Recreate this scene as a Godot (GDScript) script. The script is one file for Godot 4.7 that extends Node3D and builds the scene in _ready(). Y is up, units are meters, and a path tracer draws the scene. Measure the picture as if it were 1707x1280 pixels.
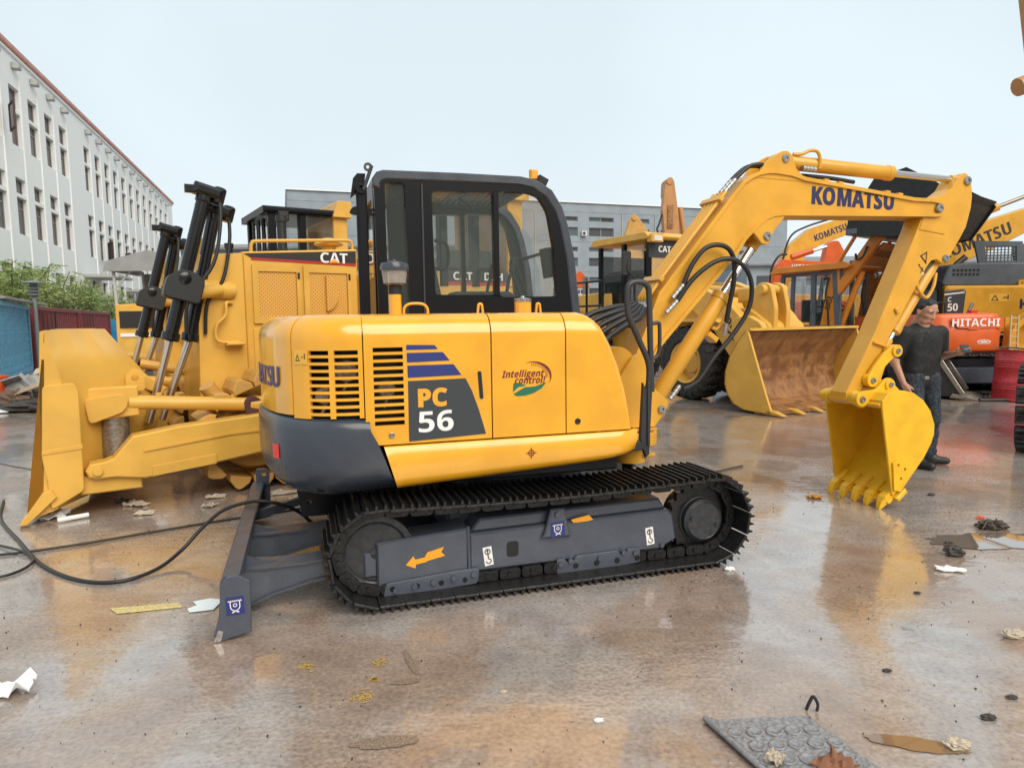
extends Node3D

# ---------------------------------------------------------------- mesh helper
class MB:
	var st := SurfaceTool.new()
	var grp := 1
	func _init():
		st.begin(Mesh.PRIMITIVE_TRIANGLES)
		flat()
	func flat():
		st.set_smooth_group(-1)
	func soft():
		grp += 1
		st.set_smooth_group(grp)
	func tri(a: Vector3, b: Vector3, c: Vector3):
		st.add_vertex(a); st.add_vertex(b); st.add_vertex(c)
	func quad(a: Vector3, b: Vector3, c: Vector3, d: Vector3):
		tri(a, b, c); tri(a, c, d)
	# quad whose front looks away from point o
	func qo(a: Vector3, b: Vector3, c: Vector3, d: Vector3, o: Vector3):
		var n := (c - a).cross(b - a)
		if n.length() < 1e-10: n = (d - a).cross(c - a)
		if n.dot((a + b + c + d) * 0.25 - o) < 0: quad(d, c, b, a)
		else: quad(a, b, c, d)
	func prism(pin, z0: float, z1: float, T := Transform3D.IDENTITY, bev := 0.0, caps := true):
		if pin is Array and pin.size() > 0 and pin[0] is PackedVector2Array:
			plate(pin, z0, z1, T)
			return
		var p := PackedVector2Array(pin)
		var n := p.size()
		var area := 0.0
		for i in n: area += p[i].cross(p[(i + 1) % n])
		if area < 0: p.reverse()
		var rings := []
		if bev > 0.0:
			var q := MB.inset(p, bev)
			if Geometry2D.triangulate_polygon(q).is_empty(): q = MB.inset(p, bev * 0.3)
			if Geometry2D.triangulate_polygon(q).is_empty(): q = p
			rings = [[q, z0], [p, z0 + bev], [p, z1 - bev], [q, z1]]
		else:
			rings = [[p, z0], [p, z1]]
		for k in rings.size() - 1:
			var A = rings[k][0]; var B = rings[k + 1][0]
			var za: float = rings[k][1]; var zb: float = rings[k + 1][1]
			for i in n:
				var j := (i + 1) % n
				quad(T * Vector3(A[i].x, A[i].y, za), T * Vector3(B[i].x, B[i].y, zb), T * Vector3(B[j].x, B[j].y, zb), T * Vector3(A[j].x, A[j].y, za))
		if caps:
			var e: PackedVector2Array = rings[0][0]
			var idx := Geometry2D.triangulate_polygon(e)
			for k in range(0, idx.size(), 3):
				var a := e[idx[k]]; var b := e[idx[k + 1]]; var c := e[idx[k + 2]]
				if (b - a).cross(c - a) < 0:
					var t := b; b = c; c = t
				tri(T * Vector3(a.x, a.y, z1), T * Vector3(c.x, c.y, z1), T * Vector3(b.x, b.y, z1))
				tri(T * Vector3(a.x, a.y, z0), T * Vector3(b.x, b.y, z0), T * Vector3(c.x, c.y, z0))
	# plate with holes, cut into upright slabs
	func plate(loops: Array, z0: float, z1: float, T: Transform3D):
		var xs := []
		for l in loops:
			var n: int = l.size()
			for i in n:
				var a: Vector2 = l[i]; var c: Vector2 = l[(i + 1) % n]
				xs.append(a.x)
				quad(T * Vector3(a.x, a.y, z0), T * Vector3(a.x, a.y, z1), T * Vector3(c.x, c.y, z1), T * Vector3(c.x, c.y, z0))
		xs.sort()
		for k in xs.size() - 1:
			var u: float = xs[k]; var v: float = xs[k + 1]
			if v - u < 1e-5: continue
			var cuts := []
			var mid := (u + v) * 0.5
			for l in loops:
				var n: int = l.size()
				for i in n:
					var a: Vector2 = l[i]; var c: Vector2 = l[(i + 1) % n]
					if (a.x < mid) != (c.x < mid):
						var s := (c.y - a.y) / (c.x - a.x)
						cuts.append([a.y + s * (mid - a.x), a.y + s * (u - a.x), a.y + s * (v - a.x)])
			cuts.sort_custom(func(p, q): return p[0] < q[0])
			for i in range(0, cuts.size() - 1, 2):
				var A: Array = cuts[i]; var B: Array = cuts[i + 1]
				quad(T * Vector3(u, A[1], z1), T * Vector3(u, B[1], z1), T * Vector3(v, B[2], z1), T * Vector3(v, A[2], z1))
				quad(T * Vector3(u, B[1], z0), T * Vector3(u, A[1], z0), T * Vector3(v, A[2], z0), T * Vector3(v, B[2], z0))
	static func inset(p: PackedVector2Array, d: float) -> PackedVector2Array:
		var n := p.size()
		var out := PackedVector2Array()
		for i in n:
			var e1 := (p[i] - p[(i + n - 1) % n]).normalized()
			var e2 := (p[(i + 1) % n] - p[i]).normalized()
			var n1 := Vector2(-e1.y, e1.x); var n2 := Vector2(-e2.y, e2.x)
			out.append(p[i] + (n1 + n2) * (d / maxf(0.35, 1.0 + n1.dot(n2))))
		return out
	func box(c: Vector3, s: Vector3, bev := 0.0, B := Basis.IDENTITY):
		var h := s * 0.5
		prism([Vector2(-h.x, -h.y), Vector2(h.x, -h.y), Vector2(h.x, h.y), Vector2(-h.x, h.y)], -h.z, h.z, Transform3D(B, c), minf(bev, minf(h.x, minf(h.y, h.z)) * 0.9))
	static func along(a: Vector3, b: Vector3) -> Basis:
		var y := (b - a).normalized()
		var x := y.cross(Vector3(0, 0, 1) if absf(y.z) < 0.9 else Vector3(1, 0, 0)).normalized()
		return Basis(x, y, x.cross(y))
	# beam of rectangular section between two points
	func beam(a: Vector3, b: Vector3, w: float, d: float, bev := 0.0):
		box((a + b) * 0.5, Vector3(w, (b - a).length(), d), bev, MB.along(a, b))
	func cyl(a: Vector3, b: Vector3, r: float, segs := 16, r2 := -1.0, cap := true):
		if r2 < 0: r2 = r
		var l := (b - a).length()
		var pr := [Vector2(r, 0), Vector2(r2, l)]
		lathe(pr, Transform3D(MB.along(a, b), a), segs, cap)
	# rod with chamfered ends
	func rod(a: Vector3, b: Vector3, r: float, segs := 16, ch := 0.004):
		var l := (b - a).length()
		lathe([Vector2(r - ch, 0), Vector2(r, ch), Vector2(r, l - ch), Vector2(r - ch, l)], Transform3D(MB.along(a, b), a), segs, true)
	# profile of (radius, height) turned about local y
	func lathe(pr: Array, T: Transform3D, segs := 24, cap := true, split := 0.6):
		var n := pr.size()
		soft()
		for k in n - 1:
			var a: Vector2 = pr[k]; var b: Vector2 = pr[k + 1]
			if k > 0:
				var z: Vector2 = pr[k - 1]
				if absf((a - z).angle_to(b - a)) > split: soft()
			for i in segs:
				var t0 := TAU * i / segs; var t1 := TAU * (i + 1) / segs
				var d0 := Vector3(cos(t0), 0, sin(t0)); var d1 := Vector3(cos(t1), 0, sin(t1))
				var A := T * (d0 * a.x + Vector3.UP * a.y); var B := T * (d1 * a.x + Vector3.UP * a.y)
				var C := T * (d1 * b.x + Vector3.UP * b.y); var D := T * (d0 * b.x + Vector3.UP * b.y)
				if a.x < 1e-6: tri(A, C, D)
				elif b.x < 1e-6: tri(A, B, C)
				else: quad(A, B, C, D)
		flat()
		if cap:
			for e in [0, n - 1]:
				var a: Vector2 = pr[e]
				if a.x < 1e-6: continue
				var c := T * (Vector3.UP * a.y)
				for i in segs:
					var t0 := TAU * i / segs; var t1 := TAU * (i + 1) / segs
					var A := T * Vector3(cos(t0) * a.x, a.y, sin(t0) * a.x); var B := T * Vector3(cos(t1) * a.x, a.y, sin(t1) * a.x)
					if e == 0: tri(c, B, A)
					else: tri(c, A, B)
	func tube(pin: Array, r: float, segs := 8, cap := true):
		var n := pin.size()
		soft()
		var up := Vector3(0.13, 0.97, 0.2)
		var rings := []
		var x := Vector3.ZERO
		for i in n:
			var d: Vector3 = (pin[mini(i + 1, n - 1)] - pin[maxi(i - 1, 0)]).normalized()
			if i == 0:
				x = d.cross(up if absf(d.dot(up)) < 0.9 else Vector3(1, 0, 0)).normalized()
			else:
				x = (x - d * x.dot(d)).normalized()
			var y := d.cross(x)
			var ring := []
			for k in segs:
				var t := TAU * k / segs
				ring.append(pin[i] + (x * cos(t) + y * sin(t)) * r)
			rings.append(ring)
		for i in n - 1:
			for k in segs:
				var j := (k + 1) % segs
				quad(rings[i][k], rings[i + 1][k], rings[i + 1][j], rings[i][j])
		flat()
		if cap:
			for k in range(1, segs - 1):
				tri(rings[0][0], rings[0][k], rings[0][k + 1])
				tri(rings[n - 1][0], rings[n - 1][k + 1], rings[n - 1][k])
	# grid of points, rows x columns, smooth
	func grid(g: Array, o: Vector3, is_soft := true):
		if is_soft: soft()
		for i in g.size() - 1:
			for j in g[i].size() - 1:
				qo(g[i][j], g[i][j + 1], g[i + 1][j + 1], g[i + 1][j], o)
		flat()
	func done() -> ArrayMesh:
		st.generate_normals()
		return st.commit()

func V2(a: Array) -> PackedVector2Array:
	var p := PackedVector2Array()
	for i in range(0, a.size(), 2): p.append(Vector2(a[i], a[i + 1]))
	return p
func rect(x0: float, y0: float, x1: float, y1: float) -> PackedVector2Array:
	return V2([x0, y0, x1, y0, x1, y1, x0, y1])
func ccw(p: PackedVector2Array) -> PackedVector2Array:
	var a := 0.0
	for i in p.size(): a += p[i].cross(p[(i + 1) % p.size()])
	if a < 0: p.reverse()
	return p
# rounded corners
func rnd(p: PackedVector2Array, r: float, seg := 4) -> PackedVector2Array:
	var out := PackedVector2Array()
	var n := p.size()
	for i in n:
		var a := p[(i + n - 1) % n]; var b := p[i]; var c := p[(i + 1) % n]
		var d := minf(r, minf((a - b).length(), (c - b).length()) * 0.45)
		var s := b + (a - b).normalized() * d; var e := b + (c - b).normalized() * d
		for k in seg + 1:
			var t := float(k) / seg
			out.append(s * (1 - t) * (1 - t) + b * 2 * t * (1 - t) + e * t * t)
	return out
# an outline with holes, for prism()
func holed(outer: PackedVector2Array, holes: Array) -> Array:
	var r := [ccw(outer.duplicate())]
	for h in holes:
		var q := ccw(PackedVector2Array(h)); q.reverse()
		r.append(q)
	return r
func smooth3(pts: Array, n := 6) -> Array:
	var c := Curve3D.new()
	for i in pts.size():
		var t: Vector3 = (pts[mini(i + 1, pts.size() - 1)] - pts[maxi(i - 1, 0)]) / 6.0
		c.add_point(pts[i], -t, t)
	var out := []
	for i in pts.size() - 1:
		for k in n: out.append(c.sample(i, float(k) / n))
	out.append(pts[-1])
	return out
func circ(cx: float, cy: float, r: float, n := 16) -> PackedVector2Array:
	var p := PackedVector2Array()
	for k in n: p.append(Vector2(cx + r * cos(TAU * k / n), cy + r * sin(TAU * k / n)))
	return p

# ---------------------------------------------------------------- objects
var taken := {}
func numbered(called: String) -> String:
	var k: int = taken.get(called, -1) + 1
	taken[called] = k
	return called if k == 0 else "%s_%03d" % [called, k]
func thing(called: String, label: String, category: String, at := Vector3.ZERO, turn := 0.0, group := "") -> Node3D:
	var o := Node3D.new()
	o.name = numbered(called)
	add_child(o)
	o.position = at
	o.rotation_degrees.y = turn
	o.set_meta("label", label); o.set_meta("category", category)
	if group: o.set_meta("group", group)
	return o
func mi(called: String, mesh: Mesh, m: Material, parent: Node) -> MeshInstance3D:
	var o := MeshInstance3D.new()
	o.mesh = mesh
	o.material_override = m
	o.name = called if parent != self else numbered(called)
	parent.add_child(o, true)
	return o
func part(called: String, b: MB, m: Material, parent: Node) -> MeshInstance3D:
	return mi(called, b.done(), m, parent)
func whole(called: String, b: MB, m: Material, label: String, category: String, group := "", at := Vector3.ZERO, turn := 0.0) -> MeshInstance3D:
	var o := mi(called, b.done(), m, self)
	o.position = at; o.rotation_degrees.y = turn
	o.set_meta("label", label); o.set_meta("category", category)
	if group: o.set_meta("group", group)
	return o
func setting(called: String, mesh: Mesh, m: Material, kind := "structure") -> MeshInstance3D:
	var o := mi(called, mesh, m, self)
	o.set_meta("kind", kind)
	return o
var font_bold: SystemFont
var font_serif: SystemFont
var font_heavy: FontVariation
func text(called: String, s: String, h: float, m: Material, parent: Node, T: Transform3D, wide := 1.0, depth := 0.004, f: Font = null) -> MeshInstance3D:
	var t := TextMesh.new()
	t.text = s
	t.font = f if f else font_bold
	t.font_size = 64
	t.pixel_size = h / 46.0
	t.depth = depth
	t.curve_step = 2.0
	var o := mi(called, t, m, parent)
	o.transform = T * Transform3D(Basis.from_scale(Vector3(wide, 1, 1)), Vector3.ZERO)
	return o
func XF(x: float, y: float, z: float, ry := 0.0, rz := 0.0, rx := 0.0) -> Transform3D:
	return Transform3D(Basis.from_euler(Vector3(deg_to_rad(rx), deg_to_rad(ry), deg_to_rad(rz))), Vector3(x, y, z))

# ---------------------------------------------------------------- materials
var M := {}
func noise_tex(sz: int, fr: float, oct: int, seed_: int, lo: float, hi: float, normal := false, bump := 2.0, type := FastNoiseLite.TYPE_SIMPLEX_SMOOTH) -> ImageTexture:
	var n := FastNoiseLite.new()
	n.noise_type = type
	n.frequency = fr; n.fractal_octaves = oct; n.seed = seed_
	var im := n.get_seamless_image(sz, sz, false, false, 0.15, true)
	im.convert(Image.FORMAT_L8)
	if normal:
		im.convert(Image.FORMAT_RGBA8)
		im.bump_map_to_normal_map(bump)
		return ImageTexture.create_from_image(im)
	var d := im.get_data()
	var e := PackedByteArray(); e.resize(d.size())
	for i in d.size(): e[i] = int(clampf(lerpf(lo, hi, smoothstep(0.2, 0.8, d[i] / 255.0)), 0, 1) * 255)
	return ImageTexture.create_from_image(Image.create_from_data(sz, sz, false, Image.FORMAT_L8, e))
func C(r: float, g: float, b: float) -> Color:
	return Color(r, g, b).linear_to_srgb()
var T_GRIME; var T_FINE; var T_ROUGH; var T_BUMP; var T_STREAK; var T_COARSE
func mat(key: String, c: Color, rough := 0.5, metal := 0.0, grime := 0, scale := 1.0, bump := 0.0) -> StandardMaterial3D:
	var m := StandardMaterial3D.new()
	m.resource_name = key
	m.albedo_color = c
	m.roughness = rough
	m.metallic = metal
	if grime > 0:
		m.uv1_triplanar = true
		m.uv1_scale = Vector3.ONE * scale
		m.albedo_texture = [null, T_GRIME, T_FINE, T_STREAK, T_COARSE][grime]
		m.roughness_texture = T_ROUGH
		if bump > 0:
			m.normal_enabled = true
			m.normal_texture = T_BUMP
			m.normal_scale = bump
	M[key] = m
	return m
func ramp_tex(sz: int, fr: float, oct: int, seed_: int, cols: Array, stops: Array, type := FastNoiseLite.TYPE_SIMPLEX_SMOOTH, stretch := 1.0) -> ImageTexture:
	var n := FastNoiseLite.new()
	n.noise_type = type
	n.frequency = fr; n.fractal_octaves = oct; n.seed = seed_
	var im := n.get_seamless_image(sz, int(sz / stretch), false, false, 0.15, true)
	if stretch != 1.0: im.resize(sz, sz, Image.INTERPOLATE_BILINEAR)
	im.convert(Image.FORMAT_L8)
	var g := Gradient.new()
	g.offsets = PackedFloat32Array(stops)
	var cc := PackedColorArray()
	for c in cols: cc.append(c)
	g.colors = cc
	var lut := []
	for i in 256: lut.append(g.sample(i / 255.0))
	var d := im.get_data()
	var e := PackedByteArray(); e.resize(d.size() * 3)
	for i in d.size():
		var c: Color = lut[d[i]]
		e[i * 3] = int(c.r * 255); e[i * 3 + 1] = int(c.g * 255); e[i * 3 + 2] = int(c.b * 255)
	return ImageTexture.create_from_image(Image.create_from_data(sz, sz, false, Image.FORMAT_RGB8, e))

func make_materials():
	font_bold = SystemFont.new(); font_bold.font_names = PackedStringArray(["Droid Sans"]); font_bold.font_weight = 700
	font_serif = SystemFont.new(); font_serif.font_names = PackedStringArray(["Droid Serif"]); font_serif.font_weight = 700
	font_heavy = FontVariation.new(); font_heavy.base_font = font_bold; font_heavy.variation_embolden = 0.9
	T_GRIME = noise_tex(512, 0.008, 5, 3, 0.94, 1.0)
	T_FINE = noise_tex(512, 0.03, 5, 7, 0.80, 1.0)
	T_COARSE = noise_tex(512, 0.012, 6, 17, 0.45, 1.0)
	T_ROUGH = noise_tex(512, 0.012, 4, 11, 0.75, 1.0)
	T_BUMP = noise_tex(512, 0.04, 4, 13, 0, 1, true, 3.0)
	T_STREAK = noise_tex(512, 0.02, 5, 5, 0.6, 1.0)
	mat("paint", C(0.82, 0.395, 0.017), 0.28, 0.0, 1, 0.6).clearcoat_enabled = true
	M.paint.clearcoat = 0.6; M.paint.clearcoat_roughness = 0.12
	mat("boom_paint", C(0.73, 0.375, 0.036), 0.36, 0.0, 1, 0.6)
	mat("bucket_paint", C(0.84, 0.475, 0.018), 0.4, 0.0, 1, 0.9, 0.15)
	mat("cat_paint", C(0.71, 0.405, 0.07), 0.42, 0.0, 1, 0.5)
	mat("cat_dull", C(0.60, 0.33, 0.08), 0.55, 0.0, 1, 0.7)
	mat("orange_paint", C(0.72, 0.26, 0.03), 0.45, 0.0, 1, 0.5)
	mat("red_orange", C(0.72, 0.12, 0.02), 0.4, 0.0, 1, 0.5)
	mat("old_orange", C(0.52, 0.26, 0.10), 0.55, 0.0, 1, 0.5)
	mat("dark_paint", C(0.048, 0.058, 0.078), 0.30, 0.0, 1, 0.8)
	mat("frame_paint", C(0.066, 0.078, 0.105), 0.38, 0.0, 1, 1.2, 0.2)
	mat("grey_paint", C(0.10, 0.125, 0.15), 0.45, 0.0, 1, 0.8)
	mat("black_paint", C(0.008, 0.009, 0.012), 0.3).metallic_specular = 0.3
	mat("black_dull", C(0.012, 0.012, 0.013), 0.7)
	mat("rail_paint", C(0.03, 0.032, 0.038), 0.4)
	mat("shoe_steel", C(0.022, 0.022, 0.024), 0.42, 0.3, 2, 2.0, 0.5)
	mat("rubber", C(0.03, 0.03, 0.032), 0.75, 0.0, 2, 1.5, 0.4)
	mat("hose", C(0.012, 0.012, 0.013), 0.45)
	mat("chrome", C(0.72, 0.73, 0.75), 0.12, 1.0)
	mat("steel", C(0.50, 0.50, 0.50), 0.35, 0.9, 2, 3.0)
	mat("dirty_steel", C(0.36, 0.31, 0.26), 0.45, 0.7, 2, 2.0)
	mat("blue_decal", C(0.018, 0.03, 0.17), 0.4)
	mat("navy_decal", C(0.018, 0.02, 0.09), 0.4)
	mat("charcoal_decal", C(0.035, 0.043, 0.052), 0.42)
	mat("white_decal", C(0.78, 0.78, 0.78), 0.45)
	mat("orange_decal", C(0.85, 0.36, 0.02), 0.4)
	mat("red_decal", C(0.70, 0.03, 0.02), 0.35)
	mat("maroon_decal", C(0.16, 0.012, 0.02), 0.4)
	mat("green_decal", C(0.01, 0.14, 0.08), 0.4)
	mat("stripe_red", C(0.42, 0.02, 0.03), 0.4)
	mat("black_decal", C(0.02, 0.016, 0.016), 0.45)
	mat("warn_yellow", C(0.80, 0.45, 0.06), 0.45)
	var g := mat("glass", C(0.10, 0.15, 0.14), 0.01)
	g.transparency = BaseMaterial3D.TRANSPARENCY_ALPHA; g.albedo_color.a = 0.10; g.metallic_specular = 0.45
	g = mat("clear_plastic", C(0.55, 0.5, 0.46), 0.08)
	g.transparency = BaseMaterial3D.TRANSPARENCY_ALPHA; g.albedo_color.a = 0.4
	mat("lens", C(0.75, 0.72, 0.68), 0.15, 0.3)
	mat("white_plastic", C(0.72, 0.73, 0.74), 0.5, 0.0, 1, 2.0)
	mat("seat_cloth", C(0.02, 0.022, 0.026), 0.85)
	mat("fitting", C(0.42, 0.42, 0.42), 0.42, 0.8)
	mat("wheel_dark", C(0.036, 0.04, 0.048), 0.45, 0.0, 2, 1.2, 0.2)
	mat("rag", C(0.09, 0.035, 0.03), 0.9)
	mat("black_gloss", C(0.008, 0.009, 0.011), 0.18)
	mat("black_dull2", C(0.014, 0.015, 0.017), 0.5)
	mat("black_matt", C(0.012, 0.014, 0.016), 0.6, 0.0, 2, 1.0)
	mat("chrome_dull", C(0.60, 0.57, 0.54), 0.3, 1.0)
	mat("warn_pale", C(0.55, 0.40, 0.22), 0.6)
	mat("dark_steel", C(0.045, 0.042, 0.04), 0.55, 0.4, 2, 1.5, 0.4)
	mat("track_rusty", C(0.09, 0.085, 0.085), 0.6, 0.4, 4, 1.5, 0.6)
	var ru := mat("rust", Color(1, 1, 1), 0.62, 0.0, 1, 0.4, 0.25)
	ru.albedo_texture = ramp_tex(512, 0.012, 6, 71, [C(0.17, 0.075, 0.032), C(0.27, 0.125, 0.045), C(0.35, 0.18, 0.065), C(0.20, 0.10, 0.055)], [0.25, 0.45, 0.6, 0.8])
	# punched sheet: rows of small round holes
	var im := Image.create(64, 64, false, Image.FORMAT_RGB8)
	im.fill(C(0.66, 0.34, 0.06))
	for q in [[16, 16], [48, 48]]:
		for y in range(-11, 12):
			for x in range(-11, 12):
				if x * x + y * y < 100: im.set_pixel(q[0] + x, q[1] + y, C(0.26, 0.13, 0.03))
	var pf := mat("perforated", Color(1, 1, 1), 0.5)
	pf.uv1_triplanar = true; pf.uv1_scale = Vector3.ONE * 28.0
	pf.albedo_texture = ImageTexture.create_from_image(im)

# ---------------------------------------------------------------- ground
func n_img(sz: int, fr: float, oct: int, seed_: int, stretch := 1.0, type := FastNoiseLite.TYPE_SIMPLEX_SMOOTH) -> PackedByteArray:
	var n := FastNoiseLite.new()
	n.noise_type = type
	n.frequency = fr; n.fractal_octaves = oct; n.seed = seed_
	var im := n.get_seamless_image(int(sz / stretch), sz, false, false, 0.12, true)
	if stretch != 1.0: im.resize(sz, sz, Image.INTERPOLATE_BILINEAR)
	im.convert(Image.FORMAT_L8)
	return im.get_data()

func make_ground():
	var S := 2048
	var mud := n_img(S, 0.0034, 5, 21)
	var mid := n_img(S, 0.011, 5, 33)
	var fine := n_img(S, 0.16, 3, 45)
	var streak := n_img(S, 0.05, 5, 57, 4.0)
	var wet := n_img(S, 0.0042, 6, 91)
	var col := PackedByteArray(); col.resize(S * S * 3)
	var rou := PackedByteArray(); rou.resize(S * S)
	var hgt := PackedByteArray(); hgt.resize(S * S)
	var cA := Vector3(158, 150, 145); var cB := Vector3(152, 133, 119); var cD := Vector3(114, 100, 90); var cL := Vector3(178, 169, 160)
	# tables for the smooth steps
	var s_mud := PackedFloat32Array(); var s_mid := PackedFloat32Array(); var s_str := PackedFloat32Array(); var s_wet := PackedFloat32Array()
	var s_fleck := PackedFloat32Array(); var s_pit := PackedFloat32Array()
	for i in 256:
		var v := i / 255.0
		s_mud.append(smoothstep(0.38, 0.64, v)); s_mid.append(smoothstep(0.56, 0.76, v)); s_str.append(smoothstep(0.62, 0.85, v)); s_wet.append(0.55 * smoothstep(0.40, 0.60, v) + 0.45 * smoothstep(0.47, 0.515, v))
		s_fleck.append(smoothstep(0.66, 0.74, v)); s_pit.append(smoothstep(0.36, 0.28, v))
	for i in S * S:
		var m := s_mud[mud[i]]
		var k := s_mid[mid[i]]
		var l := s_str[streak[i]]
		var d_ := s_str[255 - streak[i]] * 0.8
		var c := cA.lerp(cB, m).lerp(cD, k * 0.42 + d_ * 0.07).lerp(cL, l * 0.07 + s_fleck[fine[i]] * 0.15).lerp(cD, s_pit[fine[i]] * 0.22)
		var f := (fine[i] - 128) * 0.09 + (mid[i] - 128) * 0.16 + (streak[i] - 128) * 0.02
		col[i * 3] = clampi(int(c.x + f), 0, 255); col[i * 3 + 1] = clampi(int(c.y + f), 0, 255); col[i * 3 + 2] = clampi(int(c.z + f * 0.9), 0, 255)
		var w := s_wet[wet[i]]
		var r := lerpf(0.045, 0.24, w) + (fine[i] - 128) * 0.0007 * (0.3 + w) + k * 0.03
		rou[i] = clampi(int(r * 255), 8, 255)
		hgt[i] = clampi(int(128 + (fine[i] - 128) * (0.03 + 0.24 * w) + (streak[i] - 128) * (0.14 + 0.26 * w) + (mid[i] - 128) * 0.40), 0, 255)
	var m_ := StandardMaterial3D.new()
	m_.resource_name = "wet_concrete"
	m_.albedo_texture = ImageTexture.create_from_image(Image.create_from_data(S, S, false, Image.FORMAT_RGB8, col))
	m_.roughness = 1.0
	m_.roughness_texture = ImageTexture.create_from_image(Image.create_from_data(S, S, false, Image.FORMAT_L8, rou))
	var hi := Image.create_from_data(S, S, false, Image.FORMAT_L8, hgt)
	hi.convert(Image.FORMAT_RGBA8)
	hi.bump_map_to_normal_map(3.0)
	m_.normal_enabled = true
	m_.normal_texture = ImageTexture.create_from_image(hi)
	m_.normal_scale = 0.4
	m_.uv1_triplanar = true; m_.uv1_world_triplanar = true
	m_.uv1_scale = Vector3.ONE / 9.0
	m_.uv1_offset = Vector3(0.31, 0.0, 0.17)
	m_.metallic_specular = 0.95
	m_.clearcoat_enabled = true; m_.clearcoat = 0.7; m_.clearcoat_roughness = 0.16
	M.ground = m_
	var b := MB.new()
	b.quad(Vector3(-160, 0, -220), Vector3(160, 0, -220), Vector3(160, 0, 60), Vector3(-160, 0, 60))
	setting("ground", b.done(), m_)

# irregular sheet of standing water, 4 mm above the ground
func puddle(cx: float, cz: float, rx: float, rz: float, turn: float, seed_: int, m: Material, called := "puddle", rough := 0.35, y := 0.004):
	var n := FastNoiseLite.new(); n.seed = seed_; n.frequency = 1.0; n.fractal_octaves = 4
	var b := MB.new()
	var K := 72
	var pts := []
	for k in K:
		var t := TAU * k / K
		var r := 1.0 + rough * n.get_noise_2d(cos(t) * 1.6, sin(t) * 1.6) + rough * 0.25 * n.get_noise_2d(cos(t) * 5.0, sin(t) * 6.0 + 9.0)
		var p := Vector2(cos(t) * rx * r, sin(t) * rz * r).rotated(deg_to_rad(turn))
		pts.append(Vector3(cx + p.x, y, cz + p.y))
	for k in K: b.qo(Vector3(cx, y, cz), pts[k], pts[(k + 1) % K], pts[(k + 1) % K], Vector3(cx, y - 1, cz))
	return setting(called, b.done(), m)

func make_light():
	var cam := Camera3D.new()
	cam.name = "camera"
	cam.keep_aspect = Camera3D.KEEP_HEIGHT
	cam.fov = 59.05
	cam.near = 0.05; cam.far = 600.0
	add_child(cam)
	cam.position = Vector3(0, 1.46, 0)
	cam.rotation_degrees = Vector3(-5.31, 0, -0.8)
	cam.current = true
	var env := Environment.new()
	env.background_mode = Environment.BG_SKY
	var sky := Sky.new()
	var sm := ProceduralSkyMaterial.new()
	sm.sky_top_color = Color(0.835, 0.895, 0.928)
	sm.sky_horizon_color = Color(0.875, 0.915, 0.935)
	sm.sky_curve = 0.2
	sm.ground_bottom_color = Color(0.50, 0.46, 0.43)
	sm.ground_horizon_color = Color(0.80, 0.84, 0.86)
	sm.sun_angle_max = 1.0
	sm.sun_curve = 0.05
	# thin, barely mottled cloud all round
	var cn := FastNoiseLite.new()
	cn.seed = 8; cn.frequency = 0.006; cn.fractal_octaves = 5
	var ci := cn.get_seamless_image(1024, 512, false, false, 0.2, true)
	ci.convert(Image.FORMAT_L8)
	var cd := ci.get_data()
	var ce := PackedByteArray(); ce.resize(cd.size() * 4)
	for i in cd.size():
		ce[i * 4] = 225; ce[i * 4 + 1] = 235; ce[i * 4 + 2] = 240
		ce[i * 4 + 3] = int(20.0 * smoothstep(0.25, 0.8, cd[i] / 255.0))
	sm.sky_cover = ImageTexture.create_from_image(Image.create_from_data(1024, 512, false, Image.FORMAT_RGBA8, ce))
	sm.sky_cover_modulate = Color(1, 1, 1)
	sky.sky_material = sm
	env.sky = sky
	env.background_energy_multiplier = 0.50
	env.tonemap_mode = Environment.TONE_MAPPER_LINEAR
	env.tonemap_exposure = 2.2
	env.ambient_light_source = Environment.AMBIENT_SOURCE_SKY
	env.sdfgi_enabled = true; env.ssao_enabled = true; env.ssil_enabled = true
	var we := WorldEnvironment.new()
	we.name = "world_environment"
	we.environment = env
	add_child(we)
	var sun := DirectionalLight3D.new()
	sun.name = "sun"
	sun.light_color = Color(1.0, 0.97, 0.92)
	sun.light_energy = 0.5
	sun.light_angular_distance = 50.0
	sun.shadow_enabled = true
	add_child(sun)
	sun.rotation_degrees = Vector3(-42, 32, 0)

# ---------------------------------------------------------------- the small yellow excavator in front (local x forward, z towards the camera)
const HOOD := [0.6, 0.85, -1.0, 0.85, -1.10, 0.843, -1.20, 0.815, -1.29, 0.76, -1.37, 0.675, -1.43, 0.565, -1.475, 0.43, -1.51, 0.28, -1.53, 0.14, -1.537, 0.0, -1.53, -0.14, -1.51, -0.28, -1.475, -0.43, -1.43, -0.565, -1.37, -0.675, -1.29, -0.76, -1.20, -0.815, -1.10, -0.843, -1.0, -0.85, 0.45, -0.85]
var hood_c := Curve2D.new()
var hood_s0 := 0.0
func hood_at(s: float) -> Array:      # point and outward normal; s = 0 at x -1.0, forward positive
	if s >= 0.0: return [Vector2(-1.0 + s, 0.85), Vector2(0, 1)]
	var l := hood_s0 - s
	var p := hood_c.sample_baked(l, true); var q := hood_c.sample_baked(l + 0.02, true); var o := hood_c.sample_baked(l - 0.02, true)
	var d := (q - o).normalized()
	return [p, Vector2(d.y, -d.x) ]
const HR := 0.12
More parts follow.
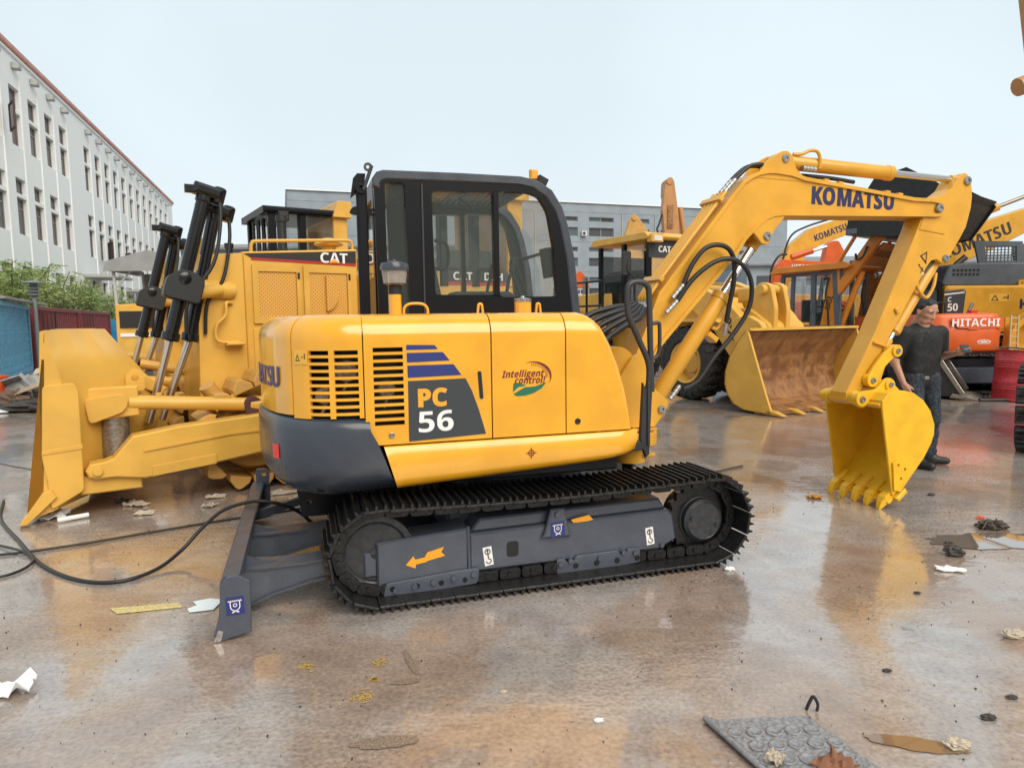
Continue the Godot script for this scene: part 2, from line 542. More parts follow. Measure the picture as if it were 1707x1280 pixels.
func hood_pt(s: float, t: float, inn := 0.0) -> Vector3:   # t is height up to 1.38, then along the rounded shoulder and the top
	var a := hood_at(s)
	var p: Vector2 = a[0]; var n: Vector2 = a[1]
	var y := t; var off := 0.0
	var y1 := 1.505 - HR
	var nv := Vector3(n.x, 0, n.y)
	if t > y1:
		var ang := minf((t - y1) / HR, PI / 2)
		y = y1 + sin(ang) * HR
		off = HR * (1 - cos(ang)) + maxf(0.0, t - y1 - HR * PI / 2)
		nv = Vector3(n.x * cos(ang), sin(ang), n.y * cos(ang))
	return Vector3(p.x - n.x * off, y, p.y - n.y * off) - nv * inn
func steps(a: float, b: float, d: float, extra: Array) -> Array:
	var o := []
	var n := maxi(1, int(ceil((b - a) / d)))
	for i in n + 1: o.append(lerpf(a, b, float(i) / n))
	for e in extra:
		if e > a and e < b: o.append(e)
	o.sort()
	var r := [o[0]]
	for v in o:
		if v - r[-1] > 0.0008: r.append(v)
	return r
func front_edge(t: float) -> float:
	var pts := [[0.84, 1.452], [0.93, 1.44], [1.066, 1.41], [1.2, 1.368], [1.32, 1.318], [1.42, 1.262], [1.50, 1.20], [1.60, 1.12], [2.4, 1.10]]
	for i in pts.size() - 1:
		if t <= pts[i + 1][0]: return lerpf(pts[i][1], pts[i + 1][1], (t - pts[i][0]) / (pts[i + 1][0] - pts[i][0]))
	return 1.10
func in_hole(ss: Array, ts: Array, holes: Array, i: int, j: int) -> bool:
	if i < 0 or j < 0 or i >= ss.size() - 1 or j >= ts.size() - 1: return true
	var cs: float = (ss[i] + ss[i + 1]) * 0.5; var ct: float = (ts[j] + ts[j + 1]) * 0.5
	for h in holes:
		if cs > h[0] and cs < h[2] and ct > h[1] and ct < h[3]: return true
	return false
# a sheet-metal panel of the hood with slots; holes are [s0, t0, s1, t1]; a slanted panel ends at front_edge
func hood_panel(s0: float, s1: float, t0: float, t1: float, holes: Array, m: Material, parent: Node, called := "hood_panel", slanted := false) -> MeshInstance3D:
	var ex_s := []; var ex_t := [1.505 - HR]
	for h in holes:
		ex_s.append(h[0]); ex_s.append(h[2]); ex_t.append(h[1]); ex_t.append(h[3])
	for k in 8: ex_t.append(1.505 - HR + HR * PI / 16 * k)
	var ss := steps(s0, s1, 0.03 if s0 < 0 else 0.2, ex_s)
	var ts := steps(t0, t1, 0.2 if not slanted else 0.05, ex_t)
	var P := []; var Q := []
	for s in ss:
		var r1 := []; var r2 := []
		for t in ts:
			var q: float = s
			if slanted: q = s0 + (s - s0) / (s1 - s0) * (front_edge(t) - s0)
			r1.append(hood_pt(q, t, 0.0)); r2.append(hood_pt(q, t, 0.022))
		P.append(r1); Q.append(r2)
	var b := MB.new()
	var o := Vector3(-0.4, 0.6, 0)
	b.soft()
	for i in ss.size() - 1:
		for j in ts.size() - 1:
			if in_hole(ss, ts, holes, i, j): continue
			b.qo(P[i][j], P[i + 1][j], P[i + 1][j + 1], P[i][j + 1], o)
	b.flat()
	for i in ss.size() - 1:
		for j in ts.size() - 1:
			if in_hole(ss, ts, holes, i, j): continue
			for e in [[i - 1, j, i, j, i, j + 1], [i + 1, j, i + 1, j, i + 1, j + 1], [i, j - 1, i, j, i + 1, j], [i, j + 1, i, j + 1, i + 1, j + 1]]:
				if in_hole(ss, ts, holes, e[0], e[1]):
					b.quad(P[e[2]][e[3]], P[e[4]][e[5]], Q[e[4]][e[5]], Q[e[2]][e[3]])
	return part(called, b, m, parent)

func bolt(b: MB, p: Vector3, r: float, n := Vector3(0, 0, 1), h := 0.012):
	b.cyl(p, p + n * h, r, 6)
func pin_head(p: Vector3, r: float, parent: Node, n := Vector3(0, 0, 1)):
	var b := MB.new()
	b.lathe([Vector2(r * 1.15, -0.01), Vector2(r * 1.15, 0.006), Vector2(r, 0.012), Vector2(r * 0.45, 0.012), Vector2(r * 0.4, 0.004), Vector2(0, 0.004)], Transform3D(MB.along(Vector3.ZERO, n), p), 16)
	part("pin", b, M.steel, parent)
func hose_part(pts: Array, r: float, parent: Node, called := "hose", m: Material = null) -> MeshInstance3D:
	var b := MB.new()
	b.tube(smooth3(pts, 6), r, 8)
	return part(called, b, m if m else M.hose, parent)
func fitting(a: Vector3, b_: Vector3, r: float, parent: Node):
	var b := MB.new()
	var l := (b_ - a).length()
	var pr := []
	var n := 4
	for i in n:
		pr.append(Vector2(r, l * i / n)); pr.append(Vector2(r, l * (i + 0.55) / n)); pr.append(Vector2(r * 0.82, l * (i + 0.6) / n)); pr.append(Vector2(r * 0.82, l * (i + 0.95) / n))
	b.lathe(pr, Transform3D(MB.along(a, b_), a), 10)
	part("hose_fitting", b, M.fitting, parent)

func band_loop(outer: PackedVector2Array, w: float) -> Array:
	var p := ccw(outer.duplicate())
	return holed(p, [MB.inset(p, w)])

func make_excavator():
	var R := thing("mini_excavator", "yellow compact crawler excavator with black cab in the foreground, blue arm lettering", "excavator", Vector3(-0.029, 0, -4.476), 17.0)
	for i in range(2, HOOD.size() - 2, 2): hood_c.add_point(Vector2(HOOD[i], HOOD[i + 1]))
	hood_c.bake_interval = 0.01
	hood_s0 = 0.0
	var b: MB
	# ---- tracks
	var shoe := MB.new()
	shoe.box(Vector3(0, -0.011, 0), Vector3(0.128, 0.016, 0.40), 0.004)
	for k in 3:
		var gx := -0.046 + 0.046 * k
		shoe.prism(V2([gx - 0.009, -0.019, gx + 0.009, -0.019, gx + 0.004, -0.044, gx - 0.004, -0.044]), -0.198, 0.198)
	var shoe_mesh := shoe.done()
	var rad := 0.235; var xr := -0.955; var xf := 0.955; var yc := rad + 0.044
	var L := (xf - xr) * 2 + TAU * rad
	var N := 41
	for side in [1, -1]:
		var zc: float = 0.75 * side
		for k in N:
			var s := fposmod(L * k / N + 0.05, L)
			var p: Vector2; var ang: float     # ang turns the shoe about z so that its sole looks outwards
			if s < xf - xr:
				p = Vector2(xr + s, yc - rad); ang = 0
			elif s < xf - xr + PI * rad:
				var a := (s - (xf - xr)) / rad
				p = Vector2(xf + sin(a) * rad, yc - cos(a) * rad); ang = a
			elif s < 2 * (xf - xr) + PI * rad:
				var q := s - (xf - xr) - PI * rad
				p = Vector2(xf - q, yc + rad - 0.022 * sin(PI * q / (xf - xr))); ang = PI
			else:
				var a := (s - 2 * (xf - xr) - PI * rad) / rad
				p = Vector2(xr - sin(a) * rad, yc + cos(a) * rad); ang = PI + a
			var o := mi("track_shoe", shoe_mesh, M.shoe_steel, R)
			o.position = Vector3(p.x, p.y, zc)
			o.rotation.z = ang
		# chain of links inside the shoes
		b = MB.new()
		for k in N:
			var s := fposmod(L * (k + 0.5) / N, L)
			var c := Vector2(xr + s, yc - rad + 0.03); var ang := 0.0
			if s >= xf - xr and s < xf - xr + PI * rad:
				ang = (s - (xf - xr)) / rad; c = Vector2(xf + sin(ang) * (rad - 0.03), yc - cos(ang) * (rad - 0.03))
			elif s >= xf - xr and s < 2 * (xf - xr) + PI * rad:
				var q := s - (xf - xr) - PI * rad
				c = Vector2(xf - q, yc + rad - 0.03 - 0.022 * sin(PI * q / (xf - xr)))
			elif s >= 2 * (xf - xr) + PI * rad:
				ang = PI + (s - 2 * (xf - xr) - PI * rad) / rad; c = Vector2(xr + sin(ang) * (rad - 0.03), yc - cos(ang) * (rad - 0.03))
			for zz in [-0.055, 0.055]:
				b.prism(rnd(rect(-0.06, -0.028, 0.06, 0.028), 0.02, 3), -0.012, 0.012, Transform3D(Basis(Vector3(0, 0, 1), ang), Vector3(c.x, c.y, zc + zz)))
			b.cyl(Vector3(c.x, c.y, zc - 0.075), Vector3(c.x, c.y, zc + 0.075), 0.016, 8)
		part("track_chain", b, M.shoe_steel, R)
		# track frame
		var f := Node3D.new(); f.name = "track_frame"; R.add_child(f, true)
		b = MB.new()
		var zo: float = 0.80 * side; var zi: float = 0.60 * side
		var za := minf(zo, zi); var zb := maxf(zo, zi)
		b.prism(V2([-0.47, 0.10, 0.69, 0.10, 0.80, 0.15, 0.775, 0.30, 0.745, 0.335, -0.47, 0.315]), za, zb, Transform3D.IDENTITY, 0.012)
		b.prism(V2([-0.46, 0.315, 0.74, 0.335, 0.70, 0.40, -0.40, 0.385]), za + 0.03 * (1 if side < 0 else 0), zb - 0.03 * (1 if side > 0 else 0), Transform3D.IDENTITY, 0.01)
		part("side_beam", b, M.frame_paint, f)
		b = MB.new()
		b.prism(V2([-0.965, 0.055, -0.475, 0.095, -0.475, 0.352, -0.965, 0.318]), za + 0.004, zb + (0.006 if side > 0 else -0.0), Transform3D.IDENTITY, 0.01)
		part("idler_guard", b, M.frame_paint, f)
		b = MB.new()
		b.box(Vector3(-0.995, 0.20, zo - 0.05 * side), Vector3(0.07, 0.13, 0.07), 0.008)
		part("idler_yoke", b, M.frame_paint, f)
		if side > 0:
			b = MB.new()
			b.prism(rnd(V2([-0.94, 0.025, -0.43, 0.045, -0.42, 0.13, -0.55, 0.128, -0.925, 0.105]), 0.02, 3), 0.807, 0.825, Transform3D.IDENTITY, 0.003)
			for q in [[-0.875, 0.066], [-0.775, 0.076], [-0.675, 0.084], [-0.565, 0.093], [-0.455, 0.1]]: bolt(b, Vector3(q[0], q[1], 0.825), 0.016)
			part("guard_plate", b, M.frame_paint, f)
			b = MB.new()
			b.prism(rnd(V2([0.03, 0.035, 0.09, 0.022, 0.33, 0.03, 0.55, 0.045, 0.55, 0.128, 0.47, 0.132, 0.46, 0.108, 0.42, 0.108, 0.41, 0.13, 0.15, 0.128, 0.13, 0.1, 0.09, 0.1, 0.08, 0.118, 0.03, 0.122]), 0.012, 3), 0.802, 0.82, Transform3D.IDENTITY, 0.003)
			for q in [[0.05, 0.09], [0.11, 0.108], [0.29, 0.1], [0.44, 0.118], [0.515, 0.105], [0.70, 0.125]]: bolt(b, Vector3(q[0], q[1], 0.80 if q[0] > 0.6 else 0.82), 0.015)
			part("guard_plate", b, M.frame_paint, f)
			b = MB.new()
			b.prism(V2([-0.062, 0.255, 0.118, 0.25, 0.105, 0.27, 0.075, 0.415, -0.005, 0.415, -0.045, 0.275]), 0.80, 0.83, Transform3D.IDENTITY, 0.008)
			bolt(b, Vector3(0.03, 0.385, 0.83), 0.018)
			part("roller_bracket", b, M.frame_paint, f)
			b = MB.new()
			b.prism(rnd(rect(-0.258, 0.163, -0.19, 0.25), 0.018, 3), 0.79, 0.8015)
			part("grease_hole", b, M.black_dull, f)
			b = MB.new()
			b.cyl(Vector3(-0.474, 0.10, 0.808), Vector3(-0.474, 0.36, 0.80), 0.010, 8)
			part("weld_rib", b, M.frame_paint, f)
			# stickers on the frame
			b = MB.new()
			b.prism(V2([-0.815, 0.188, -0.775, 0.232, -0.765, 0.212, -0.715, 0.218, -0.70, 0.244, -0.61, 0.264, -0.625, 0.238, -0.605, 0.215, -0.70, 0.198, -0.71, 0.192, -0.762, 0.186, -0.765, 0.165]), 0.806, 0.8095)
			part("arrow_sticker", b, M.orange_decal, f)
			for q in [[-0.365, 0.182], [0.622, 0.188]]:
				hook_sticker(Vector3(q[0], q[1], 0.8015), f)
			lift_sticker(XF(0.032, 0.30, 0.8315, 0, 3), 0.085, f)
			b = MB.new()
			b.prism(V2([0.125, 0.335, 0.235, 0.352, 0.262, 0.322, 0.15, 0.305]), 0.0, 0.0025, Transform3D(Basis.IDENTITY, Vector3(0, 0, 0.795)))
			part("warning_sticker", b, M.orange_decal, f)
		# rollers between chain and frame
		for q in [-0.62, -0.3, 0.02, 0.34, 0.64]:
			b = MB.new()
			b.lathe([Vector2(0.045, -0.05), Vector2(0.06, -0.045), Vector2(0.06, -0.03), Vector2(0.045, -0.025), Vector2(0.045, 0.02), Vector2(0.06, 0.025), Vector2(0.06, 0.04), Vector2(0.045, 0.045)], Transform3D(Basis(Vector3(1, 0, 0), PI / 2), Vector3(q, 0.118, zc)), 14)
			part("track_roller", b, M.shoe_steel, f)
		# idler wheel at the rear, sprocket at the front
		b = MB.new()
		b.lathe([Vector2(0.03, 0.035), Vector2(0.03, 0.028), Vector2(0.155, 0.02), Vector2(0.17, 0.034), Vector2(0.2, 0.034), Vector2(0.2, -0.034), Vector2(0.17, -0.034), Vector2(0.155, -0.02), Vector2(0.03, -0.028)], Transform3D(Basis(Vector3(1, 0, 0), PI / 2), Vector3(-0.965, 0.26, zc)), 32)
		part("idler_wheel", b, M.wheel_dark, R)
		b = MB.new()
		var teeth := PackedVector2Array()
		for k in 38:
			var rr: float = 0.215 if k % 2 == 0 else 0.185
			teeth.append(Vector2(cos(TAU * k / 38), sin(TAU * k / 38)) * rr)
		b.prism(teeth, zc - 0.02, zc + 0.02, XF(0.965, 0.262, 0))
		part("sprocket", b, M.shoe_steel, R)
		b = MB.new()
		b.lathe([Vector2(0.165, -0.1), Vector2(0.165, 0.05), Vector2(0.13, 0.062), Vector2(0.13, 0.10), Vector2(0.112, 0.116), Vector2(0.108, 0.112), Vector2(0.0, 0.112)], Transform3D(Basis(Vector3(1, 0, 0), PI / 2 * side), Vector3(0.975, 0.25, zc - 0.04 * side)), 32)
		for q in [[-0.085, 0.02], [0.085, -0.03]]: bolt(b, Vector3(0.975 + q[0], 0.25 + q[1], zc + 0.07 * side), 0.012, Vector3(0, 0, side))
		part("travel_motor", b, M.wheel_dark, R)
	# ---- middle of the undercarriage
	b = MB.new()
	b.box(Vector3(0, 0.36, 0), Vector3(1.1, 0.2, 1.2), 0.02)
	b.cyl(Vector3(0, 0.45, 0), Vector3(0, 0.60, 0), 0.48, 32)
	part("lower_frame", b, M.frame_paint, R)
	# ---- dozer blade
	var bl := Node3D.new(); bl.name = "dozer_blade"; R.add_child(bl)
	var prof := V2([-1.70, 0.0, -1.665, 0.012, -1.57, 0.03, -1.565, 0.275, -1.615, 0.307, -1.668, 0.302, -1.695, 0.27, -1.70, 0.20, -1.708, 0.12, -1.735, 0.03])
	b = MB.new()
	b.prism(prof, 0.985, 1.01, Transform3D.IDENTITY, 0.003)
	part("end_plate", b, M.frame_paint, bl)
	b = MB.new()
	b.prism(prof, -1.01, -0.985, Transform3D.IDENTITY, 0.003)
	part("end_plate", b, M.frame_paint, bl)
	b = MB.new()
	b.prism(V2([-1.735, 0.006, -1.70, 0.006, -1.67, 0.10, -1.66, 0.2, -1.635, 0.262, -1.605, 0.29, -1.612, 0.304, -1.68, 0.304, -1.70, 0.27, -1.702, 0.20, -1.708, 0.12]), -0.985, 0.985, Transform3D.IDENTITY, 0.002)
	part("moldboard", b, M.frame_paint, bl)
	b = MB.new()
	b.prism(V2([-1.735, 0.004, -1.705, 0.004, -1.69, 0.05, -1.712, 0.06]), -1.015, 1.015)
	part("cutting_edge", b, M.steel, bl)
	b = MB.new()
	b.prism(holed(rnd(V2([-1.66, 0.28, -1.57, 0.28, -1.565, 0.36, -1.585, 0.40, -1.66, 0.40]), 0.02, 3), [circ(-1.605, 0.36, 0.018, 12)]), -0.99, -0.96, Transform3D.IDENTITY)
	part("lifting_eye", b, M.frame_paint, bl)
	for zz in [0.06, 0.64]:
		b = MB.new()
		# arm: deep at the blade, slim towards the chassis
		var g := []
		var stn := [[-1.68, 0.03, 0.25, 0.09], [-1.60, 0.045, 0.232, 0.075], [-1.5, 0.08, 0.225, 0.062], [-1.3, 0.125, 0.228, 0.055], [-1.05, 0.15, 0.248, 0.05], [-0.5, 0.18, 0.27, 0.05]]
		for s in stn: g.append([Vector3(s[0], s[1], zz - s[3]), Vector3(s[0], s[1], zz + s[3]), Vector3(s[0], s[2], zz + s[3]), Vector3(s[0], s[2], zz - s[3]), Vector3(s[0], s[1], zz - s[3])])
		for i in g.size() - 1:
			for j in 4: b.qo(g[i][j], g[i][j + 1], g[i + 1][j + 1], g[i + 1][j], Vector3(-1.1, 0.22, zz))
		b.quad(g[0][0], g[0][1], g[0][2], g[0][3])
		# flanges
		for s in range(stn.size() - 1):
			for e in [1, 2]:
				b.beam(Vector3(stn[s][0], stn[s][e], zz), Vector3(stn[s + 1][0], stn[s + 1][e], zz), 0.012, (stn[s][3] + stn[s + 1][3]) + 0.035)
		part("blade_arm", b, M.frame_paint, bl)
		b = MB.new()
		b.prism(V2([-1.665, 0.18, -1.645, 0.298, -1.60, 0.272, -1.54, 0.245, -1.46, 0.232, -1.36, 0.228, -1.4, 0.18]), zz - 0.012, zz + 0.012)
		part("gusset", b, M.frame_paint, bl)
	b = MB.new()
	b.rod(Vector3(-1.35, 0.28, -0.4), Vector3(-0.7, 0.36, -0.4), 0.045, 14)
	b.beam(Vector3(-1.66, 0.2, -0.4), Vector3(-1.35, 0.28, -0.4), 0.05, 0.05)
	part("blade_cylinder", b, M.frame_paint, bl)
	lift_sticker(XF(-1.635, 0.165, 1.0112, 0, 2), 0.085, bl)
	# bracket under the counterweight
	b = MB.new()
	b.prism(holed(V2([-1.33, 0.36, -1.0, 0.36, -1.0, 0.56, -1.36, 0.56]), [circ(-1.29, 0.45, 0.015, 10)]), 0.28, 0.31)
	part("blade_bracket", b, M.black_paint, R)
	b = MB.new()
	b.prism(V2([-1.33, 0.36, -1.0, 0.36, -1.0, 0.56, -1.36, 0.56]), -0.3, -0.28)
	part("blade_bracket", b, M.black_paint, R)
	# ---- upper structure
	var U := Node3D.new(); U.name = "upper_body"; R.add_child(U)
	b = MB.new()
	b.prism(V2([-1.25, -0.74, 0.42, -0.78, 0.42, 0.78, -1.25, 0.74]), -0.70, -0.60, Transform3D(Basis(Vector3(1, 0, 0), PI / 2), Vector3.ZERO), 0.01)
	part("deck_plate", b, M.black_paint, U)
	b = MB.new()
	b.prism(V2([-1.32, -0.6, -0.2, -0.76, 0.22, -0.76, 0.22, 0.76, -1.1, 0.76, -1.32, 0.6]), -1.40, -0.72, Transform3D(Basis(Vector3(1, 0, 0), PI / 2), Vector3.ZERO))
	part("slot_dark_filler", b, M.black_dull, U)  # black filler box added inside the hood so the vent slots look dark
	for q in [[-1.19, 1.10, 0.79, 0.05], [-1.08, 1.22, 0.80, 0.06], [-0.88, 1.12, 0.785, 0.05]]:
		b = MB.new()
		b.rod(Vector3(q[0], q[1], q[2] - 0.1), Vector3(q[0], q[1], q[2] - 0.015), q[3], 14, 0.008)
		b.rod(Vector3(q[0] - 0.02, q[1] - 0.1, q[2] - 0.03), Vector3(q[0] + 0.03, q[1] + 0.02, q[2] - 0.03), 0.012, 8, 0.003)
		part("engine_part", b, M.dirty_steel, U)
	# vent slots
	var slots_c := []; var slots_s := []
	for k in 10:
		var y0 := 1.326 - 0.0362 * k
		slots_c.append([-0.278, y0 - 0.022, -0.172, y0]); slots_c.append([-0.145, y0 - 0.022, -0.028, y0])
	for k in 11:
		var y0 := 1.336 - 0.0372 * k
		slots_s.append([0.045, y0 - 0.0225, 0.195, y0])
	var TE := 1.505 - HR + HR * PI / 2
	hood_panel(-1.60, -0.395, 1.0, TE + 0.42, [], M.paint, U, "rear_hood")
	hood_panel(-0.387, -0.006, 0.985, TE + 0.36, slots_c, M.paint, U, "corner_hood")
	hood_panel(0.0, 0.655, 0.842, TE + 0.76, slots_s, M.paint, U, "vent_door")
	hood_panel(0.662, 1.075, 0.842, TE + 0.76, [], M.paint, U, "side_door")
	hood_panel(1.082, 1.452, 0.842, TE + 0.30, [], M.paint, U, "front_panel", true)
	# the front panel turns round its slanted edge
	b = MB.new()
	var g2 := []
	for t in [0.842, 0.93, 1.0, 1.066, 1.13, 1.2, 1.26, 1.32, 1.37, 1.42, 1.46, 1.50, 1.55, 1.60]:
		var e: float = front_edge(t)
		var p := hood_pt(e, t)
		var row := []
		for k in 5:
			var a := PI / 2 * k / 4
			row.append(Vector3(p.x + 0.035 * sin(a), p.y, p.z - 0.035 * (1 - cos(a))))
		row.append(Vector3(p.x + 0.035, p.y, minf(0.3, p.z - 0.05)))
		g2.append(row)
	b.grid(g2, Vector3(-0.4, 1.1, 0.2))
	part("front_panel", b, M.paint, U)
	# side skirt
	b = MB.new()
	var g := []
	for k in 25:
		var u := k / 24.0
		var row := []
		for v in [[0.0, -0.03], [0.0, -0.006], [0.03, 0.0], [0.35, 0.004], [0.7, 0.002], [0.85, -0.012], [0.95, -0.04], [1.0, -0.085], [1.01, -0.2]]:
			var xl := lerpf(-0.914, -0.845, v[0])
			var xr_ := 0.53 if v[0] < 0.55 else 0.53 - 0.16 * pow((v[0] - 0.55) / 0.46, 2.0)
			var x := lerpf(xl, xr_, u)
			var yt := 0.833; var yb := lerpf(0.592, 0.672, (x + 0.914) / 1.444)
			row.append(Vector3(x, lerpf(yt, yb, v[0]), 0.855 + v[1] - (0.04 * pow(maxf(0, u - 0.93) / 0.07, 2.0))))
		g.append(row)
	b.grid(g, Vector3(-0.2, 0.75, 0.3))
	for k in 8:      # closed front end
		b.qo(g[24][k], g[24][k + 1], Vector3(g[24][k + 1].x - 0.01, g[24][k + 1].y, 0.35), Vector3(g[24][k].x - 0.01, g[24][k].y, 0.35), Vector3(-0.2, 0.75, 0.5))
	part("side_skirt", b, M.paint, U)
	# counterweight
	b = MB.new()
	g = []
	var cprof := [[1.0, 0.10], [1.012, 0.035], [1.0, 0.006], [0.985, -0.012], [0.95, -0.018], [0.85, -0.02], [0.74, -0.018], [0.67, -0.002], [0.615, 0.035], [0.575, 0.085], [0.548, 0.16], [0.535, 0.3]]
	for c in cprof:
		var row := []
		for k in 67:
			var send := 0.02 + clampf((0.955 - c[0]) / 0.352, 0, 1.1) * 0.128
			var s := lerpf(send, -3.62, k / 66.0)
			var a := hood_at(s)
			var y: float = c[0] - 0.03 * clampf((s + 0.9) / 0.9, 0, 1) * (1 if c[0] > 0.9 else 0) + 0.03 * clampf((s + 0.5) / 0.6, 0, 1) * (1 if c[0] < 0.62 else 0)
			row.append(Vector3(a[0].x - a[1].x * c[1], y, a[0].y - a[1].y * c[1]))
		g.append(row)
	b.grid(g, Vector3(-0.7, 0.8, 0))
	b.flat()
	for i in cprof.size() - 1: b.quad(g[i][0], g[i + 1][0], g[i + 1][0] - Vector3(0, 0, 0.1), g[i][0] - Vector3(0, 0, 0.1))
	part("counterweight", b, M.dark_paint, U)
	# reflector on the counterweight
	var a0 := hood_at(-0.54)
	b = MB.new()
	b.box(Vector3.ZERO, Vector3(0.066, 0.075, 0.006), 0.002)
	var rf := part("reflector", b, M.red_decal, U)
	rf.transform = Transform3D(Basis(Vector3.UP, atan2(a0[1].x, a0[1].y)), Vector3(a0[0].x + a0[1].x * 0.022, 0.80, a0[0].y + a0[1].y * 0.022))
	# rear lettering round the hood
	var word := "KOMATSU"
	for k in 7:
		var s := -0.55 - 0.10 * (6 - k)
		var aa := hood_at(s)
		text("lettering", word[k], 0.105, M.blue_decal, U, Transform3D(Basis(Vector3.UP, atan2(aa[1].x, aa[1].y)), Vector3(aa[0].x + aa[1].x * 0.002, 1.185, aa[0].y + aa[1].y * 0.002)), 1.25, 0.003)
	# stickers on the side
	var zs := 0.8515
	for q in [[-0.787, 1.347, -0.642, 1.343, -0.626, 1.322, -0.787, 1.322], [-0.786, 1.306, -0.60, 1.306, -0.565, 1.262, -0.785, 1.258], [-0.784, 1.242, -0.545, 1.242, -0.505, 1.185, -0.783, 1.18]]:
		b = MB.new(); b.prism(V2(q), zs - 0.001, zs + 0.0012)
		part("stripe_sticker", b, M.blue_decal, U)
	b = MB.new()
	b.prism(V2([-0.783, 1.163, -0.483, 1.166, -0.45, 1.10, -0.415, 1.0, -0.385, 0.895, -0.378, 0.868, -0.785, 0.852]), zs - 0.001, zs + 0.0012)
	part("model_sticker", b, M.charcoal_decal, U)
	text("lettering", "PC", 0.088, M.orange_decal, U, XF(-0.665, 1.068, zs + 0.001), 1.05, 0.002, font_heavy)
	text("lettering", "56", 0.106, M.white_decal, U, XF(-0.645, 0.948, zs + 0.001), 1.2, 0.002)
	b = MB.new(); b.prism(rnd(V2([-0.418, 1.2, -0.398, 1.2, -0.388, 1.055, -0.408, 1.055]), 0.008, 3), 0.8505, 0.8535)
	part("door_handle", b, M.black_dull, U)
	for q in [[-0.873, 0.889, 0.012], [-0.06 + 0.207, 0.904, 0.013]]:
		b = MB.new()
		b.lathe([Vector2(q[2] * 1.3, 0), Vector2(q[2] * 1.3, 0.004), Vector2(q[2], 0.006), Vector2(q[2] * 0.7, 0.003), Vector2(0, 0.003)], Transform3D(Basis(Vector3(1, 0, 0), PI / 2), Vector3(q[0], q[1], 0.85)), 14)
		part("lock", b, M.dirty_steel if q[0] < 0 else M.black_dull, U)
	# Intelligent control emblem
	var E := Node3D.new(); E.name = "emblem"; U.add_child(E)
	text("lettering", "Intelligent", 0.036, M.maroon_decal, E, Transform3D(XF(-0.155, 1.19, zs).basis * Basis(Vector3(1, 0, 0), Vector3(0.25, 1, 0), Vector3(0, 0, 1)), Vector3(-0.165, 1.178, zs)), 0.92, 0.002)
	text("lettering", "control!", 0.036, M.maroon_decal, E, Transform3D(Basis(Vector3(1, 0, 0), Vector3(0.25, 1, 0), Vector3(0, 0, 1)), Vector3(-0.128, 1.142, zs)), 0.92, 0.002)
	b = MB.new()
	var arc := []
	for k in 13: arc.append(Vector2(cos(lerpf(-0.55, 2.0, k / 12.0)), sin(lerpf(-0.55, 2.0, k / 12.0))))
	var poly := PackedVector2Array()
	for k in 13: poly.append(Vector2(-0.108 + arc[k].x * 0.103, 1.165 + arc[k].y * 0.078))
	for k in 13: poly.append(Vector2(-0.108 + arc[12 - k].x * (0.103 - 0.016 * sin(PI * (12 - k) / 12.0)), 1.165 + arc[12 - k].y * (0.078 - 0.012 * sin(PI * (12 - k) / 12.0))))
	b.prism(poly, zs - 0.001, zs + 0.001)
	for k in 14:
		var t := lerpf(-0.1, 1.7, k / 13.0)
		var d := Vector3(cos(t) * 0.08, sin(t) * 0.062, 0)
		b.beam(Vector3(-0.108, 1.165, zs) + d * 0.86, Vector3(-0.108, 1.165, zs) + d * 1.06, 0.0022, 0.002)
	part("arc_mark", b, M.maroon_decal, E)
	b = MB.new()
	b.prism(V2([-0.225, 1.082, -0.195, 1.108, -0.15, 1.115, -0.185, 1.128, -0.222, 1.128]), zs - 0.001, zs + 0.001)
	b.prism(V2([-0.222, 1.072, -0.16, 1.105, -0.1, 1.108, -0.035, 1.128, -0.065, 1.095, -0.11, 1.072, -0.16, 1.06, -0.205, 1.06]), zs - 0.001, zs + 0.001)
	part("leaf_mark", b, M.green_decal, E)
	# centre-of-gravity mark on the skirt
	b = MB.new()
	b.beam(Vector3(-0.158, 0.748, 0.8605), Vector3(-0.098, 0.748, 0.8605), 0.004, 0.002)
	b.beam(Vector3(-0.128, 0.718, 0.8605), Vector3(-0.128, 0.778, 0.8605), 0.004, 0.002)
	b.prism(holed(circ(-0.128, 0.748, 0.018, 20), [circ(-0.128, 0.748, 0.013, 20)]), 0.8592, 0.8612)
	part("cross_mark", b, M.maroon_decal, U)
	# warning sticker on the rounded corner
	var aw := hood_at(-0.325)
	var W := MB.new()
	W.box(Vector3(0, 0, 0), Vector3(0.085, 0.07, 0.002))
	var ws := part("warning_sticker", W, M.warn_yellow, U)
	ws.transform = Transform3D(Basis(Vector3.UP, atan2(aw[1].x, aw[1].y)), Vector3(aw[0].x + aw[1].x * 0.001, 1.295, aw[0].y + aw[1].y * 0.001))
	W = MB.new()
	W.prism(holed(V2([-0.034, -0.02, -0.004, -0.02, -0.019, 0.016]), [V2([-0.028, -0.016, -0.010, -0.016, -0.019, 0.007])]), 0.001, 0.0022)
	W.box(Vector3(0.012, 0.0, 0.0015), Vector3(0.012, 0.005, 0.001)); W.box(Vector3(0.028, 0.004, 0.0015), Vector3(0.006, 0.028, 0.001))
	part("pictogram", W, M.black_decal, ws)
	# ---- fixtures on the hood
	for q in [[-0.745, 0.135, 0.05], [-0.323, 0.032, 0.045], [0.03, 0.03, 0.045]]:
		b = MB.new()
		b.tube(smooth3([Vector3(q[0], 1.50, 0.5), Vector3(q[0] + 0.004, 1.50 + q[2] * 0.8, 0.5), Vector3(q[0] + q[1] * 0.25, 1.5 + q[2] + 0.012, 0.5), Vector3(q[0] + q[1] * 0.75, 1.5 + q[2] + 0.012, 0.5), Vector3(q[0] + q[1] - 0.004, 1.50 + q[2] * 0.8, 0.5), Vector3(q[0] + q[1], 1.50, 0.5)], 5), 0.008, 8)
		part("hood_handle", b, M.paint, U)
	b = MB.new()
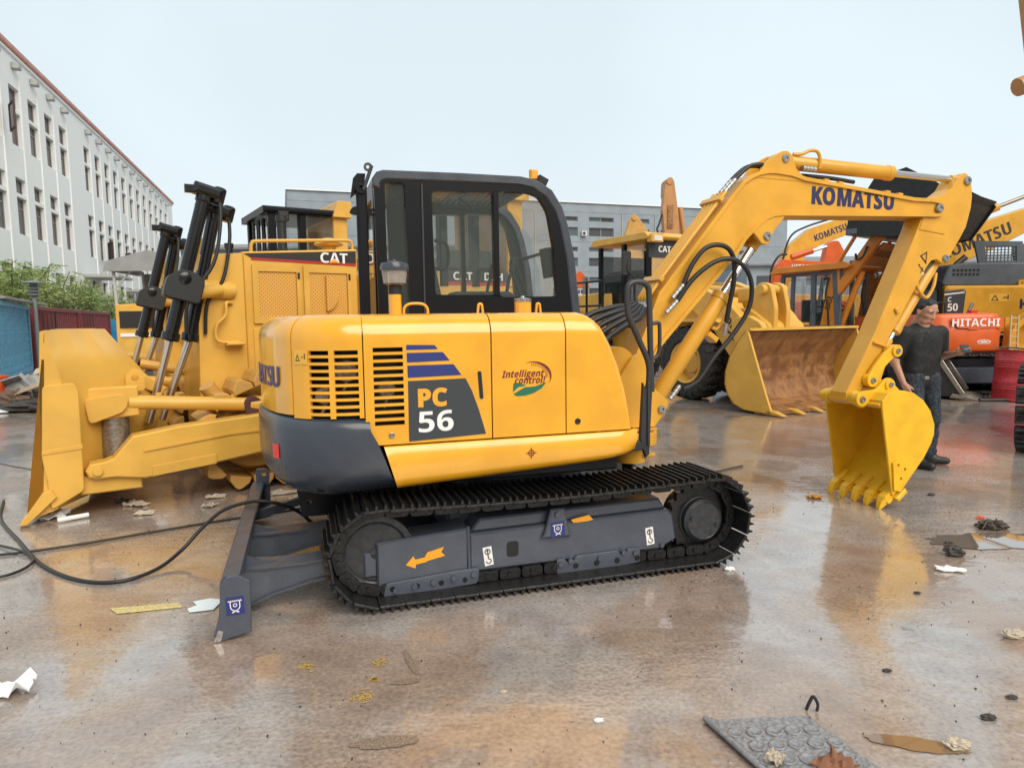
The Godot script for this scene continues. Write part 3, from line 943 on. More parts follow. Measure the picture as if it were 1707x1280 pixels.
	b.lathe([Vector2(0.034, 0), Vector2(0.034, 0.115), Vector2(0.03, 0.12)], XF(-0.79, 1.50, 0.5), 18)
	part("intake_pipe", b, M.paint, U)
	b = MB.new()
	b.lathe([Vector2(0.036, 0.0), Vector2(0.036, 0.05), Vector2(0.058, 0.055)], XF(-0.79, 1.615, 0.5), 18)
	part("intake_clamp", b, M.black_dull, U)
	b = MB.new()
	b.lathe([Vector2(0.045, 0.0), Vector2(0.062, 0.01), Vector2(0.07, 0.075), Vector2(0.07, 0.08)], XF(-0.79, 1.665, 0.5), 20)
	part("prefilter_bowl", b, M.clear_plastic, U)
	b = MB.new()
	b.lathe([Vector2(0.02, 0.0), Vector2(0.03, 0.05), Vector2(0.025, 0.07)], XF(-0.79, 1.665, 0.5), 12)
	part("prefilter_core", b, M.dirty_steel, U)
	b = MB.new()
	b.lathe([Vector2(0.078, 0.0), Vector2(0.08, 0.02), Vector2(0.07, 0.04), Vector2(0.03, 0.05), Vector2(0.012, 0.052), Vector2(0.01, 0.06), Vector2(0, 0.06)], XF(-0.79, 1.745, 0.5), 20)
	part("prefilter_cap", b, M.dark_paint, U)
	b = MB.new()
	b.lathe([Vector2(0.05, 0), Vector2(0.05, 0.07)], XF(-0.05, 1.50, 0.5), 20)
	part("filler_neck", b, M.paint, U)
	b = MB.new()
	b.lathe([Vector2(0.052, 0), Vector2(0.054, 0.014), Vector2(0.046, 0.02), Vector2(0.014, 0.024), Vector2(0.012, 0.034), Vector2(0, 0.034)], XF(-0.05, 1.57, 0.5), 20)
	part("filler_cap", b, M.steel, U)
	make_cab(U)
	make_front(R, U)

func hook_sticker(p: Vector3, parent: Node):
	var n := Node3D.new(); n.name = "hook_sticker"; parent.add_child(n, true)
	n.transform = Transform3D(Basis(Vector3(0, 0, 1), 0.12), p)
	var b := MB.new()
	b.box(Vector3.ZERO, Vector3(0.05, 0.105, 0.002))
	part("backing", b, M.white_decal, n)
	b = MB.new()
	b.prism(holed(circ(0, 0.026, 0.017, 16), [circ(0, 0.026, 0.012, 16)]), 0.001, 0.0025)
	b.prism(V2([-0.003, 0.016, 0.003, 0.016, 0.003, 0.028, 0.008, 0.028, 0, 0.038, -0.008, 0.028, -0.003, 0.028]), 0.001, 0.0025)
	var pts := []
	for k in 10:
		var t := lerpf(PI / 2, -PI * 1.05, k / 9.0)
		pts.append(Vector3(cos(t) * 0.014, -0.028 + sin(t) * 0.013, 0.0015))
	for k in 9: b.beam(pts[k], pts[k + 1], 0.005, 0.002)
	b.beam(Vector3(0, 0.008, 0.0015), Vector3(0, -0.014, 0.0015), 0.006, 0.002)
	part("hook_mark", b, M.black_decal, n)
func lift_sticker(T: Transform3D, s: float, parent: Node):
	var n := Node3D.new(); n.name = "lift_sticker"; parent.add_child(n, true)
	n.transform = T
	var b := MB.new()
	b.box(Vector3.ZERO, Vector3(s * 0.93, s, 0.002))
	part("backing", b, M.blue_decal, n)
	b = MB.new()
	for k in 7: b.beam(Vector3(s * (-0.34 + 0.1 * k), s * 0.27, 0.0016), Vector3(s * (-0.28 + 0.1 * k), s * 0.33, 0.0016), 0.003, 0.0012)
	b.beam(Vector3(-s * 0.36, s * 0.27, 0.0016), Vector3(s * 0.36, s * 0.28, 0.0016), 0.003, 0.0012)
	var pts := []
	for k in 9:
		var t := lerpf(PI, TAU, k / 8.0)
		pts.append(Vector3(cos(t) * s * 0.24, -s * 0.02 + sin(t) * s * 0.24, 0.0016))
	b.beam(Vector3(-s * 0.24, s * 0.25, 0.0016), pts[0], 0.004, 0.0012)
	b.beam(Vector3(s * 0.24, s * 0.25, 0.0016), pts[8], 0.004, 0.0012)
	for k in 8: b.beam(pts[k], pts[k + 1], 0.004, 0.0012)
	b.prism(holed(circ(0, 0.05 * s, s * 0.11, 14), [circ(0, 0.05 * s, s * 0.07, 14)]), 0.001, 0.002)
	b.beam(Vector3(-s * 0.18, -s * 0.36, 0.0016), Vector3(s * 0.1, -s * 0.24, 0.0016), 0.005, 0.0012)
	b.beam(Vector3(s * 0.18, -s * 0.36, 0.0016), Vector3(-s * 0.1, -s * 0.24, 0.0016), 0.005, 0.0012)
	part("lift_mark", b, M.white_decal, n)

func make_cab(U: Node3D):
	var K := Node3D.new(); K.name = "cab"; U.add_child(K)
	var zn := 0.0; var zf := -0.94
	var outer := V2([-0.835, 1.30, -0.83, 1.52, -0.838, 2.30, -0.80, 2.345, 0.10, 2.345, 0.20, 2.33, 0.295, 2.275, 0.36, 2.18, 0.395, 2.08, 0.44, 1.86, 0.475, 1.52, 0.48, 1.30])
	var w1 := rnd(V2([-0.77, 1.46, -0.635, 1.46, -0.65, 2.315, -0.772, 2.315]), 0.012, 3)
	var w2 := rnd(V2([-0.475, 1.63, -0.085, 1.63, -0.088, 2.278, -0.484, 2.272]), 0.03, 4)
	var w3 := rnd(V2([-0.05, 1.615, 0.348, 1.62, 0.325, 1.95, 0.285, 2.17, 0.225, 2.265, 0.15, 2.288, -0.058, 2.288]), 0.03, 4)
	for zz in [zn, zf]:
		var b := MB.new()
		b.prism(holed(outer, [w1, w2, w3]), zz - 0.025, zz + 0.025)
		part("side_frame", b, M.black_paint, K)
		var i := 0
		for w in [w1, w2, w3]:
			b = MB.new()
			b.prism(PackedVector2Array(w), zz - 0.004 + (0.006 if i == 1 else -0.004), zz + 0.002 + (0.006 if i == 1 else -0.004))
			part("window_pane", b, M.glass, K)
			i += 1
	# rubber seals and the meeting bar of the sliding window
	var b := MB.new()
	b.box(Vector3(-0.07, 1.955, 0.012), Vector3(0.036, 0.66, 0.045), 0.004)
	part("window_bar", b, M.black_paint, K)
	b = MB.new()
	b.box(Vector3(-0.545, 1.9, 0.03), Vector3(0.012, 0.82, 0.012), 0.003)
	part("cab_seam", b, M.rail_paint, K)
	# front posts' outer curved rim
	var rim := [[-0.85, 2.29], [-0.845, 2.335], [-0.82, 2.372], [-0.78, 2.385], [-0.3, 2.39], [0.10, 2.388], [0.21, 2.37], [0.315, 2.31], [0.385, 2.205], [0.425, 2.09], [0.472, 1.87], [0.51, 1.52], [0.515, 1.32]]
	var inn := [[-0.80, 2.27], [-0.80, 2.30], [-0.79, 2.32], [-0.76, 2.33], [-0.3, 2.335], [0.09, 2.333], [0.185, 2.318], [0.275, 2.262], [0.338, 2.172], [0.372, 2.07], [0.416, 1.86], [0.45, 1.52], [0.455, 1.32]]
	for zz in [[zn - 0.05, zn + 0.035], [zf - 0.035, zf + 0.05]]:
		b = MB.new()
		var poly := PackedVector2Array()
		for p in rim: poly.append(Vector2(p[0], p[1]))
		for k in inn.size(): poly.append(Vector2(inn[inn.size() - 1 - k][0], inn[inn.size() - 1 - k][1]))
		b.prism(poly, zz[0], zz[1], Transform3D.IDENTITY, 0.008)
		part("roof_rim", b, M.dark_paint, K)
	# roof, open over the front seat with bars
	b = MB.new()
	b.box(Vector3(-0.545, 2.36, -0.47), Vector3(0.53, 0.045, 0.86), 0.01)
	b.box(Vector3(0.18, 2.352, -0.47), Vector3(0.07, 0.035, 0.86), 0.008)
	b.box(Vector3(-0.065, 2.36, -0.07), Vector3(0.44, 0.045, 0.08), 0.008)
	b.box(Vector3(-0.065, 2.36, -0.87), Vector3(0.44, 0.045, 0.08), 0.008)
	part("roof", b, M.dark_paint, K)
	for k in 9:
		b = MB.new()
		b.box(Vector3(-0.26 + 0.047 * k, 2.352, -0.47), Vector3(0.016, 0.022, 0.72), 0.003)
		part("roof_bar", b, M.black_paint, K)
	b = MB.new()
	b.box(Vector3(-0.065, 2.372, -0.47), Vector3(0.43, 0.005, 0.72))
	part("roof_pane", b, M.glass, K)
	b = MB.new()
	b.prism(rnd(rect(-0.07, 0, 0.07, 0.022), 0.016, 3), -0.06, 0.06, XF(-0.63, 2.388, -0.25))
	part("roof_vent", b, M.rail_paint, K)
	# front panes and crossbars
	b = MB.new()
	var fl := [Vector2(0.475, 1.50), Vector2(0.44, 1.86), Vector2(0.395, 2.08), Vector2(0.33, 2.23), Vector2(0.24, 2.32)]
	for i in fl.size() - 1: b.quad(Vector3(fl[i].x, fl[i].y, zn - 0.05), Vector3(fl[i + 1].x, fl[i + 1].y, zn - 0.05), Vector3(fl[i + 1].x, fl[i + 1].y, zf + 0.05), Vector3(fl[i].x, fl[i].y, zf + 0.05))
	part("windscreen", b, M.glass, K)
	b = MB.new()
	b.box(Vector3(0.475, 1.42, -0.47), Vector3(0.05, 0.2, 0.86), 0.01)
	part("front_sill", b, M.black_paint, K)
	b = MB.new()
	b.box(Vector3(0.42, 1.95, -0.47), Vector3(0.02, 0.02, 0.86), 0.004)
	part("wiper_bar", b, M.black_paint, K)
	# rear wall with a window
	b = MB.new()
	b.prism(holed(rect(-0.9, 1.3, -0.04, 2.35), [rnd(rect(-0.82, 1.75, -0.12, 2.24), 0.04, 3)]), -0.02, 0.02, Transform3D(Basis(Vector3.UP, -PI / 2), Vector3(-0.82, 0, 0)))
	part("rear_wall", b, M.black_paint, K)
	b = MB.new()
	b.box(Vector3(-0.82, 2.0, -0.47), Vector3(0.005, 0.5, 0.72))
	part("rear_pane", b, M.glass, K)
	# inside
	b = MB.new()
	b.box(Vector3(-0.17, 1.33, -0.47), Vector3(1.2, 0.04, 0.88))
	part("cab_floor", b, M.black_dull, K)
	b = MB.new()
	b.prism(rnd(V2([-0.42, 1.45, 0.05, 1.45, 0.08, 1.52, 0.05, 1.58, -0.36, 1.57, -0.45, 2.02, -0.50, 2.08, -0.56, 2.06, -0.55, 1.9, -0.50, 1.5]), 0.03, 3), -0.68, -0.26, Transform3D.IDENTITY, 0.03)
	b.prism(rnd(V2([-0.58, 2.08, -0.5, 2.08, -0.5, 2.24, -0.56, 2.25]), 0.03, 3), -0.57, -0.37, Transform3D.IDENTITY, 0.03)
	part("seat", b, M.seat_cloth, K)
	for zz in [-0.2, -0.74]:
		b = MB.new()
		b.prism(rnd(rect(-0.35, 1.36, 0.1, 1.66), 0.05, 3), zz - 0.07, zz + 0.07, Transform3D.IDENTITY, 0.02)
		part("console", b, M.black_dull, K)
		b = MB.new()
		b.tube(smooth3([Vector3(0.06, 1.64, zz), Vector3(0.08, 1.74, zz), Vector3(0.1, 1.8, zz)], 4), 0.012, 8)
		b.rod(Vector3(0.1, 1.79, zz), Vector3(0.12, 1.89, zz), 0.022, 10, 0.006)
		part("joystick", b, M.black_dull, K)
	for zz in [-0.4, -0.54]:
		b = MB.new()
		b.tube(smooth3([Vector3(0.3, 1.36, zz), Vector3(0.28, 1.6, zz), Vector3(0.2, 1.85, zz), Vector3(0.21, 1.92, zz)], 4), 0.011, 8)
		part("travel_lever", b, M.black_dull, K)
	b = MB.new()
	b.box(Vector3(0.33, 1.85, -0.12), Vector3(0.05, 0.2, 0.13), 0.015, Basis(Vector3(0, 0, 1), 0.15))
	part("monitor", b, M.black_dull, K)
	# grab handle inside the window
	b = MB.new()
	b.tube(smooth3([Vector3(-0.46, 1.80, -0.04), Vector3(-0.40, 1.80, -0.05), Vector3(-0.375, 1.84, -0.05), Vector3(-0.375, 1.93, -0.05), Vector3(-0.40, 1.97, -0.05), Vector3(-0.46, 1.975, -0.04)], 4), 0.012, 8)
	part("grab_handle", b, M.black_paint, K)
	# coiled cord near the ceiling
	b = MB.new()
	var coil := []
	for k in 60:
		var t := k / 59.0
		coil.append(Vector3(lerpf(-0.27, -0.17, t), lerpf(2.265, 2.20, t) + 0.012 * sin(k * 1.6), -0.15 + 0.012 * cos(k * 1.6)))
	b.tube(coil, 0.003, 5)
	part("coiled_cord", b, M.hose, K)
	# exhaust-like guard post behind the cab, with its brackets
	var P := Node3D.new(); P.name = "mirror_post"; U.add_child(P)
	b = MB.new()
	b.prism(rnd(rect(-0.033, -0.025, 0.033, 0.025), 0.015, 3), 0.0, 0.80, Transform3D(Basis(Vector3(1, 0, 0), -PI / 2), Vector3(-0.91, 1.48, -0.02)))
	part("post", b, M.black_paint, P)
	b = MB.new()
	b.prism(holed(circ(-0.912, 2.275, 0.035, 14), [circ(-0.912, 2.275, 0.014, 10)]), -0.05, 0.02)
	b.prism(V2([-0.975, 2.22, -0.955, 2.34, -0.93, 2.37, -0.88, 2.37, -0.89, 2.30, -0.93, 2.26]), -0.06, -0.03)
	part("post_head", b, M.black_paint, P)
	b = MB.new()
	b.rod(Vector3(-0.90, 2.26, 0.02), Vector3(-0.845, 2.41, 0.02), 0.011, 8)
	b.prism(holed(circ(-0.868, 2.40, 0.026, 12), [circ(-0.868, 2.40, 0.012, 10)]), 0.008, 0.022)
	part("stay_rod", b, M.rail_paint, P)
	b = MB.new()
	b.prism(holed(rnd(V2([-0.88, 2.11, -0.83, 2.115, -0.83, 2.155, -0.88, 2.16]), 0.02, 3), [circ(-0.843, 2.135, 0.009, 8)]), -0.02, 0.0)
	b.prism(rnd(V2([-0.99, 2.125, -0.94, 2.11, -0.94, 2.17, -0.97, 2.16]), 0.02, 3), -0.02, 0.0)
	part("lug", b, M.black_paint, P)
	# work light at the front of the roof
	b = MB.new()
	b.box(Vector3(0.50, 2.50, -0.75), Vector3(0.08, 0.11, 0.14), 0.012, Basis(Vector3(0, 0, 1), -0.45))
	part("work_light", b, M.black_dull, K)
	b = MB.new()
	b.box(Vector3(0.455, 2.57, -0.75), Vector3(0.06, 0.08, 0.06), 0.012)
	part("work_light_bracket", b, M.orange_decal, K)

func clevis(b: MB, p: Vector3, r: float, w: float):
	b.rod(p - Vector3(0, 0, w), p + Vector3(0, 0, w), r, 18, 0.005)
func ram(R: Node3D, a: Vector3, b_: Vector3, barrel: float, rad: float, rod_r: float, m: Material, called: String) -> Node3D:
	var n := Node3D.new(); n.name = called; R.add_child(n, true)
	var d := (b_ - a).normalized(); var L := (b_ - a).length()
	var b := MB.new()
	b.lathe([Vector2(rad * 0.7, 0.02), Vector2(rad, 0.06), Vector2(rad, L * barrel - 0.05), Vector2(rad * 1.1, L * barrel - 0.045), Vector2(rad * 1.1, L * barrel), Vector2(rad * 0.9, L * barrel + 0.008), Vector2(rod_r, L * barrel + 0.01)], Transform3D(MB.along(a, b_), a), 24)
	clevis(b, a, rad * 1.05, 0.055)
	part("barrel", b, m, n)
	b = MB.new()
	b.cyl(a + d * (L * barrel - 0.02), b_ - d * 0.05, rod_r, 18)
	part("piston_rod", b, M.chrome, n)
	b = MB.new()
	clevis(b, b_, rad * 0.95, 0.05)
	b.rod(b_ - d * 0.10, b_ - d * 0.03, rod_r * 1.35, 14)
	part("rod_eye", b, m, n)
	return n

func make_front(R: Node3D, U: Node3D):
	var zc := 0.035
	var b := MB.new()
	# swing bracket and the yellow carriage front
	var S := Node3D.new(); S.name = "swing_bracket"; R.add_child(S)
	for s in [-1, 1]:
		b = MB.new()
		b.prism(rnd(V2([0.46, 0.70, 0.98, 0.72, 1.03, 0.78, 1.085, 0.86, 1.09, 0.90, 1.05, 0.93, 0.985, 0.985, 0.935, 1.20, 0.88, 1.24, 0.82, 1.21, 0.62, 0.93, 0.46, 0.86]), 0.02, 3), zc + s * 0.145 - 0.018, zc + s * 0.145 + 0.018, Transform3D.IDENTITY, 0.005)
		part("side_plate", b, M.boom_paint, S)
	b = MB.new()
	b.cyl(Vector3(0.72, 1.14, zc - 0.12), Vector3(0.72, 1.14, zc + 0.12), 0.14, 24)
	b.box(Vector3(0.66, 0.9, zc), Vector3(0.4, 0.34, 0.25), 0.02)
	part("pivot_boss", b, M.boom_paint, S)
	b = MB.new()
	b.prism(rnd(V2([0.40, -0.33, 0.86, -0.22, 1.02, -0.12, 1.04, 0.14, 0.96, 0.25, 0.40, 0.33]), 0.05, 3), -0.70, -0.60, Transform3D(Basis(Vector3(1, 0, 0), PI / 2), Vector3.ZERO), 0.01)
	b.cyl(Vector3(0.88, 0.47, zc), Vector3(0.88, 0.62, zc), 0.11, 20)
	b.box(Vector3(0.97, 0.52, zc + 0.03), Vector3(0.10, 0.025, 0.16), 0.006)
	part("swing_base", b, M.boom_paint, S)
	for k in 2:
		b = MB.new()
		b.box(Vector3(0.72, 0.722 + 0.018 * k, zc + 0.2 - 0.03 * k), Vector3(0.5, 0.012, 0.05), 0.003)
		part("stop_plate", b, M.boom_paint, S)
	pin_head(Vector3(1.035, 0.845, zc + 0.164), 0.026, S)
	# front of the carriage under the cab
	b = MB.new()
	b.prism(V2([0.20, 0.69, 0.47, 0.70, 0.47, 1.32, 0.20, 1.32]), -0.85, -0.16, Transform3D.IDENTITY, 0.01)
	part("cab_base", b, M.paint, U)
	b = MB.new()
	b.prism(V2([0.2, 0.69, 0.44, 0.69, 0.40, 0.95, 0.2, 1.3]), 0.32, 0.5, Transform3D.IDENTITY, 0.01)
	part("front_bulkhead", b, M.paint, U)
	# ---- boom
	var B := Node3D.new(); B.name = "boom"; R.add_child(B)
	var outl := V2([0.85, 1.16, 0.865, 1.215, 1.041, 1.637, 1.320, 1.972, 1.606, 2.314, 1.696, 2.416, 1.76, 2.455, 1.828, 2.483, 1.90, 2.498, 1.97, 2.50, 2.105, 2.489, 2.224, 2.461, 3.221, 2.356, 3.411, 2.355, 3.49, 2.345, 3.535, 2.31, 3.54, 2.27, 3.51, 2.23, 3.45, 2.218, 3.211, 2.214, 2.03, 2.183, 1.96, 2.175, 1.90, 2.153, 1.827, 2.098, 1.729, 2.005, 1.662, 1.908, 1.058, 1.270, 0.985, 1.13, 0.94, 1.10, 0.89, 1.11])
	b = MB.new()
	b.prism(MB.inset(ccw(outl.duplicate()), 0.006), zc - 0.095, zc + 0.095)
	part("box_section", b, M.boom_paint, B)
	b = MB.new()
	b.prism(band_loop(outl, 0.026), zc - 0.112, zc + 0.112)
	part("flange", b, M.boom_paint, B)
	for s in [-1, 1]:
		b = MB.new()
		b.prism(V2([1.80, 2.44, 1.885, 2.55, 2.0, 2.622, 2.03, 2.636, 2.07, 2.637, 2.105, 2.615, 2.125, 2.575, 2.145, 2.52, 2.20, 2.475, 2.26, 2.43]), zc + s * 0.085 - 0.014, zc + s * 0.085 + 0.014, Transform3D.IDENTITY, 0.003)
		part("ram_bracket", b, M.boom_paint, B)
		b = MB.new()
		b.prism(V2([2.06, 2.19, 2.02, 2.135, 1.975, 2.09, 1.94, 2.035, 1.93, 1.995, 1.90, 1.975, 1.86, 1.985, 1.80, 2.05, 1.76, 2.06, 1.83, 2.12, 1.93, 2.18]), zc + s * 0.09 - 0.014, zc + s * 0.09 + 0.014, Transform3D.IDENTITY, 0.003)
		part("ram_ear", b, M.boom_paint, B)
		pin_head(Vector3(2.05, 2.585, zc + s * 0.10), 0.026, B, Vector3(0, 0, s))
		pin_head(Vector3(1.905, 2.035, zc + s * 0.105), 0.028, B, Vector3(0, 0, s))
		pin_head(Vector3(3.475, 2.285, zc + s * 0.113), 0.030, B, Vector3(0, 0, s))
	text("lettering", "KOMATSU", 0.118, M.navy_decal, B, XF(2.66, 2.322, zc + 0.095, 0, -1.5), 0.98, 0.004, font_heavy)
	add_box("letter_mark", Vector3(2.755, 2.392, zc + 0.097), Vector3(0.024, 0.022, 0.004), M.navy_decal, B, 0.0, Basis(Vector3(0, 0, 1), -0.03))
	# pipes up the back of the boom
	for k in 4:
		b = MB.new()
		var z := zc + 0.085 - 0.045 * k
		b.tube(smooth3([Vector3(0.985, 1.58, z), Vector3(1.0, 1.645, z), Vector3(1.28, 1.99, z), Vector3(1.54, 2.30, z), Vector3(1.565, 2.33, z)], 5), 0.014, 8)
		part("hydraulic_pipe", b, M.boom_paint, B)
		fitting(Vector3(0.985, 1.585, z), Vector3(0.93, 1.51, z), 0.017, B)
	for q in [[1.06, 1.70], [1.52, 2.25]]:
		b = MB.new()
		b.box(Vector3(q[0] - 0.005, q[1] + 0.03, zc), Vector3(0.035, 0.04, 0.25), 0.006, Basis(Vector3(0, 0, 1), -0.7))
		part("pipe_clamp", b, M.boom_paint, B)
	for k in 2:
		var z := zc + 0.08 - 0.05 * k
		fitting(Vector3(1.565, 2.335, z), Vector3(1.655, 2.43, z), 0.017, B)
		hose_part([Vector3(1.65, 2.425, z), Vector3(1.71, 2.48, z), Vector3(1.78, 2.525, z), Vector3(1.87, 2.535, z), Vector3(1.97, 2.52, zc), Vector3(2.12, 2.50, zc), Vector3(2.5, 2.49, zc), Vector3(2.75, 2.47, zc)], 0.015, B)
	# small brackets along the top
	for q in [2.43, 2.56, 3.0, 3.12]:
		b = MB.new()
		b.box(Vector3(q, 2.462 - (q - 2.224) * 0.105 + 0.008, zc + 0.06), Vector3(0.045, 0.03, 0.05), 0.005, Basis(Vector3(0, 0, 1), -0.1))
		part("pipe_bracket", b, M.boom_paint, B)
	# ---- arm ram
	var r := ram(R, Vector3(2.06, 2.585, zc), Vector3(3.79, 2.53, zc), 0.60, 0.052, 0.026, M.boom_paint, "arm_ram")
	b = MB.new()
	b.tube(smooth3([Vector3(2.17, 2.635, zc + 0.03), Vector3(2.24, 2.64, zc + 0.04), Vector3(2.30, 2.665, zc + 0.05), Vector3(2.36, 2.66, zc + 0.055), Vector3(2.385, 2.61, zc + 0.055), Vector3(2.385, 2.54, zc + 0.05)], 5), 0.013, 8)
	part("ram_pipe", b, M.boom_paint, r)
	fitting(Vector3(2.23, 2.535, zc + 0.055), Vector3(2.35, 2.53, zc + 0.055), 0.022, r)
	# ---- boom ram
	r = ram(R, Vector3(1.04, 0.845, zc), Vector3(1.905, 2.035, zc), 0.655, 0.060, 0.031, M.boom_paint, "boom_ram")
	var d := (Vector3(1.905, 2.035, zc) - Vector3(1.04, 0.845, zc)).normalized()
	var side := Vector3(d.y, -d.x, 0)
	b = MB.new()
	var pr := Vector3(1.04, 0.845, zc)
	b.tube(smooth3([pr + d * 0.72 + side * 0.06 + Vector3(0, 0, 0.03), pr + d * 0.74 + side * 0.10 + Vector3(0, 0, 0.03), pr + d * 0.82 + side * 0.105 + Vector3(0, 0, 0.03), pr + d * 0.90 + side * 0.09 + Vector3(0, 0, 0.03), pr + d * 0.93 + side * 0.05 + Vector3(0, 0, 0.03)], 4), 0.012, 8)
	part("ram_pipe", b, M.boom_paint, r)
	b = MB.new()
	b.box(pr + d * 0.66 + side * 0.09 + Vector3(0, 0, 0.02), Vector3(0.09, 0.04, 0.1), 0.006, MB.along(Vector3.ZERO, d))
	part("hose_clamp", b, M.boom_paint, r)
	fitting(pr + d * 0.12 + side * 0.075 + Vector3(0, 0, 0.04), pr + d * 0.24 + side * 0.085 + Vector3(0, 0, 0.04), 0.02, r)
	# hoses looping from the boom to its ram
	fitting(Vector3(1.13, 1.60, 0.17), Vector3(1.22, 1.70, 0.175), 0.018, B)
	fitting(Vector3(1.08, 1.50, 0.175), Vector3(1.17, 1.59, 0.18), 0.018, B)
	hose_part([Vector3(1.205, 1.68, 0.175), Vector3(1.27, 1.82, 0.18), Vector3(1.36, 1.93, 0.19), Vector3(1.46, 1.96, 0.20), Vector3(1.55, 1.93, 0.20), Vector3(1.60, 1.84, 0.19), Vector3(1.61, 1.7, 0.17), Vector3(1.60, 1.55, 0.14), Vector3(1.59, 1.43, 0.12)], 0.017, B)
	hose_part([Vector3(1.16, 1.58, 0.18), Vector3(1.27, 1.73, 0.20), Vector3(1.42, 1.84, 0.22), Vector3(1.56, 1.86, 0.23), Vector3(1.68, 1.79, 0.22), Vector3(1.74, 1.66, 0.20), Vector3(1.72, 1.5, 0.18), Vector3(1.60, 1.32, 0.16), Vector3(1.48, 1.19, 0.15), Vector3(1.36, 1.03, 0.14), Vector3(1.26, 0.97, 0.12)], 0.017, B)
	fitting(Vector3(1.59, 1.42, 0.12), Vector3(1.585, 1.34, 0.11), 0.018, B)
	# bundle of hoses from the body to the boom foot
	for k in 5:
		var z := 0.26 - 0.05 * k
		hose_part([Vector3(0.40, 1.05 + 0.05 * k, z + 0.02), Vector3(0.46, 1.18 + 0.06 * k, z + 0.02), Vector3(0.58, 1.32 + 0.045 * k, z), Vector3(0.74, 1.42 + 0.03 * k, z - 0.02), Vector3(0.86, 1.47 + 0.02 * k, z - 0.05), Vector3(0.95, 1.53 + 0.01 * k, 0.12 - 0.04 * k)], 0.021, R, "hose")
	# ---- arm
	var A := Node3D.new(); A.name = "arm"; R.add_child(A)
	var al := V2([3.689, 2.535, 3.72, 2.553, 3.785, 2.555, 3.815, 2.53, 3.832, 2.449, 3.838, 2.39, 3.83, 2.30, 3.789, 2.154, 3.73, 2.06, 3.663, 1.965, 3.62, 1.895, 3.60, 1.868, 3.57, 1.86, 3.54, 1.875, 3.50, 1.895, 3.45, 1.885, 3.40, 1.83, 2.90, 1.04, 2.80, 0.875, 2.755, 0.805, 2.70, 0.79, 2.665, 0.82, 2.665, 0.88, 2.904, 1.307, 3.301, 2.13, 3.35, 2.25, 3.42, 2.36, 3.545, 2.395, 3.63, 2.45])
	b = MB.new()
	b.prism(al, zc - 0.08, zc + 0.082, Transform3D.IDENTITY, 0.004)
	part("arm_body", b, M.boom_paint, A)
	b = MB.new()
	b.prism(V2([3.31, 2.12, 3.345, 2.215, 3.50, 2.215, 3.585, 2.12, 3.565, 2.09]), zc + 0.0825, zc + 0.088, Transform3D.IDENTITY, 0.002)
	part("doubler_plate", b, M.boom_paint, A)
	for s in [-1, 1]:
		pin_head(Vector3(3.775, 2.51, zc + s * 0.088), 0.030, A, Vector3(0, 0, s))
		pin_head(Vector3(3.585, 1.905, zc + s * 0.088), 0.026, A, Vector3(0, 0, s))
		b = MB.new()
		b.rod(Vector3(2.72, 0.845, zc + s * 0.08), Vector3(2.72, 0.845, zc + s * 0.13), 0.05, 18)
		part("pin_boss", b, M.bucket_paint, A)
	b = MB.new()
	b.box(Vector3(3.12, 1.50, zc + 0.092), Vector3(0.04, 0.05, 0.02), 0.005, Basis(Vector3(0, 0, 1), 0.5))
	b.box(Vector3(2.96, 1.24, zc + 0.092), Vector3(0.13, 0.014, 0.03), 0.003, Basis(Vector3(0, 0, 1), -0.3))
	part("rest_lug", b, M.boom_paint, A)
	b = MB.new()
	var tz := zc + 0.0825
	b.prism(holed(V2([3.33, 1.92, 3.40, 1.955, 3.395, 1.855]), [V2([3.348, 1.919, 3.390, 1.940, 3.387, 1.879])]), tz, tz + 0.0015)
	b.beam(Vector3(3.33, 1.84, tz), Vector3(3.37, 1.80, tz), 0.008, 0.003)
	b.beam(Vector3(3.365, 1.83, tz), Vector3(3.34, 1.79, tz), 0.006, 0.003)
	b.prism(circ(3.325, 1.85, 0.008, 8), tz, tz + 0.0015)
	part("pictogram", b, M.black_decal, A)
	# ---- bucket ram with its pipe
	r = ram(R, Vector3(3.585, 1.905, zc), Vector3(3.085, 1.19, zc), 0.80, 0.045, 0.024, M.boom_paint, "bucket_ram")
	d = (Vector3(3.085, 1.19, zc) - Vector3(3.585, 1.905, zc)).normalized(); side = Vector3(-d.y, d.x, 0) * -1.0
	pr = Vector3(3.585, 1.905, zc)
	b = MB.new()
	b.tube(smooth3([pr + d * 0.10 + side * -0.05 + Vector3(0, 0, 0.02), pr + d * 0.2 + side * -0.085 + Vector3(0, 0, 0.03), pr + d * 0.30 + side * -0.09 + Vector3(0, 0, 0.03), pr + d * 0.345 + side * -0.03 + Vector3(0, 0, 0.06), pr + d * 0.33 + side * 0.06 + Vector3(0, 0, 0.06), pr + d * 0.28 + side * 0.10 + Vector3(0, 0, 0.05)], 5), 0.013, 8)
	part("ram_pipe", b, M.boom_paint, r)
	hose_part([pr + d * 0.28 + side * 0.10 + Vector3(0, 0, 0.05), pr + d * 0.18 + side * 0.08 + Vector3(0, 0, 0.05), pr + d * 0.06 + side * 0.05 + Vector3(0, 0, 0.04)], 0.014, r)
	fitting(pr + d * 0.30 + side * 0.105 + Vector3(0, 0, 0.05), pr + d * 0.20 + side * 0.085 + Vector3(0, 0, 0.05), 0.018, r)
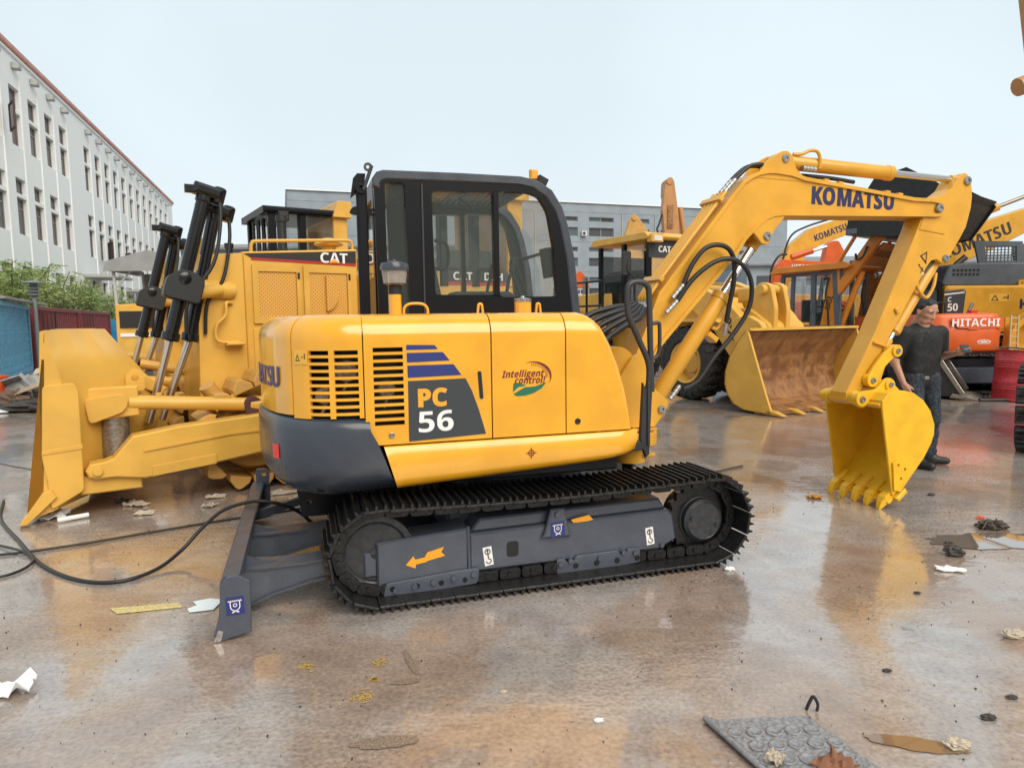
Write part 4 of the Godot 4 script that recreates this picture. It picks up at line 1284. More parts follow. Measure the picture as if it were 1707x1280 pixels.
	# ---- links
	for s in [-1, 1]:
		b = MB.new()
		var lz: float = zc + s * 0.115
		b.prism(rnd(V2([3.13, 1.19, 3.10, 1.235, 3.05, 1.235, 2.96, 1.17, 2.88, 1.08, 2.81, 0.985, 2.815, 0.94, 2.86, 0.925, 2.90, 0.96, 2.97, 1.06, 3.05, 1.13, 3.11, 1.155]), 0.02, 3), lz - 0.016, lz + 0.016, Transform3D.IDENTITY, 0.004)
		b.rod(Vector3(2.855, 0.97, lz - 0.03), Vector3(2.855, 0.97, lz + 0.03), 0.052, 18)
		b.rod(Vector3(3.085, 1.19, lz - 0.03), Vector3(3.085, 1.19, lz + 0.03), 0.048, 18)
		part("guide_link", b, M.bucket_paint, R)
		pin_head(Vector3(2.855, 0.97, lz + s * 0.03), 0.02, R, Vector3(0, 0, s))
		pin_head(Vector3(3.085, 1.19, lz + s * 0.03), 0.018, R, Vector3(0, 0, s))
	b = MB.new()
	b.beam(Vector3(3.085, 1.19, zc), Vector3(2.985, 0.93, zc), 0.07, 0.10, 0.01)
	clevis(b, Vector3(2.985, 0.93, zc), 0.045, 0.07)
	part("push_link", b, M.bucket_paint, R)
	make_bucket(R, zc)
	# ---- handrail beside the boom
	var Hn := Node3D.new(); Hn.name = "handrail"; U.add_child(Hn)
	b = MB.new()
	b.tube(smooth3([Vector3(0.795, 1.0, 0.45), Vector3(0.80, 1.17, 0.45), Vector3(0.735, 1.32, 0.45), Vector3(0.668, 1.46, 0.45), Vector3(0.655, 1.50, 0.45), Vector3(0.648, 1.60, 0.45), Vector3(0.655, 1.66, 0.45), Vector3(0.69, 1.688, 0.45), Vector3(0.755, 1.688, 0.45), Vector3(0.79, 1.66, 0.45), Vector3(0.80, 1.60, 0.45), Vector3(0.81, 1.30, 0.45), Vector3(0.822, 1.0, 0.45)], 5), 0.019, 10)
	part("rail", b, M.rail_paint, Hn)
	b = MB.new()
	b.tube(smooth3([Vector3(0.815, 1.43, 0.45), Vector3(0.865, 1.435, 0.45), Vector3(0.875, 1.41, 0.45), Vector3(0.875, 1.28, 0.45), Vector3(0.86, 1.23, 0.45), Vector3(0.82, 1.20, 0.45)], 4), 0.013, 8)
	part("step_loop", b, M.rail_paint, Hn)
	b = MB.new()
	b.prism(V2([0.735, 0.70, 0.775, 0.58, 0.80, 0.60, 0.822, 1.06, 0.79, 1.06, 0.77, 1.02, 0.755, 1.06]), 0.435, 0.465, Transform3D.IDENTITY, 0.004)
	b.box(Vector3(0.79, 0.86, 0.47), Vector3(0.02, 0.4, 0.012), 0.003)
	part("rail_foot", b, M.rail_paint, Hn)
	b = MB.new()
	b.beam(Vector3(0.42, 0.66, 0.42), Vector3(0.77, 0.66, 0.44), 0.06, 0.05, 0.006)
	part("rail_bracket", b, M.rail_paint, Hn)

func make_bucket(R: Node3D, zc: float):
	var K := Node3D.new(); K.name = "bucket"; R.add_child(K)
	var w := 0.275
	# shell profile from the upper lip round the back to the cutting edge
	var shell := [Vector2(2.80, 0.83), Vector2(2.85, 0.885), Vector2(2.92, 0.90), Vector2(3.0, 0.90), Vector2(3.09, 0.88), Vector2(3.19, 0.82), Vector2(3.265, 0.735), Vector2(3.31, 0.63), Vector2(3.31, 0.55), Vector2(3.285, 0.48), Vector2(3.22, 0.375), Vector2(3.12, 0.26), Vector2(3.02, 0.165), Vector2(2.935, 0.105)]
	var poly := PackedVector2Array(shell)
	var inner := []
	for i in shell.size():
		var d: Vector2 = (shell[mini(i + 1, shell.size() - 1)] - shell[maxi(i - 1, 0)]).normalized()
		inner.append(shell[i] + Vector2(d.y, -d.x) * 0.016)
	for i in inner.size(): poly.append(inner[inner.size() - 1 - i])
	var b := MB.new()
	b.prism(poly, zc - w, zc + w)
	part("shell", b, M.bucket_paint, K)
	for s in [-1, 1]:
		b = MB.new()
		var sp := PackedVector2Array(shell)
		sp.append(Vector2(2.92, 0.12)); sp.append(Vector2(2.90, 0.24)); sp.append(Vector2(2.80, 0.78))
		var cz: float = zc + s * (w + 0.009)
		b.prism(sp, cz - 0.009, cz + 0.009, Transform3D.IDENTITY, 0.003)
		part("side_plate", b, M.bucket_paint, K)
		b = MB.new()
		var cz2: float = zc + s * (w + 0.027)
		b.prism(holed(V2([2.905, 0.36, 2.94, 0.385, 3.0, 0.37, 3.10, 0.27, 2.985, 0.135, 2.925, 0.15]), [circ(2.955, 0.34, 0.012, 8), circ(3.02, 0.305, 0.012, 8), circ(2.985, 0.235, 0.012, 8)]), cz2 - 0.008, cz2 + 0.008)
		part("side_cutter", b, M.bucket_paint, K)
		b = MB.new()
		b.beam(Vector3(3.03, 0.145, cz2), Vector3(2.945, 0.075, cz2), 0.04, 0.05, 0.008)
		part("wear_pad", b, M.bucket_paint, K)
	# cutting lip
	b = MB.new()
	b.prism(V2([3.03, 0.165, 3.045, 0.148, 2.905, 0.04, 2.885, 0.055]), zc - w - 0.015, zc + w + 0.015, Transform3D.IDENTITY, 0.003)
	part("lip", b, M.bucket_paint, K)
	# teeth
	for k in 5:
		var z := zc - 0.248 + 0.124 * k
		var t := Node3D.new(); t.name = "tooth"; K.add_child(t, true)
		b = MB.new()
		var g := []
		for q in [[2.97, 0.135, 0.022, 0.030], [2.91, 0.09, 0.031, 0.031], [2.885, 0.07, 0.032, 0.031], [2.862, 0.040, 0.024, 0.023], [2.845, 0.014, 0.014, 0.018], [2.836, 0.001, 0.005, 0.013]]:
			var ax := Vector3(0.62, -0.78, 0)
			var c := Vector3(q[0], q[1], z)
			g.append([c - ax * q[2] + Vector3(0, 0, -q[3]), c - ax * q[2] + Vector3(0, 0, q[3]), c + ax * q[2] + Vector3(0, 0, q[3]), c + ax * q[2] + Vector3(0, 0, -q[3]), c - ax * q[2] + Vector3(0, 0, -q[3])])
		for i in g.size() - 1:
			for j in 4: b.qo(g[i][j], g[i][j + 1], g[i + 1][j + 1], g[i + 1][j], Vector3(2.9, 0.07, z))
		b.quad(g[5][0], g[5][1], g[5][2], g[5][3])
		part("tooth_point", b, M.bucket_paint, t)
		b = MB.new()
		b.box(Vector3(2.965, 0.15, z), Vector3(0.11, 0.035, 0.062), 0.008, Basis(Vector3(0, 0, 1), 0.66))
		part("adapter", b, M.bucket_paint, t)
		b = MB.new()
		b.tube([Vector3(2.865, 0.087, z - 0.036), Vector3(2.872, 0.094, z), Vector3(2.865, 0.087, z + 0.036)], 0.003, 5)
		part("retainer", b, M.dirty_steel, t)
	# hinge ears and the cross tube at the mouth
	b = MB.new()
	b.rod(Vector3(2.72, 0.835, zc - 0.22), Vector3(2.72, 0.835, zc + 0.18), 0.042, 20, 0.006)
	part("hinge_tube", b, M.bucket_paint, K)
	for s in [-1, 1]:
		b = MB.new()
		var ez: float = zc + s * 0.155
		b.prism(rnd(V2([2.69, 0.78, 2.74, 0.765, 2.88, 0.86, 3.10, 0.88, 3.04, 0.93, 3.02, 0.975, 2.985, 0.99, 2.945, 0.975, 2.86, 0.90, 2.74, 0.895, 2.68, 0.87]), 0.02, 3), ez - 0.016, ez + 0.016, Transform3D.IDENTITY, 0.004)
		b.rod(Vector3(2.985, 0.935, ez - 0.03), Vector3(2.985, 0.935, ez + 0.03), 0.045, 18)
		b.rod(Vector3(2.72, 0.835, ez - 0.03), Vector3(2.72, 0.835, ez + 0.03), 0.055, 18)
		part("hinge_ear", b, M.bucket_paint, K)
		pin_head(Vector3(2.985, 0.935, ez + s * 0.03), 0.018, K, Vector3(0, 0, s))
		pin_head(Vector3(2.72, 0.835, ez + s * 0.03), 0.022, K, Vector3(0, 0, s))
	# upper lip stiffener
	b = MB.new()
	b.prism(V2([2.785, 0.80, 2.80, 0.775, 2.86, 0.83, 2.94, 0.86, 2.94, 0.885, 2.85, 0.87]), zc - w, zc + w, Transform3D.IDENTITY, 0.004)
	part("upper_lip", b, M.bucket_paint, K)

# ---------------------------------------------------------------- other machines
func node(called: String, parent: Node) -> Node3D:
	var n := Node3D.new(); n.name = called
	parent.add_child(n, true)
	return n
func add_prism(called: String, p, z0: float, z1: float, m: Material, parent: Node, bev := 0.006, T := Transform3D.IDENTITY) -> MeshInstance3D:
	var b := MB.new()
	b.prism(p, z0, z1, T, bev)
	return part(called, b, m, parent)
func add_box(called: String, c: Vector3, s: Vector3, m: Material, parent: Node, bev := 0.01, B := Basis.IDENTITY) -> MeshInstance3D:
	var b := MB.new()
	b.box(c, s, bev, B)
	return part(called, b, m, parent)
func add_rod(called: String, a: Vector3, c: Vector3, r: float, m: Material, parent: Node, segs := 14) -> MeshInstance3D:
	var b := MB.new()
	b.rod(a, c, r, segs)
	return part(called, b, m, parent)
func add_tube(called: String, pts: Array, r: float, m: Material, parent: Node) -> MeshInstance3D:
	var b := MB.new()
	b.tube(smooth3(pts, 5), r, 8)
	return part(called, b, m, parent)

# shoes along a closed outline in the x-y plane
func crawler(outline: PackedVector2Array, pitch: float, z: float, shoe_mesh: Mesh, m: Material, parent: Node):
	var p := ccw(outline)
	var n := p.size()
	var L := 0.0
	for i in n: L += p[i].distance_to(p[(i + 1) % n])
	var count := int(round(L / pitch))
	var i := 0; var done := 0.0
	for k in count:
		var s := L * k / count
		while done + p[i % n].distance_to(p[(i + 1) % n]) < s:
			done += p[i % n].distance_to(p[(i + 1) % n]); i += 1
		var a := p[i % n]; var c := p[(i + 1) % n]
		var q := a.lerp(c, (s - done) / maxf(1e-6, a.distance_to(c)))
		var o := mi("track_shoe", shoe_mesh, m, parent)
		o.position = Vector3(q.x, q.y, z)
		o.rotation.z = (c - a).angle()

func make_dozer(first: Node3D, at: Vector3, label: String) -> Node3D:
	if first:
		var c: Node3D = first.duplicate()
		c.name = numbered("bulldozer")
		add_child(c)
		c.position = at
		c.set_meta("label", label)
		(c.get_node("cab") as Node3D).position = Vector3(-0.25, 0, 0)
		return c
	var D := thing("bulldozer", label, "bulldozer", at, 33.0, "yellow bulldozers parked side by side")
	var m: Material = M.cat_paint
	# --- blade (front is towards -x)
	var K := node("blade", D)
	var b := MB.new()
	var rows := []
	for s in [[1.22, -1.12, 0.0], [1.0, -1.0, 0.3], [0.75, -0.85, 0.7], [0.5, -0.72, 1.0], [0.2, -0.70, 1.0], [-0.2, -0.70, 1.0], [-0.5, -0.72, 1.0], [-0.75, -0.85, 0.7], [-1.0, -1.0, 0.3], [-1.22, -1.12, 0.0]]:
		var x: float = s[1]; var k: float = s[2]; var z: float = s[0]
		rows.append([Vector3(x - 0.02, 1.44, z), Vector3(x + 0.06 + 0.36 * k, 1.05 - 0.22 * k, z), Vector3(x + 0.07 + 0.26 * k, 0.75 - 0.2 * k, z), Vector3(x + 0.06 + 0.2 * k, 0.3, z), Vector3(x - 0.02, 0.10, z), Vector3(x - 0.22, 0.03, z), Vector3(x - 0.10, 0.25, z), Vector3(x - 0.09, 0.6, z), Vector3(x - 0.08, 1.0, z), Vector3(x - 0.05, 1.43, z), Vector3(x - 0.02, 1.44, z)])
	b.grid(rows, Vector3(-0.75, 0.7, 0), true)
	for e in [0, 9]:
		for k in range(1, 9): b.qo(rows[e][0], rows[e][k], rows[e][k + 1], rows[e][k + 1], Vector3(-0.75, 0.7, 0))
	part("moldboard", b, m, K)
	for s in [-1, 1]:
		add_prism("end_plate", rnd(V2([-1.18, 1.03, -0.975, 1.045, -0.955, 0.98, -0.965, 0.22, -1.18, 0.10, -1.19, 0.3, -1.215, 0.5]), 0.03, 3), 1.22 * s - 0.03, 1.22 * s + 0.03, m, K)
		add_prism("wear_strip", V2([-1.215, 0.52, -0.955, 0.54, -0.955, 0.575, -1.21, 0.55]), 1.22 * s - 0.036, 1.22 * s + 0.036, m, K, 0.003)
		add_prism("end_bit", V2([-1.38, 0.02, -1.33, 0.02, -1.14, 0.20, -1.17, 0.26, -1.22, 0.25]), 1.2 * s - 0.08, 1.2 * s + 0.08, m, K)
	for q in [0.6, 0.3, 0.0]:
		b = MB.new()
		b.prism(V2([-0.50, 1.08, -0.30, 0.92, -0.34, 0.86, -0.55, 0.95]), q - 0.06, q + 0.06, Transform3D.IDENTITY, 0.01)
		part("stiffener_rib", b, m, K)
	add_prism("lifting_eye", holed(rnd(V2([-0.62, 0.92, -0.48, 0.92, -0.48, 1.08, -0.56, 1.12, -0.62, 1.06]), 0.03, 3), [circ(-0.55, 1.03, 0.03, 12)]), 0.78, 0.81, m, K, 0.0)
	# ram guard boxes between blade and arm
	add_prism("brace_box", V2([-0.96, 0.72, -0.55, 0.74, -0.55, 0.98, -0.96, 0.98]), 0.88, 1.06, m, K, 0.01)
	add_prism("brace_plate", rnd(V2([-0.90, 0.70, -0.66, 0.78, -0.62, 0.86, -0.66, 0.93, -0.93, 0.90]), 0.04, 3), 1.06, 1.10, m, K, 0.005)
	add_rod("guide_post", Vector3(-0.72, 0.2, 0.95), Vector3(-0.72, 0.8, 0.95), 0.10, M.dirty_steel, K, 18)
	add_box("arm_mount", Vector3(-0.78, 0.24, 1.08), Vector3(0.42, 0.14, 0.2), m, K)
	for s in [-1, 1]:
		var A := node("push_arm", D)
		b = MB.new()
		b.prism(V2([-0.93, 0.31, -0.95, 0.36, -0.92, 0.41, -0.82, 0.42, -0.76, 0.44, -0.62, 0.60, -0.3, 0.645, 0.5, 0.70, 1.6, 0.74, 1.6, 0.46, 0.5, 0.38, -0.2, 0.29, -0.55, 0.255, -0.75, 0.29, -0.88, 0.29]), 1.15 * s - 0.09, 1.15 * s + 0.09, Transform3D.IDENTITY, 0.012)
		part("beam", b, m, A)
		add_prism("stiffener", V2([-0.55, 0.49, 0.1, 0.56, 0.9, 0.58, 0.9, 0.56, 0.1, 0.54, -0.55, 0.47]), 1.15 * s + 0.09 * s - 0.012, 1.15 * s + 0.09 * s + 0.012, m, A, 0.0)
		add_prism("wear_plate", V2([-0.5, 0.35, -0.02, 0.39, -0.02, 0.31, -0.5, 0.265]), 1.15 * s + 0.085 * s - 0.016, 1.15 * s + 0.085 * s + 0.016, m, A, 0.003)
		b = MB.new()
		b.rod(Vector3(-0.87, 0.355, 1.15 * s - 0.12), Vector3(-0.87, 0.355, 1.15 * s + 0.12), 0.035, 14)
		part("pin", b, m, A)
	# tilt brace
	var tb := node("tilt_brace", D)
	add_rod("tube", Vector3(-0.62, 0.85, 1.02), Vector3(0.3, 0.765, 1.06), 0.058, m, tb, 18)
	add_rod("tube_end", Vector3(0.3, 0.765, 1.06), Vector3(0.62, 0.735, 1.08), 0.075, m, tb, 18)
	for q in [-0.40, 0.18]: add_rod("grease_cap", Vector3(q, 0.87 - 0.09 * (q + 0.6), 1.03), Vector3(q, 0.93 - 0.09 * (q + 0.6), 1.03), 0.025, m, tb, 10)
	b = MB.new()
	b.prism(rnd(V2([0.24, 0.80, 0.32, 0.85, 0.40, 0.80, 0.38, 0.68, 0.30, 0.55, 0.27, 0.62]), 0.03, 3), 1.02, 1.13, Transform3D.IDENTITY, 0.02)
	part("rag", b, M.rag, tb)
	add_rod("inner_brace", Vector3(-0.4, 1.08, -0.6), Vector3(0.6, 0.85, -0.5), 0.05, m, D, 14)
	# --- lift rams, one pair each side
	for s in [1]:
		for k in 2:
			var z: float = (0.66 - 0.17 * k) * s
			var dx := 0.17 * k; var dy := -0.13 * k
			var top := Vector3(0.09 + dx * 0.6, 2.60 + dy, z); var bot := Vector3(-0.255 + dx * 1.05, 1.33 + dy * 0.1, z)
			var tip := Vector3(-0.46 + dx * 0.7, 0.62, z)
			var n := node("lift_ram", D)
			b = MB.new()
			var l := (top - bot).length()
			b.lathe([Vector2(0.065, 0), Vector2(0.075, 0.01), Vector2(0.075, 0.07), Vector2(0.057, 0.08), Vector2(0.057, l - 0.06), Vector2(0.068, l - 0.05), Vector2(0.068, l)], Transform3D(MB.along(bot, top), bot), 20)
			part("barrel", b, M.black_gloss, n)
			b = MB.new()
			b.box(top + Vector3(0.03, 0.04, 0), Vector3(0.24, 0.10, 0.16), 0.03, Basis(Vector3(0, 0, 1), -0.26))
			b.rod(top + Vector3(0.10, -0.06, 0), top + Vector3(0.14, 0.08, 0), 0.055, 12, 0.01)
			part("ram_head", b, M.black_gloss, n)
			add_box("ram_port", top + Vector3(-0.12, 0.05, 0.02), Vector3(0.08, 0.07, 0.06), M.black_gloss, n, 0.01)
			add_rod("piston_rod", bot, tip, 0.033, M.chrome_dull, n, 14)
			add_tube("oil_line", [top + Vector3(0.12, -0.02, 0.03), top + Vector3(0.11, -0.25, 0.06), top + Vector3(0.03, -0.6, 0.09), bot + Vector3(0.16, 0.35, 0.08), bot + Vector3(0.13, 0.06, 0.06)], 0.016, M.hose, n)
			if k == 0:
				b = MB.new()
				b.prism(rnd(V2([-0.16, -0.13, 0.14, -0.13, 0.14, 0.09, 0.04, 0.14, -0.06, 0.14, -0.16, 0.05]), 0.04, 3), -0.11, 0.11, Transform3D(Basis(Vector3(0, 0, 1), -0.26), Vector3(-0.11, 1.80, z)), 0.01)
				part("trunnion_yoke", b, M.black_dull2, n)
				b = MB.new()
				b.lathe([Vector2(0.05, 0), Vector2(0.05, 0.01), Vector2(0.04, 0.014), Vector2(0, 0.014)], Transform3D(Basis(Vector3(1, 0, 0), PI / 2 * s), Vector3(-0.115, 1.87, z + 0.11 * s)), 16)
				part("trunnion_cap", b, M.black_gloss, n)
				add_rod("trunnion_tube", Vector3(-0.06, 1.74, z), Vector3(0.2, 1.78, z - 0.1 * s), 0.06, m, n, 14)
	# --- radiator guard and hood
	add_prism("radiator_guard", rnd(V2([-0.02, 0.62, 0.42, 0.62, 0.42, 2.13, 0.02, 2.10]), 0.02, 3), -0.52, 0.52, m, D, 0.02)
	for s in [-1, 1]:
		b = MB.new()
		b.lathe([Vector2(0.0, -0.02), Vector2(0.075, 0.0), Vector2(0.085, 0.06), Vector2(0.085, 0.28), Vector2(0.06, 0.345), Vector2(0, 0.36)], Transform3D(MB.along(Vector3.ZERO, Vector3(1, -0.09, 0)), Vector3(-0.01, 1.80, 0.52 * s)), 20)
		part("trunnion_bulge", b, m, D)
	add_tube("step_rail", [Vector3(0.30, 1.66, 0.53), Vector3(0.24, 1.66, 0.58), Vector3(0.23, 1.55, 0.58), Vector3(0.15, 1.46, 0.58), Vector3(0.14, 1.34, 0.58), Vector3(0.2, 1.30, 0.58), Vector3(0.34, 1.30, 0.55)], 0.016, m, D)
	add_box("step", Vector3(0.30, 1.285, 0.58), Vector3(0.16, 0.03, 0.12), m, D)
	add_prism("guard_ear", rnd(V2([0.02, 2.1, 0.2, 2.1, 0.17, 2.24, 0.1, 2.30, 0.0, 2.30]), 0.03, 3), 0.18, 0.22, m, D, 0.004)
	b = MB.new()
	b.prism(V2([0.42, 1.0, 1.55, 1.0, 1.55, 2.22, 0.42, 2.145]), -0.48, 0.48, Transform3D.IDENTITY, 0.015)
	part("hood", b, m, D)
	add_prism("hood_band", V2([0.44, 2.13, 1.53, 2.195, 1.53, 2.07, 0.50, 2.095]), 0.481, 0.490, M.black_decal, D, 0.0)
	add_prism("red_stripe", V2([0.50, 2.094, 1.53, 2.069, 1.53, 2.045, 0.50, 2.075]), 0.481, 0.489, M.stripe_red, D, 0.0)
	text("lettering", "CAT", 0.10, M.white_decal, D, XF(1.30, 2.115, 0.491), 1.15, 0.003)
	add_prism("logo_mark", V2([1.24, 2.07, 1.36, 2.07, 1.30, 2.108]), 0.4935, 0.4955, M.orange_decal, D, 0.0)
	add_box("lower_door", Vector3(0.98, 1.20, 0.484), Vector3(0.98, 0.44, 0.012), m, D, 0.003)
	for q in [[0.50, 0.955], [0.985, 1.47]]:
		var dr := node("engine_door", D)
		b = MB.new()
		b.prism(holed(rect(q[0], 1.47, q[1], 2.03), [rect(q[0] + 0.055, 1.535, q[1] - 0.04, 1.965)]), 0.483, 0.503)
		part("door_frame", b, m, dr)
		b = MB.new()
		b.box(Vector3((q[0] + q[1]) * 0.5, 1.75, 0.487), Vector3(q[1] - q[0] - 0.09, 0.44, 0.004))
		part("perforated_sheet", b, M.perforated, dr)
		b = MB.new()
		b.box(Vector3(q[1] - 0.02, 1.93, 0.506), Vector3(0.02, 0.06, 0.014), 0.003)
		part("latch", b, M.black_dull, dr)
	b = MB.new()
	var sc := []
	for k in 9:
		var t := lerpf(-1.25, 1.25, k / 8.0)
		sc.append(Vector2(1.16 + cos(t) * 0.17, 1.76 + sin(t) * 0.19))
	var bow := PackedVector2Array([Vector2(1.2, 1.59), Vector2(1.2, 1.94)])
	for k in 9: bow.append(sc[8 - k])
	b.prism(bow, 0.49, 0.525, Transform3D.IDENTITY, 0.012)
	part("grille_bulge", b, M.perforated, D)
	# rail, cap and exhaust on the hood
	add_tube("hood_rail", [Vector3(0.52, 2.14, 0.40), Vector3(0.53, 2.235, 0.40), Vector3(0.6, 2.26, 0.40), Vector3(1.0, 2.285, 0.40), Vector3(1.45, 2.31, 0.40), Vector3(1.52, 2.29, 0.40), Vector3(1.53, 2.21, 0.40)], 0.017, m, D)
	b = MB.new()
	b.lathe([Vector2(0.07, 0), Vector2(0.07, 0.06), Vector2(0.14, 0.075), Vector2(0.15, 0.09), Vector2(0.11, 0.13), Vector2(0.05, 0.15), Vector2(0, 0.152)], XF(1.33, 2.19, 0.25), 22)
	part("intake_cap", b, m, D)
	b = MB.new()
	b.lathe([Vector2(0.05, 0), Vector2(0.05, 0.35), Vector2(0.062, 0.36), Vector2(0.062, 0.42), Vector2(0.045, 0.42), Vector2(0.045, 0.3)], XF(0.95, 2.17, -0.1), 16)
	part("exhaust_pipe", b, M.black_dull2, D)
	# --- cab
	var C_ := node("cab", D)
	C_.position = Vector3(0.85, -0.10, 0)
	for q in [[1.62, 0.60, M.black_paint], [2.02, 0.60, M.black_paint], [2.55, 0.60, m], [1.62, -0.60, M.black_paint], [2.55, -0.60, m]]:
		add_box("cab_post", Vector3(q[0], 2.45, q[1]), Vector3(0.1 if q[2] == M.black_paint else 0.2, 1.0, 0.1), q[2], C_, 0.012)
	add_box("cab_roof", Vector3(2.1, 2.98, 0), Vector3(1.2, 0.09, 1.4), M.black_paint, C_, 0.03)
	add_prism("roof_beam", rnd(V2([2.42, 2.93, 2.70, 2.93, 2.70, 3.16, 2.50, 3.16]), 0.02, 3), -0.72, 0.72, m, C_, 0.02)
	add_box("cab_door_panel", Vector3(2.05, 1.82, 0.61), Vector3(1.0, 0.58, 0.04), m, C_, 0.008)
	add_prism("cab_band", rect(1.62, 2.0, 2.5, 2.12), 0.632, 0.638, M.black_decal, C_, 0.0)
	add_prism("cab_stripe", rect(1.62, 1.965, 2.5, 1.998), 0.632, 0.637, M.stripe_red, C_, 0.0)
	text("lettering", "CAT", 0.085, M.white_decal, C_, XF(1.85, 2.06, 0.638), 1.15, 0.003)
	text("lettering", "D7H", 0.085, M.white_decal, C_, XF(2.25, 2.06, 0.638), 1.15, 0.003)
	for q in [[1.67, 1.97], [2.07, 2.45]]:
		b = MB.new()
		b.box(Vector3((q[0] + q[1]) * 0.5, 2.55, 0.60), Vector3(q[1] - q[0], 0.78, 0.006))
		part("cab_pane", b, M.glass, C_)
	b = MB.new()
	b.box(Vector3(1.62, 2.55, 0), Vector3(0.006, 0.75, 1.1))
	part("windscreen", b, M.glass, C_)
	b = MB.new()
	b.box(Vector3(2.6, 2.5, 0), Vector3(0.04, 0.9, 1.1), 0.01)
	part("rear_wall", b, m, C_)
	add_box("seat", Vector3(2.25, 2.15, 0), Vector3(0.5, 0.5, 0.5), M.seat_cloth, C_, 0.08)
	for k in 3:
		add_rod("lever_tube", Vector3(1.45 + 0.07 * k, 2.2, 0.28), Vector3(1.45 + 0.07 * k, 2.85 + 0.03 * k, 0.28), 0.028 if k > 0 else 0.014, M.black_dull2, C_, 10)
	add_box("lamp_box", Vector3(1.75, 2.90, 0.68), Vector3(0.14, 0.12, 0.12), M.black_dull2, C_, 0.02)
	add_box("body_rear", Vector3(2.5, 1.35, 0), Vector3(1.9, 1.2, 1.1), m, D, 0.03)
	add_box("belly", Vector3(1.2, 0.75, 0), Vector3(2.4, 0.5, 0.9), m, D, 0.03)
	# --- crawler tracks
	b = MB.new()
	b.prism(V2([-0.088, -0.02, 0.088, -0.02, 0.082, -0.07, 0.03, -0.125, 0.0, -0.14, -0.03, -0.125, -0.082, -0.07]), -0.25, 0.25, Transform3D.IDENTITY, 0.008)
	var shoe := b.done()
	for s in [-1, 1]:
		var T := node("crawler_track", D)
		crawler(rnd(V2([0.0, 0.15, 2.55, 0.15, 2.6, 0.8, 1.75, 1.32, 1.45, 1.32, 0.0, 0.75]), 0.28, 8), 0.185, 0.83 * s, shoe, M.cat_dull, T)
		add_prism("track_frame", rnd(V2([0.15, 0.28, 2.4, 0.28, 2.4, 0.62, 1.5, 1.0, 0.3, 0.62]), 0.1, 4), 0.83 * s - 0.14, 0.83 * s + 0.14, M.cat_dull, T, 0.02)
		b = MB.new()
		b.lathe([Vector2(0.08, 0.2), Vector2(0.08, 0.16), Vector2(0.22, 0.12), Vector2(0.3, 0.16), Vector2(0.33, 0.1), Vector2(0.33, -0.1)], Transform3D(Basis(Vector3(1, 0, 0), PI / 2 * s), Vector3(0.36, 0.50, 0.83 * s)), 28)
		part("idler_wheel", b, M.cat_dull, T)
	add_rod("track_hose", Vector3(0.0, 0.93, 0.78), Vector3(0.12, 0.75, 0.74), 0.07, M.cat_dull, D, 12)
	return D

